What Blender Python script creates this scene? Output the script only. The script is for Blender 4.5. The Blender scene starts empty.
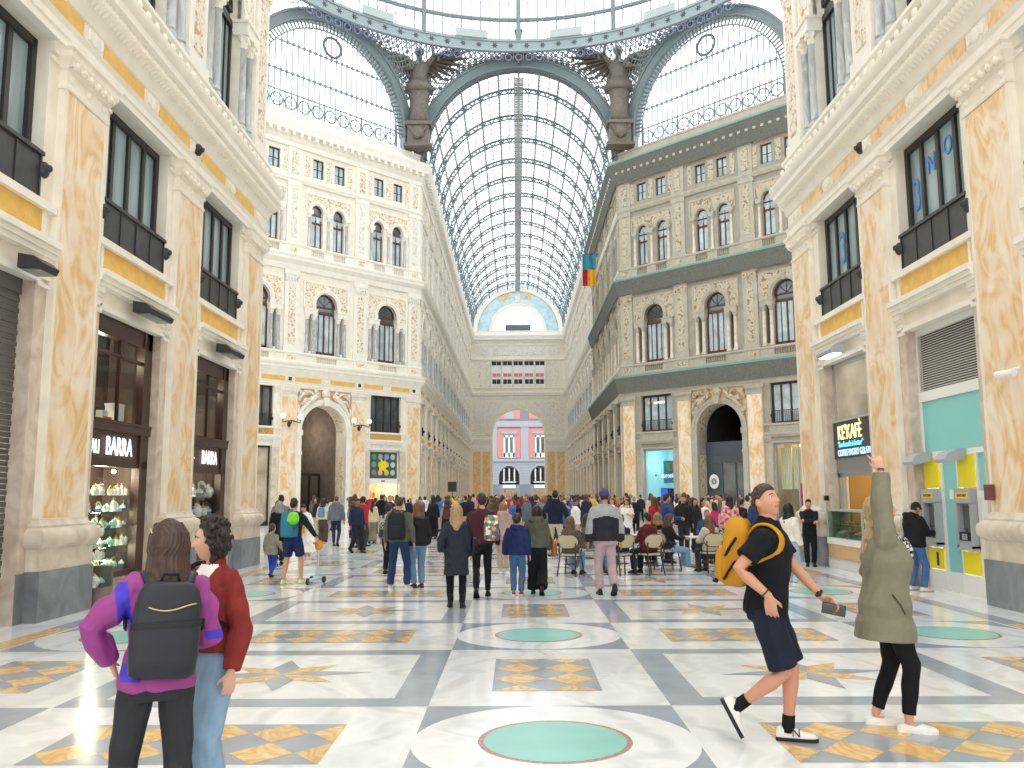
import bpy, bmesh, math, random
import numpy as np
from mathutils import Vector, Matrix, Euler, noise
SC = bpy.context.scene
COL = SC.collection
PI = math.pi
RND = random.Random(11)

# ------------------------------------------------------------------ mesh builder
class MB:
    def __init__(s):
        s.v = []; s.f = []; s.m = []; s.cur = 0
    def add(s, vs, fs, mi=None):
        o = len(s.v); s.v.extend([tuple(p) for p in vs])
        mi = s.cur if mi is None else mi
        for f in fs:
            s.f.append([i + o for i in f]); s.m.append(mi)
        return s
    def box(s, x0, x1, y0, y1, z0, z1, mi=None):
        vs = [(x, y, z) for z in (z0, z1) for y in (y0, y1) for x in (x0, x1)]
        return s.add(vs, [(0, 2, 3, 1), (4, 5, 7, 6), (0, 1, 5, 4), (2, 6, 7, 3), (0, 4, 6, 2), (1, 3, 7, 5)], mi)
    def prism(s, pts, a, b, mi=None, axis='y'):
        n = len(pts)
        if axis == 'y':
            vs = [(x, a, z) for x, z in pts] + [(x, b, z) for x, z in pts]
        elif axis == 'z':
            vs = [(x, y, a) for x, y in pts] + [(x, y, b) for x, y in pts]
        else:
            vs = [(a, y, z) for y, z in pts] + [(b, y, z) for y, z in pts]
        fs = [list(range(n)), list(range(2 * n - 1, n - 1, -1))] + [(i, (i + 1) % n, n + (i + 1) % n, n + i) for i in range(n)]
        return s.add(vs, fs, mi)
    def strip(s, A, B, a, b, mi=None):
        """band between two equally long point lists (x,z), extruded y a..b"""
        n = len(A)
        for i in range(n - 1):
            s.prism([A[i], A[i + 1], B[i + 1], B[i]], a, b, mi)
        return s
    def lathe(s, prof, c=(0, 0, 0), n=12, mi=None):
        vs = []; fs = []; k = len(prof)
        for i in range(n):
            a = 2 * PI * i / n
            for r, z in prof: vs.append((c[0] + r * math.cos(a), c[1] + r * math.sin(a), c[2] + z))
        for i in range(n):
            j = (i + 1) % n
            for q in range(k - 1): fs.append((i * k + q, j * k + q, j * k + q + 1, i * k + q + 1))
        fs.append([i * k for i in range(n)][::-1]); fs.append([i * k + k - 1 for i in range(n)])
        return s.add(vs, fs, mi)
    def loft(s, rings, mi=None, cap=True):
        n = len(rings[0]); vs = [p for r in rings for p in r]; fs = []
        for q in range(len(rings) - 1):
            for i in range(n):
                j = (i + 1) % n
                fs.append((q * n + i, q * n + j, (q + 1) * n + j, (q + 1) * n + i))
        if cap:
            fs.append(list(range(n))[::-1]); fs.append([(len(rings) - 1) * n + i for i in range(n)])
        return s.add(vs, fs, mi)
    def tube(s, pts, r, n=6, mi=None, cap=True, flat=1.0, up=None):
        pts = [Vector(p) for p in pts]; R = r if isinstance(r, (list, tuple)) else [r] * len(pts)
        rings = []; last = None
        for i, p in enumerate(pts):
            d = (pts[min(i + 1, len(pts) - 1)] - pts[max(i - 1, 0)])
            if d.length < 1e-9: d = Vector((0, 0, 1))
            d.normalize()
            u = Vector(up) if up else (last if last is not None else (Vector((0, 0, 1)) if abs(d.z) < .9 else Vector((0, 1, 0))))
            a = d.cross(u)
            if a.length < 1e-6: a = d.cross(Vector((1, 0, 0)))
            a.normalize(); b = a.cross(d); last = b
            rings.append([p + a * (R[i] * math.cos(2 * PI * k / n)) + b * (R[i] * flat * math.sin(2 * PI * k / n)) for k in range(n)])
        return s.loft(rings, mi, cap)
    def bar(s, p, q, w, h=None, mi=None):
        return s.tube([p, q], w * .7071, 4, mi, True, (h / w if h else 1))
    def ball(s, c, r, nu=10, nv=6, mi=None):
        if not isinstance(r, (tuple, list)): r = (r, r, r)
        vs = [(c[0], c[1], c[2] - r[2])]
        for j in range(1, nv):
            t = -PI / 2 + PI * j / nv
            for i in range(nu):
                a = 2 * PI * i / nu
                vs.append((c[0] + r[0] * math.cos(t) * math.cos(a), c[1] + r[1] * math.cos(t) * math.sin(a), c[2] + r[2] * math.sin(t)))
        vs.append((c[0], c[1], c[2] + r[2])); fs = []
        for i in range(nu): fs.append((0, 1 + (i + 1) % nu, 1 + i))
        for j in range(nv - 2):
            for i in range(nu):
                a = 1 + j * nu; k = (i + 1) % nu
                fs.append((a + i, a + k, a + nu + k, a + nu + i))
        a = 1 + (nv - 2) * nu
        for i in range(nu): fs.append((a + i, a + (i + 1) % nu, len(vs) - 1))
        return s.add(vs, fs, mi)
    def sweep(s, prof, path, mi=None, i0=0, i1=None):
        """closed profile (outward offset, z) along path (x,y), outward = right of travel; mitred"""
        P = [Vector(p) for p in path]; n = len(P); rings = []
        for i in range(n):
            a = (P[i] - P[i - 1]).normalized() if i > 0 else None
            b = (P[i + 1] - P[i]).normalized() if i < n - 1 else None
            a = a or b; b = b or a
            na = Vector((a.y, -a.x)); nb = Vector((b.y, -b.x)); m = (na + nb).normalized(); m /= max(.3, m.dot(na))
            rings.append([(P[i].x + m.x * o, P[i].y + m.y * o, z) for o, z in prof])
        i1 = n - 1 if i1 is None else i1
        return s.loft(rings[i0:i1 + 1], mi)
    def xf(s, M, start=0):
        for i in range(start, len(s.v)): s.v[i] = tuple(M @ Vector(s.v[i]))
        return s
    def join(s, o, M=None, mi=None):
        vs = o.v if M is None else [tuple(M @ Vector(p)) for p in o.v]
        k = len(s.v); s.v.extend(vs)
        for f, m in zip(o.f, o.m): s.f.append([i + k for i in f]); s.m.append(m if mi is None else mi)
        return s
    def mesh(s, name, mats, smooth=False, recalc=True):
        me = bpy.data.meshes.new(name)
        me.from_pydata(s.v, [], s.f)
        for m in (mats if isinstance(mats, (list, tuple)) else [mats]): me.materials.append(m)
        me.polygons.foreach_set('material_index', np.array(s.m, dtype=np.int32))
        if recalc:
            bm = bmesh.new(); bm.from_mesh(me); bmesh.ops.recalc_face_normals(bm, faces=bm.faces); bm.to_mesh(me); bm.free()
        if smooth is True: me.polygons.foreach_set('use_smooth', np.ones(len(me.polygons), dtype=bool))
        elif smooth: me.polygons.foreach_set('use_smooth', np.ones(len(me.polygons), dtype=bool)); me.set_sharp_from_angle(angle=math.radians(smooth))
        return me
    def obj(s, name, mats, parent=None, smooth=False, recalc=True):
        return link(name, s.mesh(name, mats, smooth, recalc), parent)

def cr(P, k=4, R=None):
    """smooth curve through points (and radii)"""
    P = [Vector(q) for q in P]; out = []; rr = []
    for i in range(len(P) - 1):
        a, b, c, d = P[max(0, i - 1)], P[i], P[i + 1], P[min(len(P) - 1, i + 2)]
        for j in range(k):
            t = j / k; out.append(.5 * (2 * b + (c - a) * t + (2 * a - 5 * b + 4 * c - d) * t * t + (3 * b - a - 3 * c + d) * t ** 3))
            if R: rr.append(R[i] + (R[i + 1] - R[i]) * t)
    out.append(P[-1])
    if R: rr.append(R[-1]); return out, rr
    return out
def link(name, data, parent=None):
    o = bpy.data.objects.new(name, data); COL.objects.link(o)
    if parent is not None: o.parent = parent
    return o
def tag(o, label=None, cat=None, group=None, kind=None):
    if label: o['label'] = label
    if cat: o['category'] = cat
    if group: o['group'] = group
    if kind: o['kind'] = kind
    return o
def thing(name, label, cat, loc=(0, 0, 0), rz=0, group=None, kind=None):
    o = bpy.data.objects.new(name, None); COL.objects.link(o); o.empty_display_size = .2
    o.location = loc; o.rotation_euler = (0, 0, rz)
    return tag(o, label, cat, group, kind)
def children(o): return CH.get(o.name, [])
CH = {}
def kids(o): return [c for c in o.children]
def dup(o, label=None, group=None, name=None, parent=None):
    c = o.copy(); COL.objects.link(c)
    if name: c.name = name
    if parent is not None: c.parent = parent
    if label: c['label'] = label
    if group: c['group'] = group
    for k in KID[o]: dup(k, parent=c)
    return c
class _Kid(dict):
    """children of an object, asked once per source (object.children walks the whole file)"""
    def __missing__(s, o):
        r = list(o.children); s[o] = r; return r
KID = _Kid()
def struct(o): o['kind'] = 'structure'; return o

# ------------------------------------------------------------------ materials
def lin(h):
    if isinstance(h, str):
        h = h.lstrip('#'); c = [int(h[i:i + 2], 16) / 255 for i in (0, 2, 4)]
    else: c = [x / 255 for x in h]
    return tuple((x / 12.92 if x <= .04045 else ((x + .055) / 1.055) ** 2.4) for x in c) + (1,)
MATS = {}
def nodes(name):
    m = bpy.data.materials.new(name); m.use_nodes = True
    nt = m.node_tree; b = nt.nodes['Principled BSDF']
    return m, nt, b
def N(nt, t, **kw):
    n = nt.nodes.new(t)
    for k, v in kw.items():
        if k.startswith('i_'): n.inputs[k[2:].replace('_', ' ')].default_value = v
        else: setattr(n, k, v)
    return n
def ramp(nt, stops, interp='LINEAR'):
    r = nt.nodes.new('ShaderNodeValToRGB'); r.color_ramp.interpolation = interp
    e = r.color_ramp.elements
    while len(e) < len(stops): e.new(.5)
    for k, (p, c) in enumerate(stops): e[k].position = p; e[k].color = lin(c) if isinstance(c, str) else c
    return r
def coord(nt, rand=True, scale=(1, 1, 1)):
    tc = N(nt, 'ShaderNodeTexCoord'); mp = N(nt, 'ShaderNodeMapping'); mp.inputs['Scale'].default_value = scale
    nt.links.new(tc.outputs['Object'], mp.inputs['Vector'])
    if rand:
        oi = N(nt, 'ShaderNodeObjectInfo'); mu = N(nt, 'ShaderNodeMath', operation='MULTIPLY'); mu.inputs[1].default_value = 37.3
        cb = N(nt, 'ShaderNodeCombineXYZ')
        nt.links.new(oi.outputs['Random'], mu.inputs[0])
        for a in 'XYZ': nt.links.new(mu.outputs[0], cb.inputs[a])
        nt.links.new(cb.outputs[0], mp.inputs['Location'])
    return mp.outputs['Vector']
def mat(name, col, rough=.5, metal=0, spec=.5, var=0, vs=6, bump=0, bs=40, emit=0, rand=True, stretch=(1, 1, 1)):
    """plain surface with optional soft colour mottling (var) and bump"""
    if name in MATS: return MATS[name]
    m, nt, b = nodes(name)
    b.inputs['Base Color'].default_value = lin(col); b.inputs['Roughness'].default_value = rough
    b.inputs['Metallic'].default_value = metal; b.inputs['Specular IOR Level'].default_value = spec
    if emit:
        b.inputs['Emission Color'].default_value = lin(col); b.inputs['Emission Strength'].default_value = emit
    if var or bump: v = coord(nt, rand, stretch)
    if var:
        n = N(nt, 'ShaderNodeTexNoise', i_Scale=vs, i_Detail=4); nt.links.new(v, n.inputs['Vector'])
        c = lin(col); r = ramp(nt, [(.3, tuple(max(0, x * (1 - var)) for x in c[:3]) + (1,)), (.7, tuple(min(1, x * (1 + var)) for x in c[:3]) + (1,))])
        nt.links.new(n.outputs['Fac'], r.inputs[0]); nt.links.new(r.outputs[0], b.inputs['Base Color'])
    if bump:
        n = N(nt, 'ShaderNodeTexNoise', i_Scale=bs, i_Detail=3); nt.links.new(v, n.inputs['Vector'])
        bp = N(nt, 'ShaderNodeBump', i_Strength=bump, i_Distance=.02); nt.links.new(n.outputs['Fac'], bp.inputs['Height']); nt.links.new(bp.outputs[0], b.inputs['Normal'])
    MATS[name] = m; return m
def marble(name, stops, scale=1.0, stretch=(1, 1, .55), dist=9, rough=.28, wscale=.9, island=False):
    m, nt, b = nodes(name); b.inputs['Roughness'].default_value = rough
    v = coord(nt, True, stretch)
    n0 = N(nt, 'ShaderNodeTexNoise', i_Scale=scale * 1.1, i_Detail=3, i_Distortion=.6); nt.links.new(v, n0.inputs['Vector'])
    mx = N(nt, 'ShaderNodeVectorMath', operation='MULTIPLY_ADD'); mx.inputs[1].default_value = (1.6, 1.6, 1.6)
    nt.links.new(n0.outputs['Color'], mx.inputs[0]); nt.links.new(v, mx.inputs[2])
    w = N(nt, 'ShaderNodeTexWave', i_Scale=wscale * scale, i_Distortion=dist, i_Detail=3); w.inputs['Detail Scale'].default_value = 1.4
    nt.links.new(mx.outputs[0], w.inputs['Vector'])
    n1 = N(nt, 'ShaderNodeTexNoise', i_Scale=scale * 3.2, i_Detail=5, i_Distortion=1.2); nt.links.new(v, n1.inputs['Vector'])
    ad = N(nt, 'ShaderNodeMix', data_type='FLOAT'); ad.inputs['Factor'].default_value = .5
    nt.links.new(w.outputs['Fac'], ad.inputs[2]); nt.links.new(n1.outputs['Fac'], ad.inputs[3])
    r = ramp(nt, stops); nt.links.new(ad.outputs[0], r.inputs[0])
    out = r.outputs[0]
    if island:
        g = N(nt, 'ShaderNodeNewGeometry'); hs = N(nt, 'ShaderNodeHueSaturation'); mr = N(nt, 'ShaderNodeMapRange')
        mr.inputs['To Min'].default_value = .9; mr.inputs['To Max'].default_value = 1.05
        nt.links.new(g.outputs['Random Per Island'], mr.inputs['Value']); nt.links.new(mr.outputs[0], hs.inputs['Value'])
        nt.links.new(out, hs.inputs['Color']); out = hs.outputs[0]
    nt.links.new(out, b.inputs['Base Color']); MATS[name] = m; return m
def onyx(name, stops, pale, scale=1.2, stretch=(1, 1, .6), bands=5.5, rough=.3):
    """agate-like contour bands in patches on a pale ground"""
    m, nt, b = nodes(name); b.inputs['Roughness'].default_value = rough; v = coord(nt, True, stretch)
    n = N(nt, 'ShaderNodeTexNoise', i_Scale=scale, i_Detail=3.5, i_Roughness=.42, i_Distortion=1.1); nt.links.new(v, n.inputs['Vector'])
    mu = N(nt, 'ShaderNodeMath', operation='MULTIPLY'); mu.inputs[1].default_value = bands; nt.links.new(n.outputs['Fac'], mu.inputs[0])
    pp = N(nt, 'ShaderNodeMath', operation='PINGPONG'); pp.inputs[1].default_value = 1; nt.links.new(mu.outputs[0], pp.inputs[0])
    r = ramp(nt, stops); nt.links.new(pp.outputs[0], r.inputs[0])
    n2 = N(nt, 'ShaderNodeTexNoise', i_Scale=scale * 1.7, i_Detail=4, i_Distortion=.8); nt.links.new(v, n2.inputs['Vector'])
    r2 = ramp(nt, [(.44, '000000'), (.6, 'd0d0d0')]); nt.links.new(n2.outputs['Fac'], r2.inputs[0])
    mx = N(nt, 'ShaderNodeMix', data_type='RGBA'); mx.inputs['B'].default_value = lin(pale); nt.links.new(r2.outputs[0], mx.inputs['Factor']); nt.links.new(r.outputs[0], mx.inputs['A'])
    nt.links.new(mx.outputs['Result'], b.inputs['Base Color']); MATS[name] = m; return m
def cloudy(name, stops, scale=2, rough=.4, stretch=(1, 1, .8), dist=1.5):
    m, nt, b = nodes(name); b.inputs['Roughness'].default_value = rough; v = coord(nt, True, stretch)
    n = N(nt, 'ShaderNodeTexNoise', i_Scale=scale, i_Detail=6, i_Distortion=dist); nt.links.new(v, n.inputs['Vector'])
    r = ramp(nt, stops); nt.links.new(n.outputs['Fac'], r.inputs[0]); nt.links.new(r.outputs[0], b.inputs['Base Color']); MATS[name] = m; return m
def relief(name, lo, hi, scale=9, strength=1.0):
    """carved ornament: bright raised scrolls on a coloured ground"""
    m, nt, b = nodes(name); b.inputs['Roughness'].default_value = .7
    v = coord(nt, True)
    n0 = N(nt, 'ShaderNodeTexNoise', i_Scale=scale * .5, i_Detail=1); nt.links.new(v, n0.inputs['Vector'])
    mx = N(nt, 'ShaderNodeVectorMath', operation='MULTIPLY_ADD'); mx.inputs[1].default_value = (.35, .35, .35)
    nt.links.new(n0.outputs['Color'], mx.inputs[0]); nt.links.new(v, mx.inputs[2])
    w = N(nt, 'ShaderNodeTexVoronoi', i_Scale=scale, feature='SMOOTH_F1'); nt.links.new(mx.outputs[0], w.inputs['Vector'])
    r = ramp(nt, [(.15, hi), (.48, hi), (.62, lo)]); nt.links.new(w.outputs['Distance'], r.inputs[0]); nt.links.new(r.outputs[0], b.inputs['Base Color'])
    inv = N(nt, 'ShaderNodeMath', operation='SUBTRACT'); inv.inputs[0].default_value = 1; nt.links.new(w.outputs['Distance'], inv.inputs[1])
    bp = N(nt, 'ShaderNodeBump', i_Strength=strength, i_Distance=.06); nt.links.new(inv.outputs[0], bp.inputs['Height']); nt.links.new(bp.outputs[0], b.inputs['Normal'])
    MATS[name] = m; return m
def glass(name, tint='f4fafa', refl=.12, rough=.02):
    m = bpy.data.materials.new(name); m.use_nodes = True; nt = m.node_tree; nt.nodes.remove(nt.nodes['Principled BSDF'])
    o = nt.nodes['Material Output']; t = N(nt, 'ShaderNodeBsdfTransparent'); t.inputs[0].default_value = lin(tint)
    g = N(nt, 'ShaderNodeBsdfGlossy'); g.inputs['Roughness'].default_value = rough
    lw = N(nt, 'ShaderNodeLayerWeight'); pw = N(nt, 'ShaderNodeMath', operation='POWER'); pw.inputs[1].default_value = 4.5; ad = N(nt, 'ShaderNodeMath', operation='MULTIPLY_ADD'); ad.inputs[1].default_value = refl * 4; ad.inputs[2].default_value = refl * .3
    nt.links.new(lw.outputs['Facing'], pw.inputs[0]); nt.links.new(pw.outputs[0], ad.inputs[0]); mx = N(nt, 'ShaderNodeMixShader')
    nt.links.new(ad.outputs[0], mx.inputs[0]); nt.links.new(t.outputs[0], mx.inputs[1]); nt.links.new(g.outputs[0], mx.inputs[2]); nt.links.new(mx.outputs[0], o.inputs[0])
    MATS[name] = m; return m

cream = mat('cream_plaster', 'eae2d3', .6, var=.07, vs=2.5)
cream2 = mat('pale_stucco', 'ece7dc', .6, var=.05, vs=3)
white_st = mat('white_stucco', 'ece9e2', .6, var=.06, vs=5)
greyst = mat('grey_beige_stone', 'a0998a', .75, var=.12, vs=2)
greyst2 = mat('light_grey_beige_stone', 'b3ac9d', .75, var=.1, vs=3)
siena = onyx('yellow_siena_marble', [(0, 'f2e0c6'), (.3, 'ebcda3'), (.62, 'dfb47a'), (1, 'edd1a8')], 'f3e8da')
siena2 = onyx('golden_siena_marble', [(0, 'ecc68c'), (.4, 'e3b265'), (.7, 'd9a04e'), (1, 'ecc892')], 'eed3a4', 1.6)
yellowp = mat('yellow_stucco_panel', 'e6b85c', .6, var=.1, vs=5)
greymar = cloudy('grey_bardiglio_marble', [(.25, '63696d'), (.5, '7f878b'), (.7, '959b9e')], 1.4, .35)
stonebase = cloudy('cream_stone_marble', [(.25, 'c3b3a1'), (.5, 'd5c9b7'), (.7, 'e2d8c9')], 2.2, .45)
jambst = cloudy('brownish_jamb_marble', [(.25, 'b7a293'), (.5, 'cdbcab'), (.7, 'dccfc0')], 2.5, .4)
greycol = cloudy('grey_column_marble', [(.25, '8f979b'), (.5, 'b0b5b7'), (.72, 'cfd1d1')], 3, .3, (1, 1, .35), 2.5)
rel_br = relief('brown_relief_ornament', 'bd9b7c', 'e8dfcd', 10, .6)
rel_gr = relief('grey_relief_ornament', '8d8069', 'c3b79f', 7)
rel_wh = relief('white_relief_ornament', 'cabfae', 'e9e5dc', 9, .7)
dark_fr = mat('dark_window_metal', '2d2829', .5)
red_fr = mat('red_brown_window_wood', '55322e', .5)
blackmet = mat('black_wrought_metal', '3a393a', .45, .2, var=.15, vs=8)
pane_b = mat('blue_grey_window_pane', '8fa6ab', .06, 0, .8, var=.25, vs=1.3, stretch=(1.6, 1, .3))
pane_d = mat('dark_window_pane', '4c5457', .05, 0, .9, var=.4, vs=1.6)
pane_p = mat('pale_window_pane', 'aebfc4', .06, 0, .8, var=.3, vs=1.4)
voidm = mat('slit_shade_backing', '2a2522', .9)  # near-black sheet colour stands in for the shade behind the window side slits
iron = mat('grey_painted_iron', '788486', .5, var=.08)
iron_d = mat('dark_grey_iron', '5d676b', .5, var=.1)
iron_l = mat('blue_grey_iron_bar', '7d86a8', .5)
bronze = mat('brown_bronze', '6d655b', .55, .2, var=.2, vs=6)
glassroof = glass('clear_roof_glass', 'fbfefe', .02, .05)
glasspane = glass('clear_shop_glass', 'f2f8f8', .1)
glassgreen = glass('greenish_shelf_glass', 'e9f4f1', .08)
netm = mat('grey_green_netting', '6c6d66', .9, var=.2, vs=9)
nette = mat('teal_net_edge', '6ba394', .7)
wood_d = mat('dark_mahogany', '3a2019', .35, var=.25, vs=4, stretch=(1, 1, 6))
wood_r = mat('red_brown_wood', '7c4a34', .45, var=.2, vs=5)
white_pl = mat('white_plastic', 'ececea', .4)
grey_pl = mat('grey_plastic', 'a9adb2', .4)
black_pl = mat('black_plastic', '1c1c1e', .4)
yellow_pl = mat('bright_yellow_plastic', 'f7e40c', .4)
teal_pl = mat('turquoise_panel', '86d0cf', .3)
chrome = mat('brushed_steel', 'b5b8ba', .3, .9)
TMP = bpy.data.scenes.new('scratch')
catw = mat('pale_grey_catwalk', 'a3a7a6', .6)
# ------------------------------------------------------------------ floor
fw = marble('white_floor_marble', [(.15, 'e9eced'), (.45, 'f2f4f5'), (.64, 'e8ebec'), (.85, 'd6dadb')], .8, (1, 1, 1), 5, .12, .7, True)
fg = mat('grey_floor_marble', '9fa8b2', .14, var=.1, vs=3)
fy = marble('yellow_floor_marble', [(.2, 'edcd92'), (.45, 'e2b469'), (.6, 'dca757'), (.8, 'efd29c')], 1.6, (1, 1, 1), 3, .16, .6, True)
ft = mat('turquoise_floor_inlay', '8fcdc2', .25, var=.05, vs=3)
fr_ = mat('red_floor_ring', 'b98a7a', .25, var=.3, vs=40)
def build_floor():
    b = MB(); E0 = 0.0012
    def poly(pts, lv, mi):
        b.add([(x, y, lv * E0) for x, y in pts], [list(range(len(pts)))], mi)
    def rect(x0, x1, y0, y1, lv, mi): poly([(x0, y0), (x1, y0), (x1, y1), (x0, y1)], lv, mi)
    def disc(cx, cy, r, lv, mi, n=40): poly([(cx + r * math.cos(2 * PI * i / n), cy + r * math.sin(2 * PI * i / n)) for i in range(n)], lv, mi)
    def loz(cx, cy, w, h, x0, x1, y0, y1, lv, mi):
        pts = [(cx - w / 2, cy), (cx, cy - h / 2), (cx + w / 2, cy), (cx, cy + h / 2)]
        for ax, lim, sg in ((0, x0, 1), (0, x1, -1), (1, y0, 1), (1, y1, -1)):
            out = []
            for i, p in enumerate(pts):
                q = pts[i - 1]; ip = (p[ax] - lim) * sg >= -1e-9; iq = (q[ax] - lim) * sg >= -1e-9
                if ip != iq:
                    t = (lim - q[ax]) / (p[ax] - q[ax]); out.append((q[0] + t * (p[0] - q[0]), q[1] + t * (p[1] - q[1])))
                if ip: out.append(p)
            pts = out
            if len(pts) < 3: return
        poly(pts, lv, mi)
    xs = [-19 + i * 1.0556 for i in range(37)]
    y = -3.0
    while y < 128:
        for i in range(36):
            o = .3 * math.sin(i * 12.9)
            rect(xs[i], xs[i + 1], y, y + 1.17, 0, 0)
        y += 1.17
    rect(-60, 60, 128, 190, -.5, 1)
    k = -1
    while True:
        m0 = 5.37 + 4.68 * k; m1 = m0 + 2.05; s1 = m0 + 4.68
        if m0 > 122: break
        for cx, half in ((0, 1.0), (-5.12, 1.0), (5.12, 1.0)):
            rect(cx - half, cx + half, m0, m1, 1, 1)
            disc(cx, (m0 + m1) / 2, 1.015, 2, 0); disc(cx, (m0 + m1) / 2, .545, 3, 4); disc(cx, (m0 + m1) / 2, .505, 4, 3)
            x0, x1, y0, y1 = cx - .49, cx + .49, m1 + .55, m1 + 2.07
            rect(x0, x1, y0, y1, 1, 1)
            for r in range(4):
                for c in (-.245, .245): loz(cx + c, y0 + r * (y1 - y0) / 3, .47, (y1 - y0) / 3 - .01, x0, x1, y0, y1, 2, 2)
        for s in (-1, 1):
            X = lambda a, c: (min(s * a, s * c), max(s * a, s * c))
            x0, x1 = X(1.56, 3.54); y0, y1 = m0 + .5, m0 + 1.5
            rect(x0, x1, y0, y1, 1, 1)
            for r in range(2):
                for c in range(5): loz(s * (1.56 + .44 * c), y0 + .25 + .5 * r, .43, .49, x0, x1, y0, y1, 2, 2)
            # grey frame of the star panel
            rect(*X(1.0, 4.1), m1, m1 + .29, 1, 1); rect(*X(1.0, 4.1), s1 - .29, s1, 1, 1)
            rect(*X(1.0, 1.32), m1 + .29, s1 - .29, 1, 1); rect(*X(3.79, 4.1), m1 + .29, s1 - .29, 1, 1)
            cx, cy = s * 2.55, (m1 + s1) / 2
            for q in range(8):
                a = q * PI / 4 + .12; R = .86 if q % 2 == 0 else .72
                pt = lambda r, t: (cx + r * math.cos(t), cy + .86 * r * math.sin(t))
                poly([pt(0, 0), pt(.36, a - PI / 8), pt(R, a), pt(.36, a + PI / 8)], 2, 1 if q % 2 == 0 else 2)
            if m0 < 22 or 61 < m0:
                rect(*X(6.17, 6.47), m0 - .3, m1 - .3, 1, 2); rect(*X(6.17, 6.47), m1 - .3, s1 - .3, 1, 1)
        k += 1
    o = b.obj('floor', [fw, fg, fy, ft, fr_], recalc=False); o.location.x = -.06
    return struct(o)
build_floor()

# ------------------------------------------------------------------ facades
class Fac:
    """a wall plane: local x runs to the viewer's right, local y into the wall, y = 0 at the pilaster faces"""
    def __init__(s, ox, oy, rot): s.o = (ox, oy); s.r = rot
    def put(s, ob, u, d=0, z=0, rz=0):
        c, q = math.cos(s.r), math.sin(s.r)
        ob.location = (s.o[0] + u * c - d * q, s.o[1] + u * q + d * c, z); ob.rotation_euler = (0, 0, s.r + rz); return ob
    def M(s): return Matrix.Translation((s.o[0], s.o[1], 0)) @ Matrix.Rotation(s.r, 4, 'Z')
W = 7.08; YN = 22.75; YF = 60.5; YE = 128.0; DL = 15.4; DK = DL / math.sqrt(2)
F_nl = Fac(-W, 4.0, PI / 2); F_nr = Fac(W, YN, -PI / 2)
F_dl = Fac(-W - DK, YF - DK, PI / 4); F_dr = Fac(W, YF, -PI / 4)
F_al = Fac(-W, YF, PI / 2); F_ar = Fac(W, YE, -PI / 2); F_e = Fac(-W, YE, 0)
WP = .11      # backing plane behind the pilaster faces
def arc(cx, cz, r, a0, a1, n): return [(cx + r * math.cos(a0 + (a1 - a0) * i / n), cz + r * math.sin(a0 + (a1 - a0) * i / n)) for i in range(n + 1)]
def storey(b, u0, u1, z0, z1, ops, mi=0, ya=WP, yb=.55):
    """wall strip with openings (a, b, bottom, top, arch radius or 0)"""
    u = u0
    for (a, c, zb, zt, ar) in sorted(ops):
        if a > u: b.box(u, a, ya, yb, z0, z1, mi)
        if zb > z0: b.box(a, c, ya, yb, z0, zb, mi)
        if ar:
            r = (c - a) / 2; m = (a + c) / 2; zs = zt - r
            A = arc(m, zs, r, PI, 0, 14); B = [(x, z1) for x, _ in A]
            b.strip(A, B, ya, yb, mi)
        elif zt < z1: b.box(a, c, ya, yb, zt, z1, mi)
        u = c
    if u < u1: b.box(u, u1, ya, yb, z0, z1, mi)

def ring_band(b, cx, cz, r0, r1, ya, yb, mi=None, n=14, a0=PI, a1=0.0):
    b.strip(arc(cx, cz, r0, a0, a1, n), arc(cx, cz, r1, a0, a1, n), ya, yb, mi)

# profiles (outward offset, z)
P_ENT = [(-.12, 8.45), (.03, 8.45), (.03, 8.57), (.06, 8.59), (.06, 8.70), (.11, 8.78), (.02, 8.80), (.02, 9.13), (.05, 9.15), (.08, 9.22), (.12, 9.32), (.20, 9.42), (.27, 9.56), (.34, 9.60), (.36, 9.62), (.36, 9.76), (.41, 9.80), (.45, 9.90), (.45, 9.96), (-.12, 9.97)]
P_B1a = [(-.3, 9.97), (.12, 9.97), (.12, 10.10), (.05, 10.14), (-.3, 10.14)]
P_B1b = [(-.25, 10.52), (.06, 10.52), (.09, 10.56), (.12, 10.58), (.12, 10.66), (.08, 10.70), (-.25, 10.70)]
P_E2 = [(-.25, 15.9), (0, 15.9), (.03, 15.96), (.03, 16.28), (.08, 16.32), (.16, 16.42), (.26, 16.5), (.28, 16.52), (.28, 16.66), (.33, 16.72), (.35, 16.82), (.35, 16.86), (-.25, 16.86)]
P_B2a = [(-.3, 16.86), (.08, 16.86), (.08, 16.96), (.03, 17.0), (-.3, 17.0)]
P_B2b = [(-.25, 17.46), (.04, 17.46), (.09, 17.52), (.09, 17.62), (-.25, 17.62)]
P_L3 = [(-.25, 21.66), (.02, 21.66), (.05, 21.75), (.12, 21.85), (.12, 21.96), (-.25, 21.98)]
P_E3 = [(-.25, 23.95), (.02, 23.95), (.04, 24.05), (.04, 24.28), (.10, 24.34), (.14, 24.46), (.16, 24.50), (.16, 24.76), (.50, 24.80), (.52, 25.08), (.58, 25.2), (.62, 25.42), (.62, 25.5), (-.25, 25.52)]
P_PAR = [(-.4, 25.52), (.15, 25.52), (.15, 26.05), (.2, 26.08), (.2, 26.2), (-.4, 26.2)]
PATH = [(-W, 4.0), (-W, YN), (-W - 3, YN + 3)]
PATHR = [(W + 3, YN + 3), (W, YN), (W, 4.0)]
PATHF = [(-W - DK - 5, YF - DK), (-W - DK, YF - DK), (-W, YF), (-W, YE), (W, YE), (W, YF), (W + DK, YF - DK), (W + DK + 5, YF - DK)]

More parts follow.
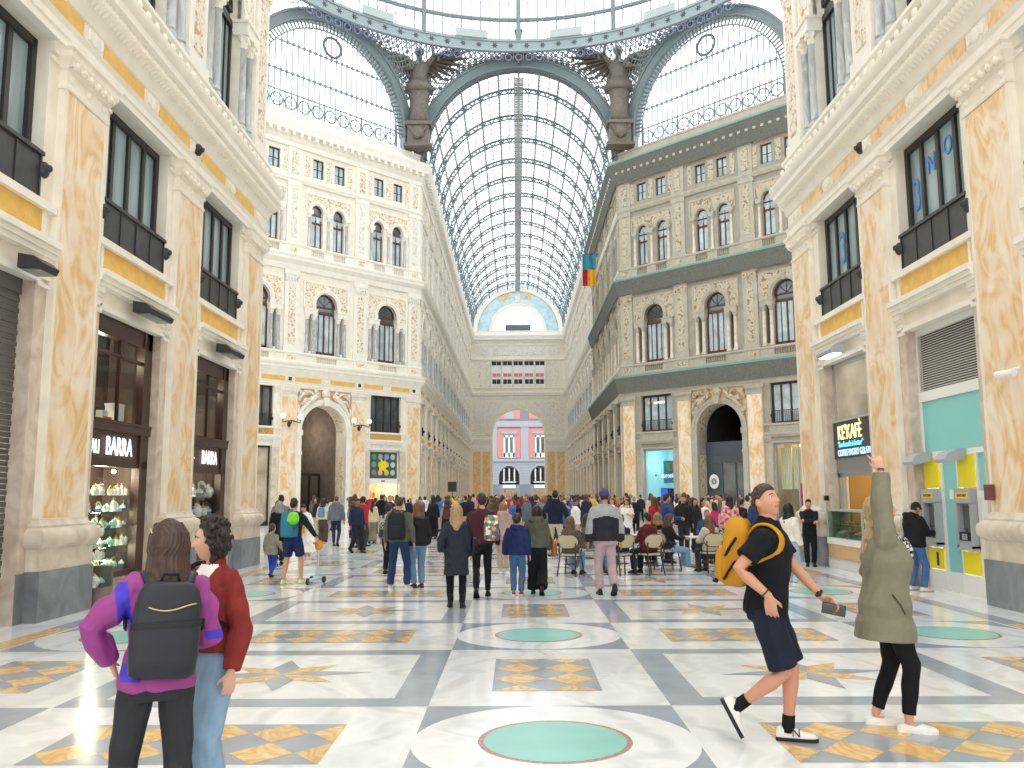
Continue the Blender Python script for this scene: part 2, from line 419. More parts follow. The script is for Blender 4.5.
# ------------------------------------------------------------------ pilasters of the lower order
def make_pilaster(hw=.66, detail=True, ms=siena, mc=cream, mb=greymar, md=stonebase):
    b = MB(); b.box(-hw + .07, hw - .07, 0, .13, 1.42, 7.88, 0)
    b.box(-hw, -hw + .07, -.008, .13, 1.42, 7.88, 1); b.box(hw - .07, hw, -.008, .13, 1.42, 7.88, 1)
    b.box(-hw, hw, -.015, .13, 1.40, 1.43, 1)
    o = b.obj('pilaster', [ms, mc])
    pth = [(-hw, .13), (-hw, 0), (hw, 0), (hw, .13)]
    b = MB(); b.sweep([(-.1, 0), (.12, 0), (.12, .70), (-.1, .70)], pth); b.obj('plinth', mb, o)
    b = MB(); b.sweep([(-.1, .70), (.10, .70), (.10, 1.0), (.13, 1.02), (.17, 1.07), (.185, 1.15), (.17, 1.23), (.13, 1.28), (.09, 1.30), (.09, 1.33), (.05, 1.36), (.03, 1.42), (-.1, 1.42)], pth); b.obj('base', md, o, 35)
    b = MB()
    b.sweep([(-.1, 7.84), (.02, 7.84), (.03, 7.88), (.02, 7.92), (.0, 7.93), (.0, 8.14), (.03, 8.16), (.05, 8.2), (.10, 8.27), (.12, 8.31), (.12, 8.40), (.16, 8.44), (.16, 8.50), (-.1, 8.50)], pth)
    if detail:
        for i in range(3): b.ball((-hw + .14 + i * (hw - .14), -.005, 8.04), (.06, .03, .06), 8, 5); b.ball((-hw + .14 + i * (hw - .14), -.03, 8.04), (.025, .02, .025), 6, 4)
        n = 6
        for i in range(n): b.ball((-hw + (i + .5) * 2 * hw / n, -.075, 8.24), (.075, .065, .07), 8, 5)
        for i in range(n + 1): b.box(-hw + i * 2 * hw / n - .012, -hw + i * 2 * hw / n + .012, -.1, 0, 8.19, 8.31)
    b.obj('capital', mc, o)
    return struct(o)

# ------------------------------------------------------------------ windows
WN = [0]
def numbered(o, kind='window'):
    WN[0] += 1; o.name = kind + '_%d' % WN[0]; return struct(o)
def make_mezz(cols=4, rail='panel', fm=dark_fr, pm=pane_b, hw=1.25, z0=6.0, z1=8.45, tr=0):
    """mezzanine window of the lower order: metal frame, panes, balcony front"""
    b = MB(); t = .055
    b.box(-hw, -hw + .12, 0, .14, z0, z1); b.box(hw - .12, hw, 0, .14, z0, z1); b.box(-hw, hw, 0, .14, z1 - .13, z1); b.box(-hw, hw, 0, .14, z0, z0 + .08)
    for i in range(1, cols): x = -hw + 2 * hw * i / cols; b.box(x - t, x + t, .02, .12, z0, z1 - .1)
    if tr: b.box(-hw, hw, .03, .11, tr - .04, tr + .04)
    o = b.obj('window', fm)
    p = MB(); p.box(-hw, hw, .07, .085, z0, z1); p.obj('pane', pm, o)
    r = MB()
    if rail == 'panel':
        for i in range(4): r.box(-hw + .02 + i * hw / 2, -hw + (i + 1) * hw / 2 - .0, -.17, -.15, z0 + .05, z0 + .66)
        for i in range(5): x = -hw + .03 + i * (hw - .03) / 2; r.box(x - .018, x + .018, -.19, -.13, z0 + .03, z0 + .68)
        r.box(-hw - .02, hw + .02, -.21, -.11, z0 + .66, z0 + .72)
        for s in (-1, 1): r.ball((s * (hw + .04), -.19, z0 + .46), (.09, .09, .13), 10, 6); r.ball((s * (hw + .04), -.27, z0 + .48), (.05, .05, .06), 8, 5); r.box(s * hw - .02, s * hw + .02, -.2, 0, z0 + .4, z0 + .5)
    else:
        r.box(-hw, hw, -.12, -.09, z0 + .72, z0 + .76)
        for i in range(21): x = -hw + .03 + i * (2 * hw - .06) / 20; r.box(x - .01, x + .01, -.115, -.095, z0 + .03, z0 + .72)
        r.box(-hw, hw, -.12, -.09, z0 + .05, z0 + .08)
        for s in (-1, 1): r.ball((s * hw, -.14, z0 + .45), (.07, .08, .12), 8, 5); r.box(s * hw - .015, s * hw + .015, -.12, 0, z0 + .7, z0 + .74)
    r.obj('balcony_front', blackmet, o)
    return o
def make_win2(fm=red_fr, pm=pane_p, cm=greycol, sm=cream2, rm=rel_br, fan=pane_d, hw=.8):
    """arched window of the first floor between two pairs of colonettes"""
    zs = 13.95
    b = MB(); y0, y1 = .0, .1
    for x in (-hw + .05, 0, hw - .05): b.box(x - .05, x + .05, y0, y1, 10.8, 13.45)
    for x in (-hw / 2, hw / 2): b.box(x - .025, x + .025, y0 + .02, y1 - .02, 10.8, 13.4)
    b.box(-hw, hw, y0 - .03, y1, 13.4, 13.58); b.box(-hw, hw, y0, y1, 13.84, 13.94); b.box(-hw, hw, y0, y1, 10.76, 10.95)
    ring_band(b, 0, zs, hw - .1, hw, y0, y1)
    for a in (PI / 4, PI / 2, 3 * PI / 4): b.bar((0, .05, zs), (hw * math.cos(a) * .95, .05, zs + hw * math.sin(a) * .95), .035)
    o = b.obj('window', fm)
    p = MB(); p.box(-hw, hw, .055, .07, 10.8, 13.5); p.obj('pane', pm, o)
    p = MB(); p.prism(arc(0, zs, hw - .02, 0, PI, 12) + [(-hw + .02, 13.5), (hw - .02, 13.5)], .055, .07); p.obj('fanlight', fan, o)
    D = -.22     # the wall face in front of the frame
    for x in (-1.42, -.92, .92, 1.42):
        c = MB(); c.lathe([(.16, 10.75), (.16, 10.85), (.125, 10.9), (.15, 10.95), (.12, 11.0), (.105, 12.85), (.13, 12.9)], (x, D - .02, 0), 12, 0)
        c.lathe([(.11, 12.9), (.13, 13.05), (.19, 13.22), (.2, 13.24)], (x, D - .02, 0), 8, 1); c.box(x - .19, x + .19, D - .21, D + .17, 13.22, 13.3, 1)
        for q in range(6): a = q * PI / 3; c.ball((x + .15 * math.cos(a), D - .02 + .15 * math.sin(a), 13.12), (.05, .05, .07), 5, 4, 1)
        c.obj('colonette', [cm, sm], o, 40)
    s = MB()
    for q in (-1, 1): a, c = sorted((q * .74, q * 1.6)); s.box(a, c, D - .2, D + .2, 13.3, 13.55); s.box(a - .03, c + .03, D - .24, D + .2, 13.55, 13.62)
    for q in (-1, 1): a, c = sorted((q * .8, q * 1.06)); s.box(a, c, D - .1, D + .1, 13.62, zs)
    ring_band(s, 0, zs, hw, hw + .1, D - .07, D + .1); ring_band(s, 0, zs, hw + .1, hw + .28, D - .13, D + .1)
    s.obj('archivolt', sm, o)
    k = MB(); k.prism([(-.09, zs + hw - .05), (.09, zs + hw - .05), (.16, zs + hw + .42), (-.16, zs + hw + .42)], D - .2, D); k.ball((0, D - .2, zs + hw + .2), (.09, .06, .14), 8, 5); k.obj('keystone', sm, o)
    r = MB(); A = [(-1.6, 13.62)] + [(-1.08, 13.62)] + arc(0, zs, 1.08, PI, 0, 12) + [(1.08, 13.62), (1.6, 13.62)]
    B = [(-1.6, 15.3)] * 2 + [(max(-1.6, min(1.6, x * 1.5)), 15.3) for x, _ in arc(0, zs, 1.08, PI, 0, 12)] + [(1.6, 15.3)] * 2
    r.strip(A, B, D - .035, D + .05); r.obj('spandrel', rm, o)
    e = MB(); e.box(-1.72, 1.72, D - .07, D, 15.3, 15.42); e.box(-1.72, -1.6, D - .07, D, 13.62, 15.3); e.box(1.6, 1.72, D - .07, D, 13.62, 15.3); e.obj('moulding', sm, o)
    return o
def balusters(b, x0, x1, n, z0, z1, y, r=.06):
    for i in range(n):
        x = x0 + (i + .5) * (x1 - x0) / n; h = z1 - z0
        b.lathe([(r * .8, 0), (r * .8, h * .1), (r * .45, h * .16), (r, h * .38), (r * .5, h * .8), (r * .8, h * .9), (r * .8, h)], (x, y, z0), 6)
def make_win3(fm=red_fr, pm=pane_p, sm=cream2, cm=greycol, hw=.43, fan=pane_d):
    zs = 20.1; b = MB()
    for x in (-hw + .04, 0, hw - .04): b.box(x - .04, x + .04, 0, .08, 17.7, 19.6)
    b.box(-hw, hw, -.02, .08, 19.3, 19.42); b.box(-hw, hw, 0, .08, 19.85, 19.93); b.box(-hw, hw, 0, .08, 17.68, 17.8); ring_band(b, 0, zs, hw - .08, hw, 0, .08, n=10)
    b.box(-.02, .02, .02, .06, 19.4, 20.1)
    o = b.obj('window', fm)
    p = MB(); p.box(-hw, hw, .04, .055, 17.7, 19.9); p.obj('pane', pm, o)
    p = MB(); p.prism(arc(0, zs, hw - .02, 0, PI, 10) + [(-hw + .02, 19.88), (hw - .02, 19.88)], .04, .055); p.obj('fanlight', fan, o)
    s = MB(); D = -.2
    ring_band(s, 0, zs, hw, hw + .07, D - .05, D + .1, n=10); ring_band(s, 0, zs, hw + .07, hw + .24, D - .09, D + .1, n=10); s.obj('archivolt', sm, o)
    return o
def make_colonette3(cm=greycol, sm=cream2):
    c = MB(); c.lathe([(.14, 17.62), (.14, 17.75), (.1, 17.8), (.085, 19.55), (.1, 19.6)], (0, 0, 0), 10, 0); c.lathe([(.09, 19.6), (.15, 19.8), (.16, 19.82)], (0, 0, 0), 8, 1); c.box(-.17, .17, -.17, .17, 19.8, 19.9, 1); c.box(-.2, .2, -.15, .2, 19.9, 20.1, 1)
    o = c.obj('colonette', [cm, sm], None, 40); return struct(o)
def make_attic(fm=red_fr, pm=pane_p, hw=.4):
    b = MB(); z0, z1 = 22.35, 23.62
    for x in (-hw + .04, 0, hw - .04): b.box(x - .04, x + .04, 0, .08, z0, z1)
    b.box(-hw, hw, 0, .08, z0, z0 + .08); b.box(-hw, hw, 0, .08, z1 - .08, z1); b.box(-hw, hw, .02, .06, 22.95, 23.0)
    o = b.obj('window', fm); p = MB(); p.box(-hw, hw, .04, .055, z0, z1); p.obj('pane', pm, o); return o
def make_pil_up(sm=cream2, rm=rel_br, rm2=rel_wh):
    """one upper pilaster: first floor, second floor and attic shafts with carved panels"""
    b = MB(); hw = .5
    b.box(-hw, hw, .0, .2, 10.7, 15.9); b.box(-hw - .06, hw + .06, -.05, .2, 10.7, 11.0); b.box(-hw - .05, hw + .05, -.05, .2, 15.6, 15.9); b.box(-hw - .02, hw + .02, -.02, .2, 15.02, 15.1)
    b.box(-hw, hw, .0, .2, 17.6, 21.66); b.box(-hw - .05, hw + .05, -.05, .2, 17.6, 17.85); b.box(-hw - .05, hw + .05, -.04, .2, 21.4, 21.66)
    b.box(-hw, hw, .02, .2, 21.98, 23.95)
    b.box(-hw - .05, hw + .05, -.08, .2, 10.1, 10.55); b.box(-hw - .05, hw + .05, -.05, .2, 16.95, 17.5)
    o = b.obj('pilaster', sm)
    for (z0, z1, w, mm) in ((11.15, 14.95, .24, rm), (18.0, 21.25, .2, rm2), (22.2, 23.7, .22, rm), (10.2, 10.45, .3, rm), (17.05, 17.4, .25, rm)):
        q = MB(); yy = -.03 if z1 < 17 or z1 > 17.6 else -.07
        if z1 < 10.6: yy = -.1
        q.box(-w, w, yy, .1, z0, z1); q.obj('carved_panel', mm, o)
    q = MB()
    for i in range(5): q.ball((-.4 + i * .2, -.05, 15.35), (.1, .07, .2), 6, 5)
    q.box(-.5, .5, -.03, .1, 15.1, 15.62); q.obj('capital', rm2, o)
    return struct(o)
PROTO = []
def proto(o): PROTO.append(o); return o
ST_C = dict(wall=cream, st=cream2, panel=yellowp, jamb=stonebase, pl=greymar, sp=white_st)
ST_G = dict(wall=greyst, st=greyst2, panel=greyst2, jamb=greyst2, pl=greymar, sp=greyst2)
ST_N = dict(wall=cream, st=cream2, panel=yellowp, jamb=jambst, pl=greymar, sp=cream2)
SETS = {
 'c': dict(st=ST_C, pil=proto(make_pilaster(.56)), pup=proto(make_pil_up()), w2=proto(make_win2()), w3=proto(make_win3()), c3=proto(make_colonette3()), at=proto(make_attic(dark_fr)), mz=proto(make_mezz(4, 'rail', dark_fr, pane_d)), rel=rel_br),
 'g': dict(st=ST_G, pil=proto(make_pilaster(.56, True, siena, greyst2)), pup=proto(make_pil_up(greyst2, rel_gr, rel_gr)), w2=proto(make_win2(red_fr, pane_p, stonebase, greyst2, rel_gr)), w3=proto(make_win3(red_fr, pane_p, greyst2, stonebase, .43, pane_p)), c3=proto(make_colonette3(stonebase, greyst2)), at=proto(make_attic(red_fr)), mz=proto(make_mezz(4, 'rail', dark_fr, pane_p)), rel=rel_gr),
 'n': dict(st=ST_N, pil=proto(make_pilaster(.66)), pup=proto(make_pil_up()), w2=proto(make_win2(dark_fr, pane_b, greycol, cream2, rel_br)), mz=proto(make_mezz(4, 'panel')), rel=rel_br),
}
def bay_trim(b, u, cw, ow=1.25, panel=True):
    """mouldings of one lower bay; material slots: 0 wall, 1 jamb, 2 plinth, 3 panel, 4 light trim"""
    for s in (-1, 1):
        a, c = sorted((u + s * ow, u + s * cw))
        b.box(a, c, WP - .03, WP + .02, 0, .68, 2); b.box(a, c, WP - .012, WP + .02, .68, 4.8, 1); b.box(a if s > 0 else a, c, WP - .05, WP + .02, 4.74, 4.80, 4)
        for k, (z0, z1, o) in enumerate(((4.86, 4.94, .05), (4.94, 5.0, .03), (5.0, 5.06, .06), (5.06, 5.16, .10))): b.box(a - .0, c, WP - o, WP, z0, z1, 4)
        b.box(a, c, WP - .04, WP, 8.18, 8.24, 4); b.box(a, c, WP - .06, WP, 8.3, 8.45, 4)
        r0, r1 = sorted((u + s * (ow - .006), u + s * (ow + .012)));  b.box(r0, r1, WP, .5, 0, 4.8, 1)
    b.box(u - ow - .05, u + ow + .05, WP - .05, WP + .1, 4.8, 4.9, 4)
    for z0, z1, o in ((5.16, 5.24, .13), (5.24, 5.32, .17), (5.32, 5.42, .22)): b.box(u - cw + .01, u + cw - .01, WP - o, WP, z0, z1, 4)
    if panel:
        b.box(u - ow - .05, u + ow + .05, WP - .02, WP, 5.47, 5.86, 3)
        b.box(u - cw + .01, u + cw - .01, WP - .05, WP, 5.42, 5.48, 4); b.box(u - cw + .01, u + cw - .01, WP - .10, WP, 5.86, 5.98, 4)
        for s in (-1, 1): a, c = sorted((u + s * (ow + .04), u + s * (ow + .12))); b.box(a, c, WP - .05, WP, 5.48, 5.86, 4)
    else: b.box(u - cw + .01, u + cw - .01, WP - .06, WP, 5.86, 5.98, 4)

def frieze(b, posts, z0=8.83, z1=9.11, pan=0, orn=1, vent=2, y=-.035):
    for i in range(len(posts) - 1):
        a, c = posts[i] + .34, posts[i + 1] - .34
        b.box(a, c, y, .1, z0, z1, pan)
    for i, p in enumerate(posts):
        b.box(p - .26, p + .26, y - .01, .1, z0 - .01, z1 + .01, orn)
        if vent is not None and i % 2 == 0: b.box(p - .11, p + .11, y - .03, .1, z0 + .03, z1 - .03, vent)
        else:
            k = len(b.v); b.ball((p, y - .02, (z0 + z1) / 2), (.13, .05, .13), 10, 6, orn); b.ball((p - .19, y - .02, (z0 + z1) / 2), (.06, .04, .11), 6, 4, orn); b.ball((p + .19, y - .02, (z0 + z1) / 2), (.06, .04, .11), 6, 4, orn)

def lower(fac, wname, L, pils, bays, S, near=False, u0=0.0, hwp=.56):
    """bays: list of (centre, kind)"""
    st = S['st']; b = MB()
    edges = [u0] + [(bays[i][0] + bays[i + 1][0]) / 2 for i in range(len(bays) - 1)] + [L]
    for i, (u, kind) in enumerate(bays):
        a, c = edges[i], edges[i + 1]
        prv = max([p for p in pils if p < u], default=a); nxt = min([p for p in pils if p > u], default=c)
        cw = min(u - prv, nxt - u) - hwp
        if kind == 'portal':
            storey(b, a, c, 0, 8.5, [(u - 1.65, u + 1.65, 0, 7.49, 1)], 0, WP, 1.2)
        else:
            storey(b, a, c, 0, 5.99, [(u - 1.25, u + 1.25, 0, 4.82, 0)]); storey(b, a, c, 5.99, 8.5, [(u - 1.25, u + 1.25, 5.99, 8.46, 0)])
            bay_trim(b, u, cw)
            w = dup(S['mz'] if kind != 'dark' else SETS['c']['mz']); fac.put(w, u, .3); numbered(w)
    b.box(u0, L, WP, .55, 8.49, 10.15)
    o = b.obj(wname, [st['wall'], st['jamb'], st['pl'], st['panel'], st['sp']]); fac.put(o, 0); struct(o)
    for p in pils: fac.put(dup(S['pil']), p)
    return o
def upper(fac, wname, L, pils, bays, S, top=True, u0=0.0, cols=True):
    st = S['st']; b = MB(); edges = [u0] + [(bays[i] + bays[i + 1]) / 2 for i in range(len(bays) - 1)] + [L]
    Y = .12
    for i, u in enumerate(bays):
        a, c = edges[i], edges[i + 1]
        storey(b, a, c, 10.1, 15.95, [(u - 1.3, u - 1.06, 10.9, 13.3, 0), (u - .8, u + .8, 10.75, 14.75, 1), (u + 1.06, u + 1.3, 10.9, 13.3, 0)], 0, Y, .6)
        w = dup(S['w2']); fac.put(w, u, Y + .22); numbered(w)
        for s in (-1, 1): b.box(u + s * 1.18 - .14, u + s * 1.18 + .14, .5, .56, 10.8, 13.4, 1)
        if top:
            storey(b, a, c, 16.8, 21.7, [(u - 1.25, u - .39, 17.65, 20.53, 1), (u + .39, u + 1.25, 17.65, 20.53, 1)], 0, Y, .6)
            storey(b, a, c, 21.7, 24.0, [(u - 1.22, u - .42, 22.35, 23.62, 0), (u + .42, u + 1.22, 22.35, 23.62, 0)], 0, Y, .6)
            for s in (-1, 1):
                w = dup(S['w3']); fac.put(w, u + s * .82, Y + .2); numbered(w)
                w = dup(S['at']); fac.put(w, u + s * .82, Y + .12); numbered(w)
            if cols:
                for x in (-1.42, 0, 1.42): fac.put(dup(S['c3']), u + x, Y - .05)
            zs = 20.1
            for s in (-1, 1):
                A = arc(u + s * .82, zs, .68, PI, 0, 10); B = [(max(u - 1.7, min(u + 1.7, u + s * .82 + (x - u - s * .82) * 1.22)), 21.15) for x, _ in A]
                b.strip(A, B, Y - .03, Y + .05, 2)
            b.box(u - 1.75, u + 1.75, Y - .07, Y, 21.15, 21.27, 3); b.box(u - 1.75, u - 1.64, Y - .07, Y, 20.1, 21.2, 3); b.box(u + 1.64, u + 1.75, Y - .07, Y, 20.1, 21.2, 3)
            for s in (-1, 1):
                b.box(u + s * 1.62 - .16, u + s * 1.62 + .16, Y - .03, Y, 22.3, 23.7, 2)
            b.box(u - .2, u + .2, Y - .03, Y, 22.3, 23.7, 2)
    if not top: b.box(u0, L, Y, .6, 16.8, 17.6)
    o = b.obj(wname, [st['wall'], voidm, S['rel'], st['st']]); fac.put(o, 0); struct(o)
    for p in pils: fac.put(dup(S['pup']), p)
    # balustrades
    r = MB(); bl = MB()
    def run(z0, z1, ya, spans):
        u = u0
        for a, c in spans: r.box(u, a, ya, ya + .22, z0, z1); u = c
        r.box(u, L, ya, ya + .22, z0, z1)
    sp = [(u - .75, u + .75) for u in bays]; run(10.14, 10.52, -.03, sp)
    for a, c in sp: balusters(bl, a, c, 9, 10.14, 10.52, .06, .065)
    if top:
        sp = []
        for u in bays: sp += [(u - 1.27, u - .37), (u + .37, u + 1.27)]
        run(17.0, 17.46, -.02, sp)
        for a, c in sp: balusters(bl, a, c, 6, 17.0, 17.46, .06, .06)
    o = r.obj('balustrade', st['st']); fac.put(o, 0); struct(o); bl.obj('baluster_row', st['st'], o, 40)
    return o
def cornices(path, i0, i1, mats, profs, names='trim'):
    for pr in profs:
        b = MB(); b.sweep(pr, path, 0, i0, i1); o = b.obj('trim', mats, None, 30); WN[0] += 1; o.name = 'trim_%d' % WN[0]; struct(o)
LOW = [P_ENT, P_B1a, P_B1b]; UP2 = [P_E2]; UP3 = [P_B2a, P_B2b, P_L3, P_E3, P_PAR]

# ---- near arm
pn_l = [8.61 - 4, 13.03 - 4, 17.45 - 4, 21.97 - 4]; pn_r = [YN - 21.97, YN - 17.45, YN - 13.03, YN - 8.61]
bn_l = [(10.82 - 4, 'near'), (15.24 - 4, 'near'), (19.69 - 4, 'near')]; bn_r = [(YN - 19.69, 'near'), (YN - 15.24, 'near'), (YN - 10.82, 'near')]
LN = YN - 4
lower(F_nl, 'wall_left', LN, pn_l, bn_l, SETS['n'], True, hwp=.66); lower(F_nr, 'wall_right', LN, pn_r, bn_r, SETS['n'], True, hwp=.66)
upper(F_nl, 'wall_left_upper', LN, pn_l, [u for u, _ in bn_l], SETS['n'], False); upper(F_nr, 'wall_right_upper', LN, pn_r, [u for u, _ in bn_r], SETS['n'], False)
cornices(PATH, 0, 1, cream2, LOW + UP2); cornices(PATHR, 1, 2, cream2, LOW + UP2)
for fac, posts, sd in ((F_nl, [8.61 - 4 + 2.22 * i for i in range(7)], 0), (F_nr, [YN - 8.61 - 2.22 * i for i in range(6, -1, -1)], 1)):
    b = MB(); frieze(b, posts, vent=None)
    o = b.obj('frieze', [yellowp if not sd else siena2, cream2]); fac.put(o, 0); struct(o)
    # leaf row on the bed mould
    b = MB(); n = 150
    for i in range(n):
        u = .1 + i * LN / n
        p = lambda o_, z: -o_ - .012
        b.add([(u, -.20, 9.44), (u + .05, -.29, 9.565), (u + .1, -.20, 9.44), (u + .05, -.14, 9.33), (u + .05, -.33, 9.44)], [(0, 1, 4), (1, 2, 4), (2, 3, 4), (3, 0, 4)])
    for i in range(n // 3): b.ball((.15 + i * LN * 3 / n, -.16, 10.33), (.09, .05, .1), 6, 4)
    o = b.obj('leaf_moulding', cream2); fac.put(o, 0); struct(o)
# return walls that close the arm's corners (seen only edge-on)
for s, nm in ((-1, 'left'), (1, 'right')):
    b = MB(); b.box(0, DL, *sorted((-s * .1, -s * .7)), 0, 26.2); o = b.obj('wall_corner_' + nm, cream); o.location = (s * W, YN, 0); o.rotation_euler = (0, 0, (PI * .75 if s < 0 else PI * .25)); struct(o)
    xa, xb = sorted((s * (W + DK), s * 46)); b = MB(); b.box(xa, xb, YN + DK - .7, YN + DK, 0, 26.2); b.box(xa, xb, YF - DK, YF - DK + .7, 0, 26.2); xc = s * 46; b.box(min(xc, xc + s), max(xc, xc + s), YN + DK - .7, YF - DK + .7, 0, 26.2); o = b.obj('wall_side_arm_' + nm, cream); struct(o)

# ---- octagon diagonals
pd = [.58, 5.12, 10.28, 14.82]; bd = [2.85, 7.7, 12.55]
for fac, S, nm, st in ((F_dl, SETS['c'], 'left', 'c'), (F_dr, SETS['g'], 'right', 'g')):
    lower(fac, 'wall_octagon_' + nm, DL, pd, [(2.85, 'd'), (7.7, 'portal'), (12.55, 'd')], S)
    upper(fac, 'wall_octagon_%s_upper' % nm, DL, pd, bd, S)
    b = MB(); frieze(b, [.58, 2.85, 5.12, 7.7, 10.28, 12.55, 14.82]); o = b.obj('frieze', [yellowp, S['st']['st'], dark_fr]); fac.put(o, 0); struct(o)
    b = MB()
    for i in range(28): u = .3 + i * .55; b.box(u - .1, u + .1, -.48, -.1, 24.55, 24.8)
    o = b.obj('modillion_row', S['st']['st']); fac.put(o, 0); struct(o)
cornices(PATHF, 1, 2, cream2, LOW + UP2 + UP3)
cornices(PATHF, 5, 6, greyst2, LOW + UP2 + UP3)
# ---- far arm
P4 = 4.5; pa = [.58 + P4 * i for i in range(15)] + [66.9]; ba = [.58 + P4 * (i + .5) for i in range(15)]
LA = YE - YF; NG = 22.0
lower(F_al, 'wall_arm_left', LA, pa, [(u, 'd') for u in ba], SETS['c']); upper(F_al, 'wall_arm_left_upper', LA, pa, ba, SETS['c'], cols=False)
par = [LA - p for p in pa][::-1]; bar_ = [LA - p for p in ba][::-1]; cut = (bar_[9] + bar_[10]) / 2
lower(F_ar, 'wall_arm_right', cut, [p for p in par if p < cut + .6], [(u, 'd') for u in bar_[:10]], SETS['c'])
upper(F_ar, 'wall_arm_right_upper', cut, [p for p in par if p < cut + .6], bar_[:10], SETS['c'], cols=False)
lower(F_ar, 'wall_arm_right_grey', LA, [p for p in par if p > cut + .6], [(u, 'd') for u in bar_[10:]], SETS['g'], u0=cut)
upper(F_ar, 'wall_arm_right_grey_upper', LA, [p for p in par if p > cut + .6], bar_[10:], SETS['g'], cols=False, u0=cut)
for fac, S in ((F_al, SETS['c']), (F_ar, SETS['c'])):
    b = MB(); frieze(b, sorted([.58 + P4 / 2 * i for i in range(30)] if fac is F_al else [LA - .58 - P4 / 2 * i for i in range(30)])); o = b.obj('frieze', [yellowp, cream2, dark_fr]); fac.put(o, 0); struct(o)
    b = MB()
    for i in range(110): u = .4 + i * .61; b.box(u - .1, u + .1, -.48, -.1, 24.55, 24.8)
    o = b.obj('modillion_row', cream2); fac.put(o, 0); struct(o)
cornices(PATHF, 2, 3, cream2, LOW + UP2 + UP3)
PATHC = [(W, YE), (W, YE - cut), (W, YF)]
cornices(PATHF, 4, 5, cream2, LOW + UP2 + UP3)
cornices(PATHF, 3, 4, cream2, UP2 + UP3)
for a, c in ((0, 3.0), (14.16 - 3.0, 14.16)):
    for pr in LOW:
        b = MB(); b.sweep(pr, [(a, 0), (c, 0)]); o = b.obj('trim', cream2, None, 30); WN[0] += 1; o.name = 'trim_%d' % WN[0]; struct(o); F_e.put(o, 0)

# ---- end wall
def end_wall():
    c0 = 7.08; b = MB()
    storey(b, 0, 14.16, 0, 15.95, [(c0 - 3.83, c0 + 3.83, 0, 14.43, 1)], 0, .05, 1.5)
    ops = [(c0 - 4.0 + i * 1.62, c0 - 4.0 + i * 1.62 + 1.5, 18.0, 21.6, 0) for i in range(5)]
    storey(b, 0, 14.16, 15.9, 26.2, ops, 0, .1, .6)
    A = arc(c0, 26.2, 3.9, PI, 0, 24); B = arc(c0, 26.2, 7.3, PI, 0, 24); b.strip(A, B, .3, .8, 1)
    ring_band(b, c0, 26.2, 6.1, 6.9, .1, .3, 0, 24); ring_band(b, c0, 26.2, 3.8, 4.3, .15, .3, 0, 24)
    for a0, a1 in ((1.78, 1.95), (2.0, 2.1), (1.19, 1.36)): ring_band(b, c0, 26.2, 5.2, 5.95, .24, .3, 2, 4, a0, a1)
    b.box(c0 - .35, c0 + .35, .1, .3, 30.6, 32.9, 0)
    ring_band(b, c0, 10.6, 3.83, 4.3, -.12, .1, 0, 24); ring_band(b, c0, 10.6, 4.3, 4.8, -.2, .1, 0, 24); b.box(c0 - .3, c0 + .3, -.3, .1, 14.4, 15.7, 0)
    for s in (-1, 1):
        for x in (4.75, 6.2): b.box(c0 + s * x - .55, c0 + s * x + .55, -.05, .1, 1.4, 8.4, 2); b.box(c0 + s * x - .6, c0 + s * x + .6, -.09, .1, 0, 1.3, 0); b.box(c0 + s * x - .65, c0 + s * x + .65, -.1, .1, 8.1, 8.45, 0)
        for x in (5.15, 5.8, 6.45): b.box(c0 + s * x - .22, c0 + s * x + .22, -.02, .1, 11.2, 15.4, 3)
        for x in (4.7, 5.7): b.box(c0 + s * x - .25, c0 + s * x + .25, .03, .12, 17.8, 21.6, 3)
        b.box(c0 + s * 5.3 - .8, c0 + s * 5.3 + .8, .03, .12, 22.5, 23.6, 3)
        pts = [(c0 + s * 3.6, 13.2), (c0 + s * 4.75, 11.9), (c0 + s * 4.85, 15.4), (c0 + s * 2.2, 15.4)]; b.prism(pts, -.02, .1, 3)
    b.box(c0 - 3.9, c0 + 3.9, .03, .12, 22.5, 23.6, 3)
    for i in range(6): x = c0 - 4.05 + i * 1.62; b.lathe([(.1, 17.8), (.1, 20.9), (.16, 21.2)], (x, .0, 0), 8, 0)
    o = b.obj('wall_end', [cream, mat('pale_blue_vault', 'bcd6dd', .6, var=.2, vs=1.5), siena2, rel_wh]); F_e.put(o, 0); struct(o)
    for i in range(5):
        x = c0 - 4.0 + i * 1.62 + .75; w = MB(); w.box(-.75, .75, .2, .24, 21.0, 21.6, 2); w.box(-.75, .75, .22, .26, 18, 21.0, 0); w.box(-.6, .6, .19, .23, 19.3, 19.8, 1); w.box(-.6, .6, .19, .23, 18.2, 18.9, 2)
        for s in (-.72, 0, .72): w.box(s - .03, s + .03, .17, .23, 18, 21.6, 3)
        q = w.obj('window', [mat('white_lit_pane', 'eef0f4', .3), mat('pink_red_blind', 'e27f78', .6), dark_fr, white_pl]); F_e.put(q, x); numbered(q)
    g = MB(); g.prism(arc(c0, 26.2, 3.9, 0, PI, 24), .5, .52, 0); q = g.obj('window', glassroof); F_e.put(q, 0); numbered(q)
    f = MB()
    for i in range(1, 12): a = PI * i / 12; f.bar((c0 + 1.3 * math.cos(a), .48, 26.2 + 1.3 * math.sin(a)), (c0 + 3.85 * math.cos(a), .48, 26.2 + 3.85 * math.sin(a)), .05)
    ring_band(f, c0, 26.2, 1.25, 1.32, .46, .5, n=12); ring_band(f, c0, 26.2, 2.6, 2.66, .46, .5, n=16); f.box(c0 - 1.9, c0 + 1.9, .4, .5, 26.2, 27.2); f.obj('frame', iron_d, q)
end_wall()
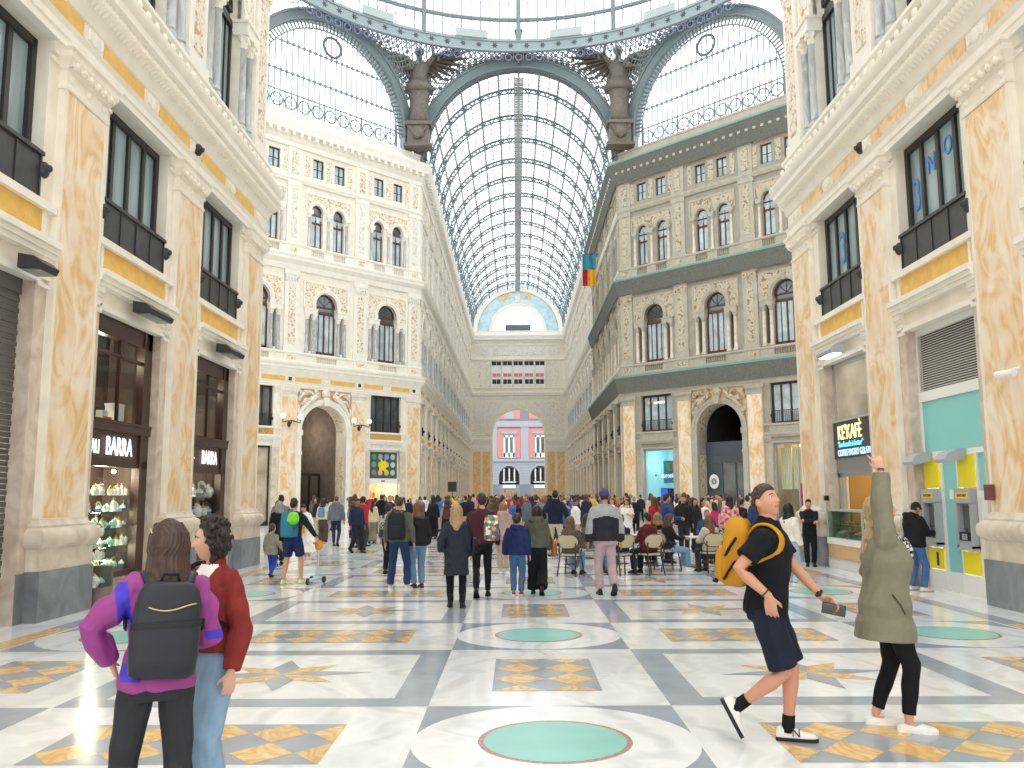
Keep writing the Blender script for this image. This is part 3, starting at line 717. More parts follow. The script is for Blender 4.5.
def street_house():
    Y0 = 150; g1 = mat('grey_plaster_house', '80838c', .8, var=.06, vs=.6); g2 = mat('light_grey_stone_house', 'a6a8ad', .8); pk = mat('salmon_pink_panel', 'd98880', .8)
    t = thing('building', 'grey street building with salmon pink window surrounds seen through the far arch', 'building', (0, Y0, 0))
    b = MB(); b.box(-22, 22, 0, 1, 0, 23); b.obj('wall', g1, t)
    b = MB(); b.box(-22, 22, -.3, 0, 7.5, 8.0); b.box(-22, 22, -.25, 0, 13.5, 14.5)
    for x in (-9.7, -4.3, 1.1, 6.5): b.box(x - .7, x + .7, -.12, 0, 8.0, 13.5)
    for i in range(8): b.box(-22, 22, -.05, 0, 3.6 + i * .48, 4.02 + i * .48)
    b.obj('string_course', g2, t)
    for x in (-12.4, -7.0, -1.6, 3.8, 9.2):
        f = MB(); f.box(x - 1.95, x + 1.95, -.06, 0, 8.1, 13.2); f.obj('window_surround', pk, t)
        f = MB(); f.box(x - 1.15, x + 1.15, -.16, 0, 8.1, 12.2, 1); f.box(x - 1.4, x + 1.4, -.35, 0, 12.3, 12.7, 1); f.box(x - .9, x + .9, -.2, 0, 8.4, 11.8, 2)
        for q in (-1, 0, 1): f.box(x + q * .8 - .13, x + q * .8 + .13, -.26, 0, 8.3, 12, 0)
        f.box(x - .95, x + .95, -.26, 0, 8.2, 9.0, 0); f.box(x - .95, x + .95, -.26, 0, 11.7, 12, 0)
        f.obj('window', [white_pl, g2, pane_d], t)
        f = MB(); f.box(x - 1.9, x + 1.9, -.06, 0, 14.9, 20, 0); f.box(x - .8, x + .8, -.12, 0, 14.9, 19, 1); f.obj('upper_window', [pk, g2], t)
        d = MB(); ring_band(d, x, 5.0, 1.75, 2.15, -.12, 0, 1); d.prism([(x - 1.75, 0)] + arc(x, 5.0, 1.75, PI, 0, 12) + [(x + 1.75, 0)], -.05, 0, 0)
        for q in (-.9, 0, .9): d.box(x + q - .1, x + q + .1, -.1, 0, 4.0, 6.3, 2)
        d.box(x - 1.2, x + 1.2, -.1, 0, 3.9, 4.1, 2); d.obj('arched_shop_opening', [mat('grey_green_shop_pane', '8b9391', .2), g2, white_pl], t)
        s = MB(); s.box(x - 1.1, x + 1.1, -.16, 0, 3.0, 3.5, 0); s.box(x - 1.4, x + 1.4, -.1, 0, 0, 2.8, 1); s.obj('shop_front', [mat('pale_lit_shop_sign', 'cfe6f2', .4, emit=.6), mat('warm_shop_goods', '9a8268', .7, var=.5, vs=4)], t)
street_house()

# ---- nets under the right-hand cornices
def net(path, z_out, o_out, z_in, o_in, label):
    b = MB(); b.sweep([(o_out, z_out), (o_out + .02, z_out), (o_in + .04, z_in), (o_in, z_in)], path, 0)
    b.sweep([(o_out - .02, z_out - .02), (o_out + .05, z_out - .02), (o_out + .05, z_out + .11), (o_out - .02, z_out + .11)], path, 1)
    o = b.obj('safety_net', [netm, nette]); return tag(o, label, 'net', 'safety nets under the right cornices')
pth = [(W, 82.5), (W, YF), (W + DK, YF - DK)]
net(pth, 9.78, .5, 8.75, .16, 'grey green safety net with teal edge under the lowest cornice at right')
net(pth, 16.7, .42, 15.7, .1, 'grey green safety net with teal edge under the middle cornice at right')
net(pth, 25.25, .68, 23.9, .1, 'grey green safety net with teal edge under the top cornice at right')

# ---- the arm's walls carry on upward and behind the viewer
for s_, nm in ((-1, 'left'), (1, 'right')):
    b = MB(); b.box(0, .6, 0, 18.75 + 18, 17.5, 26.2); b.box(0, .6, 0, 18, 0, 17.5); o = b.obj('wall_%s_plain' % nm, cream); o.location = ((-W - .75) if s_ < 0 else W + .15, -14, 0); struct(o)
# ------------------------------------------------------------------ iron and glass roof
RC = 25.9
def vault():
    g = MB(); n = 28; ys = [YF, YE]
    A = arc(0, RC, 6.98, 0, PI, n)
    g.add([(x, y, z) for y in ys for x, z in A], [(i, i + 1, n + 1 + i + 1, n + 1 + i) for i in range(n)])
    ce = g.obj('ceiling', glassroof, None, True, False); struct(ce)
    # lattice rib, copied along the vault
    r = MB(); ai = arc(0, RC, 6.52, 0, PI, 56); ao = arc(0, RC, 6.86, 0, PI, 56)
    r.tube([(x, 0, z) for x, z in ai], .075, 4); r.tube([(x, 0, z) for x, z in ao], .085, 4)
    for i in range(56):
        p, q = (ai[i], ao[i + 1]) if i % 2 == 0 else (ao[i], ai[i + 1])
        r.bar((p[0], 0, p[1]), (q[0], 0, q[1]), .075)
    for i in range(0, 57, 4): r.bar((ai[i][0], 0, ai[i][1]), (ao[i][0] * 1.0, 0, ao[i][1]), .1); r.ball((ao[i][0] * .98, 0, RC + (ao[i][1] - RC) * .98), .11, 6, 4)
    rib = r.obj('rib', iron, ce); rib.location = (0, 63.3, 0)
    for k in range(1, 14): c = dup(rib, parent=ce); c.location = (0, 63.3 + 4.64 * k, 0)
    p = MB()
    for i in range(15): a = PI * i / 14; p.bar((6.84 * math.cos(a), YF, RC + 6.84 * math.sin(a)), (6.84 * math.cos(a), YE, RC + 6.84 * math.sin(a)), .11)
    p.obj('purlin_frame', iron, ce)
    p = MB()
    for i in range(14): a = PI * (i + .5) / 14; p.bar((6.93 * math.cos(a), YF, RC + 6.93 * math.sin(a)), (6.93 * math.cos(a), YE, RC + 6.93 * math.sin(a)), .05)
    k = 0; y = YF + .4
    while y < YE: p.tube([(x, y, z) for x, z in arc(0, RC, 6.95, 0, PI, 28)], .03, 3, cap=False); y += .93
    p.obj('glazing_bar_frame', iron_l, ce)
    c = MB(); c.box(-.36, -.30, YF, YE, RC + 6.36, RC + 6.52); c.box(.30, .36, YF, YE, RC + 6.36, RC + 6.52)
    y = YF + .2
    while y < YE: c.box(-.33, .33, y, y + .17, RC + 6.42, RC + 6.46); y += .29
    c.obj('catwalk', catw, ce)
vault()
def arch_band(name, fac, u, zc, r0, r1, depth, zb, d0=-.25, mats=iron):
    b = MB(); b.cur = 0; n = 36
    ring_band(b, u, zc, r0, r1, d0, d0 + depth, n=n); ring_band(b, u, zc, r0 - .06, r0 + .08, d0 - .1, d0 + depth + .1, n=n); ring_band(b, u, zc, r1 - .08, r1 + .06, d0 - .1, d0 + depth, n=n)
    for s in (-1, 1): a, c = sorted((u + s * r0, u + s * r1)); b.box(a, c, d0, d0 + depth, zb, zc)
    o = b.obj(name, mats, None, 30); fac.put(o, 0); return struct(o)
F_front = Fac(0, YF, 0)
fa = arch_band('beam_arch', F_front, 0, 26.0, 6.9, 7.6, .6, 25.6, -.3)
b = MB(); ring_band(b, 0, 26.0, 6.72, 6.9, -.28, .3, n=36); b.obj('dark_soffit', iron_d, fa)
# keystone cartouche at the crown of the front arch
t = thing('cartouche', 'brown metal cartouche with red shield at the crown of the central glass arch', 'ornament', (0, YF - .5, 33.6))
b = MB(); b.loft([[(x * k, y, z * k + .35) for x, z in arc(0, 0, .62, 0, 2 * PI, 15)[:-1]] for k, y in ((.6, .1), (1, 0), (.95, -.18), (.6, -.28))])
for s in (-1, 1):
    b.tube([(s * .4, -.1, .9), (s * .9, -.15, 1.05), (s * 1.25, -.1, .8), (s * 1.05, -.12, .5), (s * .85, -.12, .65)], [.14, .17, .15, .12, .08], 8); b.tube([(s * .5, -.1, .1), (s * 1.2, -.08, -.1), (s * 2.3, -.02, -.2)], [.2, .16, .05], 8)
b.tube([(0, -.1, 1.0), (0, -.12, 1.4), (0, -.1, 1.75)], [.3, .2, .28], 8); b.ball((0, -.1, 1.95), (.34, .2, .2)); b.tube([(0, -.2, -.2), (0, -.25, -.6)], [.2, .1], 8)
b.obj('frame', bronze, t, 50); b = MB(); b.ball((0, -.25, .38), (.34, .12, .42), 12, 8); b.obj('shield', mat('dull_red_enamel', '8e4f4c', .5), t, True)
def lunette(fac, name):
    u, zc = 7.7, 27.3
    o = arch_band('beam_arch', fac, u, zc, 6.1, 6.7, .6, 26.1, -.05)
    b = MB(); ring_band(b, u, zc, 5.45, 5.53, .1, .2, n=36); ring_band(b, u, zc, 6.0, 6.1, .1, .2, n=36)
    for i in range(64): a = PI * (i + .5) / 64; b.bar((u + 5.5 * math.cos(a), .15, zc + 5.5 * math.sin(a)), (u + 6.05 * math.cos(a), .15, zc + 6.05 * math.sin(a)), .1)
    for s in (-1, 1): b.box(u + s * 5.49 - .04, u + s * 5.49 + .04, .1, .2, 26.2, zc)
    b.obj('rung_band', iron, o)
    f = MB()
    for i in range(27):
        x = -5.4 + i * 10.8 / 26; zt = zc + math.sqrt(max(0, 5.45 ** 2 - x * x)); f.bar((u + x, .2, 26.2), (u + x, .2, zt), .06)
    for z in (28.9, 30.9):
        w = math.sqrt(max(0, 5.45 ** 2 - max(0, z - zc) ** 2)); f.bar((u - w, .18, z), (u + w, .18, z), .075)
        for i in range(27):
            x = -5.4 + i * 10.8 / 26
            if abs(x) < w: f.ball((u + x, .16, z), .12, 6, 4)
    f.obj('glazing_frame', iron_l, o)
    r = MB(); r.bar((u - 5.5, .12, 27.5), (u + 5.5, .12, 27.5), .07); r.bar((u - 5.5, .12, 26.25), (u + 5.5, .12, 26.25), .07)
    for i in range(11):
        x = u - 5 + i; r.tube([(px, .12, pz) for px, pz in arc(x, 26.85, .42, 0, 2 * PI, 14)], .05, 4, cap=False); r.bar((x + .5, .12, 26.2), (x + .5, .12, 27.6), .05)
        r.bar((x - .3, .12, 26.55), (x + .3, .12, 27.15), .03); r.bar((x - .3, .12, 27.15), (x + .3, .12, 26.55), .03)
    r.obj('gallery_railing', iron, o)
    c = MB(); cz = 31.75; c.tube([(px, .08, pz) for px, pz in arc(u, cz, .68, 0, 2 * PI, 24)], .09, 6, cap=False); c.obj('clock_ring', iron_d, o)
    g = MB(); g.prism([(u - 5.45, 26.2)] + arc(u, zc, 5.45, PI, 0, 30) + [(u + 5.45, 26.2)], .22, .23); g.obj('pane', glassroof, o)
    return o
lunette(F_dl, 'left'); lunette(F_dr, 'right')
RY, RR = 41.6, 17.6
def dome():
    def circ(r, z, n=64): return [(r * math.sin(2 * PI * i / n), RY + r * math.cos(2 * PI * i / n), z) for i in range(n)]
    b = MB()
    rings = [circ(RR, 33.65), circ(RR, 34.4), circ(RR + .3, 34.4), circ(RR + .3, 33.65)]; b.loft(rings + [rings[0]], cap=False)
    for z, q in ((33.65, .1), (34.4, .09)):
        k = [circ(RR - q, z - q), circ(RR - q, z + q), circ(RR + .2, z + q), circ(RR + .2, z - q)]; b.loft(k + [k[0]], cap=False)
    o = b.obj('beam_ring', mat('pale_blue_grey_iron', '93a0a3', .5), None, 30); struct(o)
    s = MB()       # raised stars
    for i in range(96):
        a = 2 * PI * (i + .5) / 96; ca, sa = math.cos(a), math.sin(a); pts = []
        for q in range(12): r = .25 if q % 2 == 0 else .1; t = PI * q / 6; pts.append((r * math.cos(t), r * math.sin(t)))
        fr = [((RR - .04) * sa + x * ca, RY + (RR - .04) * ca - x * sa, 34.02 + z) for x, z in pts]; bk = [((RR + .02) * sa + x * ca, RY + (RR + .02) * ca - x * sa, 34.02 + z) for x, z in pts]
        s.loft([bk, fr])
    s.obj('star_band', mat('dark_bronze_star', '4d4a4b', .6), o)
    p = MB()
    def prof(t): # dome meridian: drum then curve inwards
        return (RR, 34.4 + t) if t < 8 else (RR * math.cos((t - 8) / 14 * PI / 2 * .92), 42.4 + 12 * math.sin((t - 8) / 14 * PI / 2))
    ts = [0, 2, 4, 6, 8, 10, 12, 14, 16, 18, 20, 22]
    for i in range(16):
        a = 2 * PI * i / 16; p.tube([(prof(t)[0] * math.sin(a), RY + prof(t)[0] * math.cos(a), prof(t)[1]) for t in ts], .17, 6)
    p.obj('post_frame', iron, o)
    q = MB()
    for z, r in ((36.0, .15), (39.6, .12), (42.4, .2)): q.tube(circ(RR, z) + [circ(RR, z)[0]], r, 6, cap=False)
    q.obj('hoop', iron, o)
    m = MB()
    for i in range(160):
        if i % 10 == 0: continue
        a = 2 * PI * i / 160; m.bar((RR * math.sin(a), RY + RR * math.cos(a), 34.4), (RR * math.sin(a), RY + RR * math.cos(a), 42.4), .06)
        for z in (35.3, 37.3, 38.6): m.ball((RR * math.sin(a), RY + RR * math.cos(a), z), .07, 5, 4)
    m.obj('glazing_frame', iron_l, o)
    v = MB()
    for i in range(16):
        a = 2 * PI * (i + .5) / 16; M_ = Matrix.Translation((0, RY, 0)) @ Matrix.Rotation(-a, 4, 'Z'); k = len(v.v)
        v.box(-1.15, 1.15, RR - .25, RR - .1, 34.45, 35.05)
        v.xf(M_, k)
    v.obj('louvre_panel', mat('pale_grey_louvre', 'aab4b4', .6), o)
    g = MB(); g.loft([circ(prof(t)[0] + .05, prof(t)[1], 64) for t in ts], cap=False); g.obj('pane', glassroof, o, True, False)
    # fringe of scrolls below the ring
    f = MB()
    for i in range(150):
        a = 2 * PI * i / 150; k = len(f.v); f.tube([(x, 0, z) for x, z in arc(0, 33.2, .24, 0, 2 * PI, 8)], .05, 4, cap=False); f.bar((.35, 0, 33.5), (.35, 0, 32.95), .04)
        f.xf(Matrix.Translation((0, RY, 0)) @ Matrix.Rotation(-a, 4, 'Z') @ Matrix.Translation((0, RR + .1, 0)), k)
    f.obj('scroll_fringe', iron_l, o)
dome()
def pendentive(s):
    """filigree skin from the arches up to the ring around one corner"""
    b = MB(); n, m = 32, 7; G = []
    for i in range(n + 1):
        f = math.radians(2.5 + 38.5 * i / n); dx, dy = math.sin(f), math.cos(f)
        t1 = (YF - RY) / dy; t2 = (W + YF - RY) / (dx + dy)
        if t1 * dx <= W: x, y, u, zc, R = t1 * dx, YF, t1 * dx, 26.0, 7.66
        else: x, y = t2 * dx, RY + t2 * dy; u = 7.7 - math.hypot(x - W, YF - y); zc, R = 27.3, 6.76
        z0 = zc + math.sqrt(R * R - u * u) if abs(u) < R else 26.6
        z0 = max(z0, 26.6); col = []
        for j in range(m + 1):
            k = j / m; q = k ** 4; rx, ry = (RR + .15) * dx, RY + (RR + .15) * dy
            col.append((s * (x + (rx - x) * q), y - .05 + (ry - y) * q, z0 + (33.6 - z0) * k))
        G.append(col)
    for i in range(n):
        for j in range(m):
            if abs(G[i][j][2] - G[i + 1][j][2]) > 2.5: continue
            b.bar(G[i][j], G[i + 1][j + 1], .065); b.bar(G[i + 1][j], G[i][j + 1], .065)
            if (i + j) % 2: b.ball(G[i][j], .15, 6, 4)
    o = b.obj('spandrel_lattice', iron); return struct(o)
pendentive(-1); pendentive(1)
# ------------------------------------------------------------------ winged statues
def angel(s):
    x0, y0 = s * 7.2, YF - 1.25
    t = thing('angel_statue', 'brown metal winged angel standing between the glass arches at the %s of the vault' % ('left' if s < 0 else 'right'), 'statue', (x0, y0, 28.3), 0, 'winged angels under the dome ring')
    b = MB(); R = lambda z, rx, ry, x=0, y=0, n=14: [(x + rx * math.cos(2 * PI * i / n) * (1 + .07 * math.sin(5 * 2 * PI * i / n)), y + ry * math.sin(2 * PI * i / n), z) for i in range(n)]
    b.loft([R(0, .62, .45), R(.5, .55, .42), R(1.5, .55, .42, .03), R(2.3, .66, .46, .02), R(2.7, .7, .45), R(3.0, .55, .38), R(3.3, .45, .34), R(3.9, .62, .38), R(4.2, .6, .3), R(4.4, .25, .2)])
    b.loft([R(2.2, .85, .6), R(2.6, .8, .56), R(3.0, .6, .45)])
    b.tube([(0, 0, 4.3), (0, -.02, 4.7)], [.17, .15], 8); b.ball((0, -.05, 4.95), (.25, .29, .34), 12, 8); b.ball((0, .06, 5.05), (.3, .3, .3), 10, 7); b.tube([(0, -.33, 4.97), (0, -.38, 4.88)], [.04, .06], 6)
    for q in (-1, 1):
        up = q == s
        if up: b.tube([(q * .5, 0, 4.1), (q * .75, -.3, 3.7), (q * .35, -.6, 3.6)], [.18, .14, .1], 8)
        else: b.tube([(q * .5, 0, 4.1), (q * .85, -.1, 4.6), (q * .75, -.15, 5.5)], [.18, .13, .08], 8); b.tube([(q * .75, -.15, 5.45), (q * .45, -.15, 5.75), (q * .35, -.15, 6.0)], [.05, .05, .03], 6)
    b.obj('figure', bronze, t, True)
    for q in (-1, 1):
        w = MB(); n = 9
        for i in range(n):
            f = i / (n - 1); p0 = (q * (.2 + .9 * f), .3, 4.0 + .75 * f); L = 1.7 + 1.4 * f; a = -1.25 + 1.75 * f
            p1 = (p0[0] + q * L * math.cos(a) * .75, .35 + .1 * f, p0[2] + L * math.sin(a) * .75 + .1); w.tube([p0, [(p0[k] + p1[k]) / 2 for k in range(3)], p1], [.3, .3, .07], 6, flat=.35)
        w.tube([(q * .15, .25, 3.9), (q * .8, .3, 4.75), (q * 1.6, .33, 5.15)], [.2, .22, .16], 8); w.obj('wing', bronze, t, 50)
    b = MB(); b.box(-.75, .75, -.5, .5, -.25, 0); b.box(-.6, .6, -.4, .5, -1.7, -.25); b.box(-.8, .8, -.55, .5, -1.75, -1.55); b.ball((0, -.45, -.8), (.4, .2, .45), 10, 7); b.tube([(-.5, -.4, -.4), (0, -.55, -1.2), (.5, -.4, -.4)], .12, 6); b.obj('pedestal', bronze, t, 40); t.scale = (1.25, 1.1, 1.08); t.location.z = 28.2
angel(-1); angel(1)
# ------------------------------------------------------------------ flag
t = thing('flag', 'blue yellow and red flag hanging from the right wall of the far arm', 'flag', (6.3, 76, 23.2))
b = MB(); n = 9
def cloth(b, x0, x1, z0, z1, mi):
    k = 8; vs = []
    for j in range(2):
        for i in range(k + 1):
            for zz in (z0, z1): vs.append((x0 + (x1 - x0) * i / k, .1 * math.sin(i * 1.3 + zz * .6) + .012 * j, zz))
    m = 2 * (k + 1); fs = []
    for i in range(k): a = 2 * i; fs += [(a, a + 2, a + 3, a + 1), (m + a, m + a + 1, m + a + 3, m + a + 2)]
    b.add(vs, fs, mi)
cloth(b, -.6, .6, -1.4, 0, 0); cloth(b, -.15, .6, -2.9, -1.4, 1); cloth(b, -.6, -.15, -2.9, -1.4, 2)
b.obj('banner', [mat('flag_blue', '3f96ad', .8), mat('flag_yellow', 'f6b91f', .8), mat('flag_red', 'c82a3c', .8)], t, False, False)
b = MB(); b.tube([(-.7, 0, .02), (.95, 0, .02)], .035, 8); b.obj('flag_pole', iron_d, t)
# ------------------------------------------------------------------ lettering and shops
def text(body, size, m, parent, loc, sx=1, ext=.008, align='CENTER', rz=0, name='lettering', shear=0):
    cu = bpy.data.curves.new(name, 'FONT'); cu.body = body; cu.size = size; cu.extrude = ext; cu.align_x = align; cu.align_y = 'CENTER'; cu.shear = shear; cu.resolution_u = 3
    cu.offset = size * .004
    cu.materials.append(m); q = bpy.data.objects.new('tmp', cu); TMP.collection.objects.link(q); vl = TMP.view_layers[0]; vl.update(); dg = vl.depsgraph
    me = bpy.data.meshes.new_from_object(q.evaluated_get(dg), depsgraph=dg); bpy.data.objects.remove(q); o = link(name, me, parent)
    o.location = loc; o.rotation_euler = (PI / 2, 0, rz); o.scale = (sx, 1, 1); return o
lit_w = mat('white_lit_letter', 'ffffff', .4, emit=.8)
lit_y = mat('cream_lit_letter', 'fff0b0', .4, emit=1.0)
lit_c = mat('cyan_lit_letter', '6fd0ff', .4, emit=1.2)
lit_b = mat('pale_blue_lit_letter', 'b8d8ff', .4, emit=1.0)
warm_wall = mat('warm_shop_wall', 'c9a86e', .7, var=.1)
ORD = ['first', 'second', 'third', 'fourth', 'fifth', 'sixth', 'seventh', 'eighth', 'ninth', 'tenth', 'eleventh', 'twelfth']
def room(fac, u, hw, z0, z1, d0, d1, m, name='wall_shop_room', fl=None):
    b = MB(); k = .06
    b.box(u - hw - k, u + hw + k, d1, d1 + k, z0, z1); b.box(u - hw - k, u - hw, d0, d1, z0, z1); b.box(u + hw, u + hw + k, d0, d1, z0, z1); b.box(u - hw - k, u + hw + k, d0, d1, z1, z1 + k)
    b.box(u - hw - k, u + hw + k, d0, d1, z0 - k, z0, 1 if fl else 0)
    o = b.obj(name, [m, fl] if fl else m); fac.put(o, 0); return struct(o)
def lamp(fac, u, d, z, e, col=(1, .8, .55), r=.1):
    l = bpy.data.lights.new('shop_or_fill_light', 'POINT'); l.energy = e; l.color = col; l.shadow_soft_size = r
    o = bpy.data.objects.new('shop_or_fill_light', l); COL.objects.link(o); fac.put(o, u, d, z); return o
# porcelain for the left shop windows
porc = mat('white_porcelain', 'f1efe9', .2); porb = mat('blue_painted_porcelain', '5c7ba6', .25); gold = mat('gilded_brass', 'c99a3f', .3, .7); blk = mat('black_case', '1b1a1a', .4)
def it_jar():
    b = MB(); b.lathe([(.035, 0), (.055, .02), (.06, .07), (.05, .11), (.04, .12)], n=10); b.lathe([(.045, .12), (.035, .145), (.01, .155), (.014, .17), (.004, .18)], n=10, mi=1); return b.obj('porcelain_jar', [porc, gold], None, 40)
def it_pot():
    b = MB(); b.lathe([(.04, 0), (.07, .04), (.07, .08), (.04, .12), (.02, .125), (.015, .15), (.004, .155)], n=10); b.tube([(.06, 0, .05), (.1, 0, .07), (.12, 0, .12)], [.018, .013, .009], 6); b.tube([(-.06, 0, .1), (-.11, 0, .1), (-.11, 0, .05), (-.06, 0, .04)], .009, 5, 1); return b.obj('teapot', [porc, porb], None, 40)
def it_plate():
    b = MB(); b.lathe([(.02, -.012), (.07, -.006), (.1, .008), (.1, .012), (.06, 0), (.02, 0)], n=16); b.lathe([(.045, .002), (.06, .004), (.0, .004)], n=12, mi=1); b.xf(Matrix.Translation((0, .03, .1)) @ Matrix.Rotation(PI / 2 - .25, 4, 'X')); return b.obj('painted_plate', [porc, porb], None, 40)
def it_fig():
    b = MB(); b.lathe([(.05, 0), (.05, .015), (.035, .03), (.04, .08), (.025, .11), (.035, .14), (.015, .165)], n=9); b.ball((0, 0, .185), .022, 8, 6, 1); b.tube([(-.03, 0, .14), (-.06, -.02, .1), (-.02, -.04, .1)], .01, 5); return b.obj('porcelain_figurine', [porc, gold], None, 40)
def it_box():
    b = MB(); b.box(-.06, .06, -.04, .04, 0, .05); b.lathe([(.05, .05), (.045, .08), (.02, .1), (.008, .12)], n=10, mi=1); return b.obj('trinket_box', [porb, porc], None, 40)
ITEMS = [(it_jar(), 'gilt-lidded white jar'), (it_pot(), 'blue-handled teapot'), (it_plate(), 'blue-centred plate'), (it_fig(), 'porcelain figurine'), (it_box(), 'blue trinket box')]
for o, _ in ITEMS: proto(o)
def shelf_row(fac, u0, u1, d, z, n, where, group, seq, scale=1.5):
    for i in range(n):
        o, lab = ITEMS[seq[i % len(seq)]]; c = dup(o, '%s, %s from left, %s' % (lab, ORD[i], where), group); fac.put(c, u0 + (i + .5) * (u1 - u0) / n, d + RND.uniform(-.04, .04), z, RND.uniform(-.4, .4)); c['category'] = 'porcelain'
        k = scale * RND.uniform(.85, 1.15); c.scale = (k, k, k)
def shopfront(fac, u, tag_, shelves, full):
    t = thing('shop_window', 'dark wooden shop window with %s' % tag_, 'shop window'); fac.put(t, u, .3)
    b = MB(); hw = 1.24
    b.box(-hw, -hw + .09, -.05, .08, 0, 4.82); b.box(hw - .36, hw, -.05, .08, 0, 4.82); b.box(hw - .40, hw - .34, -.08, .0, .3, 4.8); b.box(-hw, hw, -.05, .08, 4.5, 4.82); b.box(-hw, hw, -.09, .08, 2.86, 3.02); b.box(-hw, hw, -.05, .08, 2.25, 2.38); b.box(-hw, hw, -.04, .08, .34, .44)
    b.box(-hw, hw, -.11, .02, 3.0, 3.05); b.box(-.02, .02, -.02, .04, 3.02, 4.5); b.box(-hw, hw, -.02, .03, 4.18, 4.24)
    b.obj('frame', wood_d, t)
    b = MB(); b.box(-hw + .05, hw - .36, -.03, .05, 2.36, 2.86); b.obj('fascia_board', mat('dark_brown_sign_board', '43302a', .4), t)
    b = MB(); b.box(-hw + .09, hw - .36, .01, .02, .44, 2.26); b.box(-hw + .09, hw - .36, .01, .02, 3.05, 4.5); b.obj('pane', glasspane, t)
    b = MB(); b.box(-hw, hw, -.02, .1, 0, .34); b.obj('plinth', marble('red_plinth_marble', [(.3, 'b08d80'), (.5, '9c7468'), (.75, 'c6aa9c')], 2), t)
    x0, x1 = -hw + .1, hw - .08
    for k, z in enumerate(shelves):
        s = MB(); s.box(x0, x1, .13, .5, z - .018, z); s.obj('shelf', glassgreen if full else wood_r, t)
    room(fac, u, hw - .05, .36, 4.8, .42, 1.05, mat('brown_shop_lining', '43302a', .6))
    return t
uA, uB = 11.24, 15.69
shA = [1.76, 1.47, 1.18, .86, .46]
tA = shopfront(F_nl, uA, 'five shelves of porcelain under a large white sign, beside the nearest left pilaster', shA, True)
fasA = [c for c in tA.children if c.name.startswith('fascia')][0]; text('BARRA', .46, lit_w, fasA, (.03, -.06, 2.59), .72); text('CALI', .34, lit_w, fasA, (-.92, -.06, 2.56), .6)
tB = shopfront(F_nl, uB, 'a small white sign, second along the left wall', [1.72, 1.28, .8], False)
fasB = [c for c in tB.children if c.name.startswith('fascia')][0]; text('BARRA', .44, lit_w, fasB, (.1, -.06, 2.59), .72); text('-', .3, lit_w, fasB, (-.85, -.06, 2.59), .72)
nm = ['top', 'second', 'third', 'fourth', 'bottom']
seqs = [[0, 0, 3, 0], [4, 2, 1, 3, 2], [1, 3, 0, 4], [3, 1, 4, 1, 0], [1, 0, 2, 4]]
for k, z in enumerate(shA): shelf_row(F_nl, uA - 1.12, uA + 1.06, .5, z, 12, '%s shelf of the larger porcelain window' % nm[k], 'porcelain on the %s shelf of the larger window' % nm[k], seqs[k], 1.08)
for k, z in enumerate([1.72, 1.28, .8]): shelf_row(F_nl, uB - 1.1, uB + 1.02, .52, z, 8, '%s shelf of the second left shop window' % nm[k], 'porcelain on the %s shelf of the second shop window' % nm[k], seqs[k + 1], 1.8)
t = thing('mantel_clock', 'black framed round clock at the left of the top shelf of porcelain', 'clock'); F_nl.put(t, uA - .72, .75, 1.76)
b = MB(); b.tube([(0, .03, .25), (0, -.03, .25)], .2, 20); b.box(-.15, .15, -.04, .06, 0, .1); b.obj('case', blk, t, 40); b = MB(); b.tube([(0, -.02, .25), (0, -.04, .25)], .15, 20); b.obj('dial', mat('grey_clock_dial', 'b9bfc0', .3), t)
for u_, z_, e_ in ((uA - .5, 2.15, 60), (uA + .4, 2.15, 60), (uA + .3, 1.40, 24), (uA - .5, 1.40, 20), (uA - .1, 1.10, 24), (uA + .3, .80, 20), (uA - .4, .80, 18), (uB - .4, 2.15, 45), (uB + .4, 1.2, 20), (uA, 4.3, 30), (uB, 4.3, 30)): lamp(F_nl, u_, .72 if z_ > 1.2 else .6, z_, e_)
b = MB(); b.ball((0, 0, 0), .04); sp = b.obj('spot_lamp', mat('warm_lit_bulb', 'ffe9c0', .4, emit=12)); F_nl.put(sp, uA + .25, .42, 2.18); tag(sp, 'small lit bulb above the top shelf of porcelain', 'lamp')
# upper part of the larger window
t = thing('louvred_shutter', 'reddish wooden louvred shutter behind the upper shop window at left', 'shutter'); F_nl.put(t, uA - .9, .47, 3.08)
b = MB(); b.box(-.27, -.22, 0, .05, 0, .85); b.box(.22, .27, 0, .05, 0, .85); b.box(-.27, .27, 0, .05, 0, .05); b.box(-.27, .27, 0, .05, .8, .85)
for i in range(14): b.box(-.22, .22, .0, .035, .07 + i * .052, .10 + i * .052)
b.obj('frame', wood_r, t)
b = MB(); b.box(-.17, .17, 0, .2, 0, .36); b.box(-.18, .18, -.01, .21, .33, .37); o = b.obj('storage_box', white_pl); F_nl.put(o, uA + .55, .5, 3.05); tag(o, 'white storage box on the ledge behind the upper shop window', 'box')
b = MB(); b.box(-.1, .1, 0, .12, 0, .2); b.box(-.08, .22, -.02, .1, 0, .09, 1); o = b.obj('parcel', [white_pl, mat('pink_red_card', 'cf6d6d', .6)]); F_nl.put(o, uA - .02, .5, 3.05); tag(o, 'small white and pink parcel left of the white storage box', 'box')
b = MB(); b.lathe([(.08, 0), (.03, .05), (.02, .25), (.14, .4), (.13, .42), (.0, .4)], n=14); o = b.obj('pedestal_bowl', porc, None, 40); F_nl.put(o, uB - .35, .65, 3.05); tag(o, 'white stemmed bowl in the upper second shop window', 'bowl')
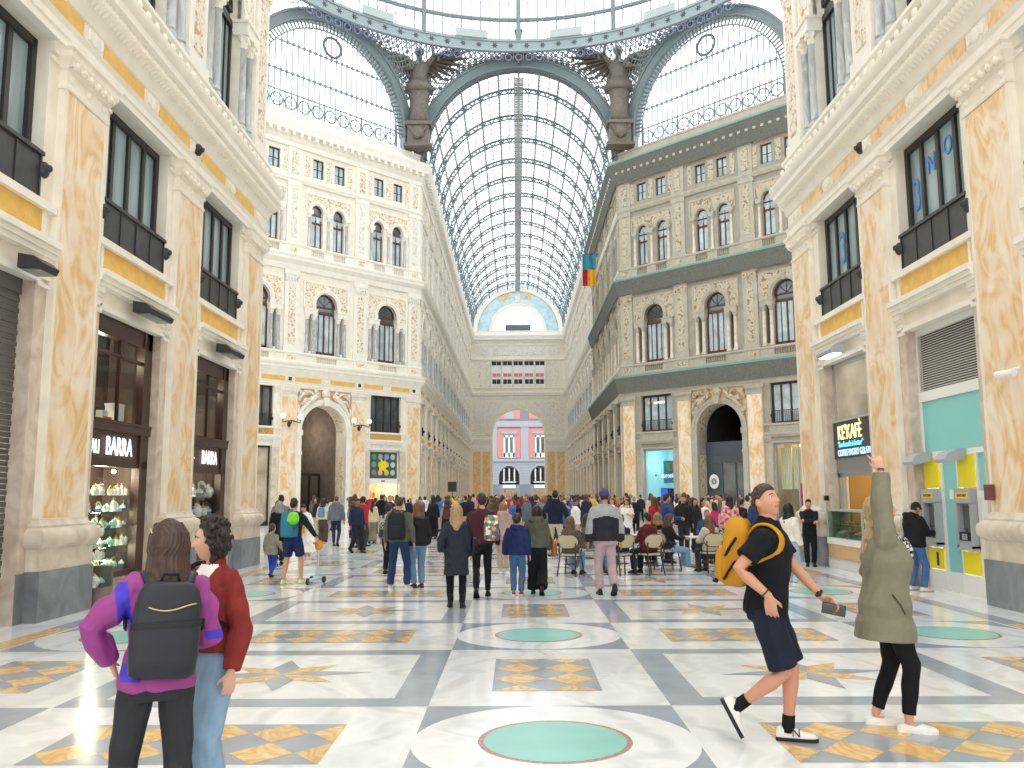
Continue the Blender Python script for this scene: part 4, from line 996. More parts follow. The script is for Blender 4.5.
# side showcase by the pilaster
t = thing('glass_showcase', 'small glass showcase of cups standing beside the nearest left pilaster', 'showcase'); F_nl.put(t, uA - 1.1, -.03, 0)
b = MB(); b.box(-.2, .22, -.16, .2, 0, .3); b.box(.17, .22, -.16, .2, .3, .62); b.obj('base', mat('brown_grey_stone_base', '7c6d63', .6, var=.15), t)
b = MB(); b.box(-.2, .22, -.16, -.15, .3, 1.5); b.box(-.2, .22, .19, .2, .3, 1.5); b.box(.21, .22, -.16, .2, .3, 1.5); b.obj('pane', glassgreen, t)
for z in (.3, .72, 1.1): b = MB(); b.box(-.19, .21, -.14, .19, z - .012, z + .003); b.obj('shelf', glassgreen, t)
for z, w in ((.3, 'bottom'), (.72, 'middle'), (1.1, 'top')): shelf_row(F_nl, uA - 1.28, uA - .9, 0, z, 3, '%s shelf of the small glass showcase' % w, 'pieces in the small glass showcase', seqs[RND.randrange(5)], 1.2)
# roller shutter in the nearest bay
b = MB()
for i in range(60): b.box(-1.24, 1.24, 0 + .012 * (i % 2), .05, i * .08, i * .08 + .07)
b.box(-1.25, 1.25, -.02, .08, 4.6, 4.82)
o = b.obj('door', mat('dark_grey_roller_shutter', '5b5754', .5)); F_nl.put(o, 6.82, .3); numbered(o, 'door')
b = MB(); b.box(-1.25, 1.25, 0, .05, 0, 4.82); o = b.obj('door', mat('grey_roller_shutter', '8b8884', .5)); F_nr.put(o, YN - 10.82, .3); numbered(o, 'door')
# hooded lamps above the shops
def hood(fac, u, d, z, w, label, lit=False):
    t = thing('hooded_lamp', label, 'lamp', group='hooded lamps above the shops'); fac.put(t, u, d, z)
    b = MB(); b.loft([[(x, -.0, 0), (x, -.3, -.02), (x, -.34, .06), (x, -.22, .16), (x, 0, .2)] for x in (-w / 2, -w * .42, w * .42, w / 2)]); b.obj('housing', grey_pl if lit else dark_fr, t)
    b = MB(); b.box(-w * .42, w * .42, -.29, -.05, -.03, -.012); b.obj('lens', mat('bright_lamp_lens', 'fbfdff', .3, emit=6) if lit else mat('grey_lamp_lens', '8a9498', .2), t); return t
hood(F_nl, uA + .1, -.06, 4.94, 1.0, 'dark hooded lamp above the larger porcelain window')
hood(F_nl, uB - .1, -.06, 4.94, 1.0, 'dark hooded lamp above the second left shop window')
hood(F_nl, 7.55, -.06, 4.8, .45, 'dark box lamp above the grey roller shutter at far left')
hood(F_nr, YN - 19.6, -.06, 4.86, .9, 'lit hooded lamp above the cafe entrance at right', True)
# ------------------------------------------------------------------ bank front with cash machines
uM = YN - 15.24
t = thing('bank_front', 'turquoise and white bank front with louvred grille beside the nearest right pilaster', 'shop front'); F_nr.put(t, uM, .3)
b = MB(); hw = 1.24
b.box(-hw, hw, .0, .06, 4.7, 4.82); b.box(-hw, hw, -.03, .06, 3.43, 3.62); b.box(-hw, hw, -.03, .06, 2.39, 2.48)
for x in (-hw + .03, -.58, -.0, .64, hw - .03): b.box(x - .035, x + .035, -.02, .06, .34, 2.4)
b.box(-hw, -hw + .05, -.02, .06, 2.4, 4.8); b.box(hw - .05, hw, -.02, .06, 2.4, 4.8); b.box(-hw, hw, -.03, .06, 0, .34); b.box(.68, hw, -.01, .06, .34, 1.72); b.box(.68, hw, -.05, .06, 1.66, 1.76)
for x in (-.6, 0, .62): b.box(x - .01, x + .01, -.036, 0, .02, .32)
b.obj('frame', white_pl, t)
b = MB()
for i in range(24): z = 3.65 + i * .0445; b.add([(-hw + .05, -.02, z), (hw - .05, -.02, z), (hw - .05, .04, z + .03), (-hw + .05, .04, z + .03), (-hw + .05, -.02, z - .008), (hw - .05, -.02, z - .008), (hw - .05, .04, z + .022), (-hw + .05, .04, z + .022)], [(0, 1, 2, 3), (4, 5, 6, 7), (0, 1, 5, 4), (3, 2, 6, 7)])
b.obj('louvre_grille', white_pl, t)
b = MB(); b.box(-hw, hw, .07, .1, 3.6, 4.75); b.obj('grille_backing', blk, t)
b = MB(); b.box(-hw + .05, hw - .05, .01, .03, 2.48, 3.43); b.box(-.55, -.02, .01, .03, .34, 2.4); b.box(.68, hw - .06, .01, .03, 1.76, 2.4); b.obj('turquoise_panel', teal_pl, t)
b = MB(); b.box(-.36, -.22, .0, .02, 1.62, 1.78); b.obj('notice', white_pl, t)
for k, (x, lab) in enumerate(((-.92, 'grey cash machine under yellow panel, used by the man in a cap'), (.32, 'grey cash machine under yellow panel, nobody at it, nearest the pilaster'))):
    m = thing('cash_machine', lab, 'cash machine', group='cash machines in the bank front'); F_nr.put(m, uM + x, .27)
    b = MB(); w = .27
    b.box(-w, w, -.10, .06, 1.55, 1.80); b.box(-w, -w + .06, -.1, .06, .80, 1.56); b.box(w - .06, w, -.1, .06, .80, 1.56); b.box(-w, w, -.1, .06, .76, .84); b.box(-w, w, .04, .07, .8, 1.6)
    b.box(-w + .06, w - .06, -.08, .05, .84, .92)
    b.obj('housing', grey_pl, m)
    b = MB(); b.box(-.2, .2, -.105, -.1, 1.63, 1.73); b.obj('name_strip', mat('yellow_strip', 'f0cf2a', .4), m)
    text('BANCOMAT', .07, blk, m.children[-1] if False else [c for c in m.children if c.name.startswith('name_strip')][0], (0, -.108, 1.68), .8, .001)
    b = MB(); b.box(-.19, .19, .0, .03, 1.1, 1.5); b.obj('screen', mat('dark_screen', '5c5f66', .1), [c for c in m.children if c.name.startswith('housing')][0])
    b = MB(); b.box(-.19, .19, -.09, .0, .92, 1.06, 0)
    for i in range(12): b.box(-.1 + .045 * (i % 4), -.065 + .045 * (i % 4), -.098, -.09, .94 + .035 * (i // 4), .965 + .035 * (i // 4), 1)
    b.obj('keypad', [blk, grey_pl], [c for c in m.children if c.name.startswith('housing')][0])
    b = MB(); b.box(-w, w, -.01, .03, 1.82, 2.38); b.obj('yellow_panel', yellow_pl, m)
    b = MB(); b.box(-w, w, -.01, .03, .36, .73); b.obj('lower_yellow_panel', yellow_pl, m)
    if k == 0: b = MB(); b.box(.02, .1, -.015, -.01, .42, .66); b.obj('black_symbol', blk, m)
    h = MB(); h.loft([[(xx, 0, .0), (xx, -.34, -.06), (xx, -.36, 0), (xx, -.3, .1), (xx, -.14, .17), (xx, 0, .18)] for xx in (-.2, .2)]); ho = h.obj('lamp_hood', grey_pl, m); ho.location = (-.12, -.02, 2.3)
b = MB(); b.box(-.1, .1, -.06, 0, -.12, .12); o = b.obj('letter_box', mat('brown_red_metal', '6e3f38', .5)); F_nr.put(o, YN - 13.64, -.02, 1.73); tag(o, 'small brown red box fixed to the nearest right pilaster', 'box')
t = thing('security_camera', 'white bullet security camera on the nearest right pilaster', 'camera'); F_nr.put(t, YN - 12.75, -.12, 3.47)
b = MB(); b.tube([(-.2, -.06, 0), (.12, .02, 0)], .06, 12); b.obj('body', white_pl, t, 40); b = MB(); b.tube([(-.215, -.064, 0), (-.2, -.06, 0)], .05, 12); b.obj('lens', blk, t); b = MB(); b.tube([(.05, 0, .04), (.1, .12, .08)], .02, 6); b.obj('bracket', white_pl, t)
for fac, u, n in ((F_nl, 17.45 - 4, 'left'), (F_nr, YN - 17.6, 'right')):
    t = thing('security_camera', 'small dark round camera on the frieze of the %s wall' % n, 'camera', group='dark round cameras on the friezes'); fac.put(t, u, -.1, 8.97)
    b = MB(); b.ball((0, 0, 0), (.11, .09, .13), 12, 8); b.obj('body', dark_fr, t, True); b = MB(); b.tube([(0, -.08, 0), (0, -.11, -.01)], .05, 10); b.obj('lens', blk, t)
# ------------------------------------------------------------------ cafe bay
uK = YN - 19.69
t = thing('cafe_sign', "black illuminated cafe sign with cream cyan and pale blue lettering", 'sign'); F_nr.put(t, uK, .24)
b = MB(); b.box(-1.24, 1.24, 0, .12, 2.55, 3.42); b.obj('board', mat('black_sign_board', '24262b', .3), t); b = MB(); b.box(-1.24, 1.24, -.015, .13, 3.40, 3.45); b.obj('top_edge', grey_pl, t)
text("KE'KAFÈ", .47, lit_y, t, (-.22, -.012, 3.12), .84); text('"food made is better"', .19, lit_c, t, (-.22, -.012, 2.86), .9, shear=.3); text('COFFEE PASTRY GELATO', .215, lit_b, t, (.03, -.012, 2.66), .82)
b = MB(); b.box(-1.24, 1.24, .05, .12, 2.22, 2.55)
for i in range(5): b.box(-1.24, 1.24, .03, .12, 2.26 + i * .058, 2.28 + i * .058)
b.box(-1.24, 1.24, .02, .12, 2.2, 2.24); o = b.obj('shutter_box', mat('grey_shutter_metal', '9da1a3', .4, .5)); F_nr.put(o, uK, .24); tag(o, 'grey rolled up shutter box under the black cafe sign', 'shutter')
b = MB(); b.box(-1.24, -1.16, 0, .06, 3.45, 4.82); b.box(1.16, 1.24, 0, .06, 3.45, 4.82); b.box(-1.24, 1.24, 0, .06, 4.72, 4.82); o = b.obj('window', grey_pl); F_nr.put(o, uK, .3); numbered(o)
b = MB(); b.box(-1.2, 1.2, .02, .03, 3.45, 4.75); b.obj('pane', mat('beige_reflecting_pane', 'b9b09c', .05, 0, .9, var=.25, vs=1.2), o)
b = MB(); b.box(-1.24, -1.1, .3, .38, 0, 2.2); b.box(-1.02, -.95, .3, .38, 0, 2.2); b.box(-1.24, 1.24, .3, .38, 2.12, 2.2); o = b.obj('door', mat('steel_door_frame', 'a7a9a6', .4, .4)); F_nr.put(o, uK, 0); numbered(o, 'door')
room(F_nr, uK, 1.24, 0.0, 2.6, .56, 3.0, mat('ochre_cafe_wall', 'b08f4e', .7), fl=mat('tan_cafe_floor', '9c8568', .5)); lamp(F_nr, uK, 1.6, 2.3, 60)
t = thing('ice_cream_counter', 'glass topped ice cream counter with tan panel and white slatted base outside the cafe', 'counter'); F_nr.put(t, uK + .08, -.02)
b = MB(); L_, R_ = -1.3, .8
b.box(L_, R_, 0, .7, .04, .2); [b.box(L_ - .0, R_, -.02, .02, .05 + i * .034, .066 + i * .034) for i in range(6)]; b.box(L_, R_, 0, .65, 0, .05); b.obj('slatted_base', white_pl, t)
b = MB(); b.box(L_, R_, 0, .7, .25, .56); b.obj('tan_panel', mat('tan_laminate', 'd2ad7f', .5, var=.06), t)
b = MB(); b.box(L_ - .02, R_ + .02, -.02, .72, .56, .70); b.box(L_, R_, .05, .68, .2, .25); b.obj('ledge', white_pl, t)
b = MB(); b.box(L_, R_, 0, .012, .7, 1.32); b.box(L_, L_ + .012, 0, .6, .7, 1.32); b.box(R_ - .012, R_, 0, .6, .7, 1.32); b.obj('glass', glassgreen, t)
b = MB(); b.box(L_, R_, -.01, .5, 1.32, 1.36); b.box(L_ - .01, L_ + .03, -.01, .03, .7, 1.36); b.box(R_ - .03, R_ + .01, -.01, .03, .7, 1.36); b.obj('top', mat('pale_green_metal', 'b9cfcb', .3, .3), t)
b = MB(); b.box(L_ + .05, R_ - .05, .1, .6, .98, .99); b.obj('shelf', glassgreen, t)
tubc = [mat('ice_cream_%d' % i, c, .6, bump=.6, bs=30) for i, c in enumerate(('e9d9b8', 'c98a98', '7a5a43', 'd7c49a', '9fb98c', 'e6e0d4'))]
for i, c in enumerate(('cream', 'pink', 'brown', 'beige', 'pale green', 'white')):
    t2 = thing('ice_cream_tub', '%s ice cream tub, %s from the left in the counter' % (c, ORD[i]), 'ice cream tub', group='ice cream tubs in the counter'); F_nr.put(t2, uK + .08 + L_ + .22 + i * .33, .33, .7)
    b = MB(); b.box(-.14, .14, -.2, .2, 0, .1); b.obj('tub', chrome, t2); b = MB(); b.ball((0, 0, .1), (.13, .19, .07), 10, 6); b.obj('ice_cream', tubc[i], t2, True)
for i in range(5):
    b = MB(); b.lathe([(.04, 0), (.1, .01), (.12, .02)], n=12, mi=0); b.ball((0, 0, .05), (.08, .07, .045), 8, 5, 1); o = b.obj('pastry_plate', [porc, mat('pastry_crust', 'b98a4c', .7)], None, True); F_nr.put(o, uK - .9 + i * .36, .3, .99); tag(o, 'plate of pastries, %s from the left on the counter shelf' % ORD[i], 'plate', 'plates of pastries in the counter')
b = MB(); b.box(-.09, .09, -.06, 0, -.06, .06); b.box(-.06, .06, -.07, -.06, -.03, .03); o = b.obj('meter_box', blk); F_nr.put(o, YN - 21.1, .08, 1.62); tag(o, 'small black meter box on the pale jamb left of the ice cream counter', 'box')
# ------------------------------------------------------------------ shops and portals of the octagon
def portal(fac, S, nm, dark, door):
    u = 7.7; st = S['st']; b = MB()
    ring_band(b, u, 5.84, 1.65, 1.82, -.02, .2, n=20); ring_band(b, u, 5.84, 1.82, 2.0, -.08, .2, n=20)
    for s in (-1, 1): a, c = sorted((u + s * 1.65, u + s * 2.0)); b.box(a, c, -.02, .2, 0, 5.84); b.box(a - .04, c + .04, -.1, .2, 5.5, 5.84); b.box(a - .03, c + .03, -.06, .2, 4.3, 4.5)
    b.prism([(u - .14, 7.45), (u + .14, 7.45), (u + .22, 7.95), (u - .22, 7.95)], -.2, .1)
    o = b.obj('portal_arch', st['st']); fac.put(o, 0); struct(o)
    r = MB()
    for s in (-1, 1): x = u + s * 1.645; r.box(min(x, x - s * .02), max(x, x - s * .02), .28, 1.1, .3, 4.25)
    r.obj('carved_reveal', S['rel'], o)
    r = MB(); A = arc(u, 5.84, 1.645, PI, 0, 20); B = arc(u, 5.84, 1.62, PI, 0, 20); r.strip(A, B, .3, 1.1); r.obj('carved_soffit', S['rel'], o)
    p = MB(); p.strip(arc(u, 5.84, 2.0, PI, 0, 16), [(max(u - 2.0, min(u + 2.0, u + (x - u) * 1.3)), 8.45) for x, _ in arc(u, 5.84, 2.0, PI, 0, 16)], .08, .12); p.obj('golden_ground', siena2, o)
    sc = MB()      # two reclining figures and a shield carved over the arch
    for s in (-1, 1):
        X = lambda x: u + s * x
        sc.tube([(X(.55), -.05, 8.15), (X(.95), -.08, 7.85), (X(1.35), -.05, 7.5), (X(1.75), 0, 6.95), (X(1.85), 0, 6.5)], [.16, .2, .18, .14, .08], 8); sc.ball((X(.75), -.1, 8.3), (.13, .12, .15)); sc.tube([(X(.8), -.1, 8.0), (X(1.2), -.15, 8.25), (X(1.6), -.1, 8.3)], [.09, .08, .06], 6)
        sc.tube([(X(1.0), -.12, 7.75), (X(1.5), -.15, 7.75), (X(1.75), -.05, 7.4)], [.12, .11, .07], 6); sc.tube([(X(1.1), 0, 8.25), (X(1.6), .02, 8.15), (X(1.9), .04, 7.7)], [.14, .16, .1], 6); sc.ball((X(1.75), 0, 8.15), (.16, .1, .18)); sc.ball((X(1.9), .02, 7.1), (.1, .1, .3)); sc.ball((X(1.55), .0, 7.2), (.12, .1, .12))
    sc.lathe([(.3, -.1), (.3, .06), (.2, .1)], n=14); k = len(sc.v) - 14 * 3; sc.xf(Matrix.Translation((u, -.05, 8.2)) @ Matrix.Rotation(PI / 2, 4, 'X'), k); sc.ball((u, -.16, 8.2), (.17, .08, .2))
    sc.obj('sculpture', rel_wh if nm == 'left' else rel_gr, o, True)
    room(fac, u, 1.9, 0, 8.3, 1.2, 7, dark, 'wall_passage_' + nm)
    if not door: lamp(fac, u, 4, 6, 130, (1, .93, .82))  # added fill light without a fixture, brightens the left passage
    g = MB()
    if door:
        g.box(u - 1.64, u + 1.64, 1.0, 1.2, 3.7, 5.1)
        for x in (-1.6, -.5, .5, 1.6): g.box(u + x - .05, u + x + .05, 1.0, 1.1, 0, 3.7)
        g.box(u - 1.64, u + 1.64, 1.02, 1.08, 1.9, 1.97); g.box(u - 1.64, u - .5, 1.04, 1.06, 0, 3.7); g.box(u - 1.64, u + 1.64, .98, 1.1, 4.2, 4.3); g.box(u - 1.64, u + 1.64, .98, 1.1, 4.95, 5.1)
        q = g.obj('door', mat('dark_blue_grey_door', '4a535c', .5)); fac.put(q, 0); numbered(q, 'door'); g = MB(); g.box(u - .5, u + 1.6, 1.05, 1.06, 0, 3.7); g.obj('pane', pane_d, q)
        t = thing('hanging_sign', 'white oval sign with dark emblem in the right portal', 'sign'); fac.put(t, u - 1.05, .95, 2.55); b = MB(); b.tube([(0, 0, 0), (0, -.04, 0)], .36, 24); b.xf(Matrix.Diagonal((1, 1, 1.3, 1))); b.obj('board', white_pl, t); b = MB(); b.tube([(0, -.04, 0), (0, -.045, 0)], .2, 16); b.box(-.04, .04, -.05, -.04, -.1, .1, 1); b.obj('emblem', [mat('grey_emblem', '7c8084', .5), white_pl], t)
        b = MB(); b.box(-.12, .12, -.02, 0, -.1, .1); q = b.obj('notice', white_pl); fac.put(q, u - .9, .99, 1.45); tag(q, 'small white notice below the white oval sign', 'notice')
    else:
        g.box(u - 1.64, u + 1.64, 3.0, 3.2, 3.05, 3.25)
        for x in (-1.6, -.85, 0, .85, 1.6): g.box(u + x - .05, u + x + .05, 3.0, 3.12, 0, 3.1)
        q = g.obj('door', dark_fr); fac.put(q, 0); numbered(q, 'door')
        b = MB(); b.box(u - 1.3, u - .9, 2.95, 3, .9, 2.5); o2 = b.obj('lit_poster', mat('yellow_lit_poster', 'e8c574', .5, emit=.35)); fac.put(o2, 0); tag(o2, 'yellow lit poster on the dark gate in the left portal', 'poster')
        b = MB()
        for z in (4.2, 5.4, 5.7): b.box(u - 1.8, u + 1.8, 6.7, 6.95, z, z + .2)
        for x in (-1.2, 0, 1.2): b.box(u + x - .25, u + x + .25, 6.8, 6.95, 3.2, 7.2)
        q = b.obj('trim', mat('dim_passage_stone', '8d8272', .7)); WN[0] += 1; q.name = 'trim_%d' % WN[0]; struct(q); fac.put(q, 0)
portal(F_dl, SETS['c'], 'left', mat('brown_passage_wall', '86776a', .8, var=.2, vs=2), False)
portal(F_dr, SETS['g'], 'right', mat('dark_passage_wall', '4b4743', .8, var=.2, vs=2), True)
def plain_shop(fac, u, mpane, mframe=dark_fr, zt=4.82, name='window', bars=(-.1,)):
    b = MB(); b.box(-1.25, -1.15, 0, .1, 0, zt); b.box(1.15, 1.25, 0, .1, 0, zt); b.box(-1.25, 1.25, 0, .1, zt - .15, zt); b.box(-1.25, 1.25, 0, .1, 0, .25)
    for x in bars: b.box(x - .03, x + .03, .01, .09, .25, zt - .1)
    o = b.obj('window', mframe); fac.put(o, u, .35); numbered(o); b = MB(); b.box(-1.2, 1.2, .05, .06, .2, zt - .1); b.obj('pane', mpane, o); return o
plain_shop(F_dl, 2.85, mat('beige_shop_pane', 'b5a593', .06, 0, .8, var=.35, vs=1.1), bars=())
# left shop with coloured dishes
o = plain_shop(F_dl, 12.55, glasspane, white_pl, bars=(0,)); u = 12.55
room(F_dl, u, 1.25, 0, 2.75, .56, 3.2, mat('bright_shop_wall', 'efe0c4', .7), fl=mat('shop_floor_tan', 'b59a78', .5)); lamp(F_dl, u, 1.6, 2.5, 95, (1, .85, .65))
t = thing('shop_display', 'dark display of round coloured dishes with a yellow cut-out above the lit left shop', 'display'); F_dl.put(t, u, .33, 0)
b = MB(); b.box(-1.15, 1.15, 0, .03, 2.9, 4.67); b.obj('panel', mat('dark_green_grey_panel', '4d5a58', .4), t); b = MB(); b.box(-1.2, 1.2, -.03, .04, 2.55, 2.9, 0); b.box(-.16, .16, -.035, -.03, 2.68, 2.78, 1); b.obj('header', [white_pl, mat('red_small_logo', 'd24a55', .5)], t)
cols = ['3f9a8c', '9fb0a8', '7fa0c8', 'b7c2c4', '57b09c', 'd8d24a', 'a9c0d4', 'c2cccb', '7a8f94', 'e7a7a9', 'c9cf4c', 'b9c9c6']
for i in range(12):
    b = MB(); b.tube([(0, 0, 0), (0, -.03, 0)], .19, 14); q = b.obj('dish', mat('dish_%d' % i, cols[i], .4), t); q.location = (-.78 + .52 * (i % 4), -.01, 4.35 - .53 * (i // 4))
b = MB(); b.prism([(-.35, 3.6), (-.45, 3.9), (-.2, 3.85), (-.3, 4.25), (0, 4.0), (.1, 4.2), (.2, 3.9), (.4, 3.75), (.15, 3.6), (.3, 3.3), (-.1, 3.45), (-.4, 3.3)], -.09, -.05); b.obj('yellow_cut_out', mat('yellow_card', 'f2dc1e', .5), t)
for i in range(14):
    b = MB(); h = RND.uniform(.25, .5); b.box(-.08, .08, 0, .1, 0, h); b.tube([(0, .05, h), (0, .05, h + .06)], .04, 8); q = b.obj('packaged_good', mat('pack_%d' % (i % 5), ['e58a3c', 'd9433f', 'f1cf5b', 'f4ead0', 'd98aa0'][i % 5], .5)); F_dl.put(q, u - 1.0 + .28 * (i % 7) + .14, 1.2 + .5 * (i // 7), .9 if i < 7 else 1.6); tag(q, '%s package, %s from the left on the %s shelf of the lit left shop' % (['orange', 'red', 'yellow', 'cream', 'pink'][i % 5], ORD[i % 7], 'lower' if i < 7 else 'upper'), 'package', 'packages in the lit left shop')
for z, d in ((.9, 1.2), (1.6, 1.7)): b = MB(); b.box(-1.15, 1.15, 0, .35, z - .04, z); b.box(-1.1, -1.04, .0, .3, 0, z); b.box(1.04, 1.1, .0, .3, 0, z); q = b.obj('display_shelf', white_pl); F_dl.put(q, u, d - .1); tag(q, '%s display shelf inside the lit left shop' % ('front low' if z < 1 else 'rear high'), 'shelf')
# right electronics shop
u = 2.85; o = plain_shop(F_dr, u, glasspane, grey_pl, bars=()); room(F_dr, u, 1.25, 0, 4.8, .56, 3.0, mat('pale_turquoise_shop_wall', 'a9d3d6', .6), fl=mat('pale_shop_floor', 'c8ced0', .4)); lamp(F_dr, u, 1.5, 3.9, 80, (.9, 1, 1)); lamp(F_dr, u, 1.3, 1.8, 30, (.9, 1, 1))
t = thing('shop_sign', 'blue shop sign with white lettering and a yellow dot in the turquoise shop', 'sign'); F_dr.put(t, u, .9, 0); b = MB(); b.box(-.1, 1.2, 0, .04, 2.5, 4.0); b.obj('board', mat('blue_sign_board', '3f86ad', .5), t)
text('euronics', .5, lit_w, t, (.35, -.03, 3.0), .75); b = MB(); b.ball((-.72, -.03, 3.02), (.12, .03, .12)); b.obj('yellow_dot', yellow_pl, t); b = MB(); b.box(.1, .45, -.02, 0, 3.3, 3.85, 0); b.box(.55, 1.0, -.02, 0, 3.3, 3.8, 1); b.obj('poster', [mat('green_poster', '58a95c', .5), mat('orange_red_poster', 'd8573f', .5)], t)
t = thing('television', 'dark blue lit television screen at the bottom of the turquoise shop', 'television'); F_dr.put(t, u + .35, .95, 1.3); b = MB(); b.box(-.75, .75, 0, .06, -.1, .85); b.obj('housing', blk, t); b = MB(); b.box(-.7, .7, -.01, 0, -.05, .8, 0); b.box(-.7, -.2, -.012, 0, -.05, .8, 1); b.obj('screen', [mat('dark_navy_screen', '1d2f55', .2), mat('bright_blue_screen', '2b57d8', .3, emit=.8)], t); b = MB(); b.box(-.3, .3, -.1, .2, -1.3, -.1); b.obj('stand', grey_pl, t)
t = thing('window_sign', 'white lettering with yellow dot in the mezzanine window above the turquoise shop', 'sign'); F_dr.put(t, u, .26, 0); text('euronics', .36, lit_w, t, (.15, 0, 7.95), .75); b = MB(); b.ball((-.72, 0, 7.97), (.1, .02, .1)); b.obj('yellow_dot', yellow_pl, t)
u = 12.55; o = plain_shop(F_dr, u, glasspane, grey_pl, bars=(.25,)); room(F_dr, u, 1.25, 0, 4.8, .56, 1.6, mat('beige_display_wall', 'cdbd9f', .7)); lamp(F_dr, u, 1.25, 4.3, 30)
for i in range(2):
    b = MB(); n = 10; b.loft([[(-.35 + .7 * k / n, .03 * (k % 2), z) for k in range(n + 1)] + [(.35 - .7 * k / n, .05 + .03 * ((n - k) % 2), z) for k in range(n + 1)] for z in (2.0, 4.5)]); q = b.obj('curtain', mat('cream_curtain', 'e9d9b5', .8)); F_dr.put(q, u - .75 + .8 * i, .8); tag(q, 'cream curtain, %s of two in the shop window beside the right portal' % ('left' if i == 0 else 'right'), 'curtain', 'cream curtains in the right shop')
b = MB(); b.box(.2, 1.15, 0, .05, .1, 2.35); q = b.obj('red_panel', mat('bright_red_panel', 'd21f2b', .5)); F_dr.put(q, u, .62); tag(q, 'bright red panel in the shop window behind the man in black', 'panel')
t = thing('panel_sign', 'golden panel with faint carved letters above the leftmost octagon shop', 'sign'); F_dl.put(t, 2.85, .06); b = MB(); b.box(-1.3, 1.3, 0, .04, 5.47, 5.86); b.obj('board', mat('dull_gold_panel', 'c79f52', .6, var=.1), t); text('I A R O', .36, mat('dark_gold_letter', '8e6a2f', .6), t, (.35, -.01, 5.66), 1.1, .004)
b = MB(); b.box(-1.3, 1.3, .06, .1, 5.47, 5.86); q = b.obj('trim', mat('dull_gold_panel', 'c79f52', .6, var=.1)); WN[0] += 1; q.name = 'trim_%d' % WN[0]; struct(q); F_dl.put(q, 12.55)
# globe lamps on the left octagon pilasters
for u, nm in ((10.28, 'right'), (5.12, 'left')):
    t = thing('globe_lamp', 'twin white globe lamp on the pilaster at the %s of the left portal' % nm, 'lamp', group='twin globe lamps beside the left portal'); F_dl.put(t, u, 0, 6.35)
    b = MB(); b.tube([(0, 0, -.2), (0, -.3, -.15), (0, -.35, 0)], .04, 6); b.tube([(-.6, -.35, .1), (-.6, -.35, -.12), (-.3, -.35, -.05), (0, -.35, 0), (.3, -.35, -.05), (.6, -.35, -.12), (.6, -.35, .1)], .035, 6); b.ball((0, -.05, -.2), (.12, .08, .2)); b.obj('bracket', blackmet, t, True)
    for s in (-1, 1): b = MB(); b.ball((s * .6, -.35, .26), .165, 14, 10); b.obj('globe', mat('white_lit_globe', 'fbfbf6', .3, emit=.9), t, True)
# shops of the far arm
far_p = [mat('brown_grey_shop_pane', '8d7f6c', .1, 0, .8, var=.4, vs=1), mat('warm_lit_shop', 'f0cf7e', .5, emit=.55), pane_p, mat('amber_lit_shop', 'e3b765', .5, emit=.35), mat('teal_white_lit_shop', 'cfe9e6', .5, emit=.6), mat('pale_beige_shop_pane', 'c9b797', .1, var=.3, vs=1), pane_b]
protos_far = [proto(plain_shop(F_al, 0, m_, bars=(-.4, .4))) for m_ in far_p]
for i, u in enumerate(ba):
    k = 4 if i == 0 else (1 if i in (2, 4, 5, 7, 9) else [0, 3, 5, 6, 3][i % 5]); c = dup(protos_far[k]); F_al.put(c, u, .35); numbered(c)
for i, u in enumerate(bar_):
    c = dup(protos_far[[0, 3, 2, 5, 3, 6, 1][i % 7]]); F_ar.put(c, u, .35); numbered(c)

blue_st = mat('blue_window_sticker', '3f8fe0', .5)
t = thing('window_sticker', 'blue numeral sticker in the mezzanine window above the cafe', 'sticker'); F_nr.put(t, YN - 19.69 - .31, .355, 7.45); text('3', 1.1, blue_st, t, (0, 0, 0), .62)
t = thing('window_sticker', 'blue sticker lettering in the mezzanine window above the cash machines', 'sticker'); F_nr.put(t, YN - 15.24, .355, 7.45); text('3', .9, blue_st, t, (-.92, 0, -.05), .62); text('N', .5, blue_st, t, (-.30, 0, .35), .8); text('O', .5, blue_st, t, (.32, 0, .45), .8)
# ------------------------------------------------------------------ people: builders
def solid(mb, name, mats, parent, vox=.012, sm=4, paint=None, warp=None):
    """union of closed shapes grown into one smooth skin"""
    me = mb.mesh('tmp', [], recalc=False); ob = bpy.data.objects.new('tmp', me); TMP.collection.objects.link(ob)
    r = ob.modifiers.new('r', 'REMESH'); r.mode = 'VOXEL'; r.voxel_size = vox
    s = ob.modifiers.new('s', 'SMOOTH'); s.factor = .5; s.iterations = sm
    vl = TMP.view_layers[0]; vl.update(); dg = vl.depsgraph
    m2 = bpy.data.meshes.new_from_object(ob.evaluated_get(dg), depsgraph=dg); m2.name = name
    bpy.data.objects.remove(ob); bpy.data.meshes.remove(me)
    m2.materials.clear()
    for m in (mats if isinstance(mats, (list, tuple)) else [mats]): m2.materials.append(m)
    nv = len(m2.vertices); co = np.empty(nv * 3, dtype=np.float32)
    if warp:
        m2.vertices.foreach_get('co', co); c = co.reshape(-1, 3); nn = np.empty(nv * 3, dtype=np.float32); m2.vertices.foreach_get('normal', nn)
        c = c + nn.reshape(-1, 3) * warp(c)[:, None]; m2.vertices.foreach_set('co', c.astype(np.float32).ravel()); m2.update()
    npol = len(m2.polygons); mi = np.zeros(npol, dtype=np.int32)
    if paint:
        ce = np.empty(npol * 3, dtype=np.float32); m2.polygons.foreach_get('center', ce); mi = paint(ce.reshape(-1, 3)).astype(np.int32)
    m2.polygons.foreach_set('material_index', mi); m2.polygons.foreach_set('use_smooth', np.ones(npol, dtype=bool))
    return link(name, m2, parent)
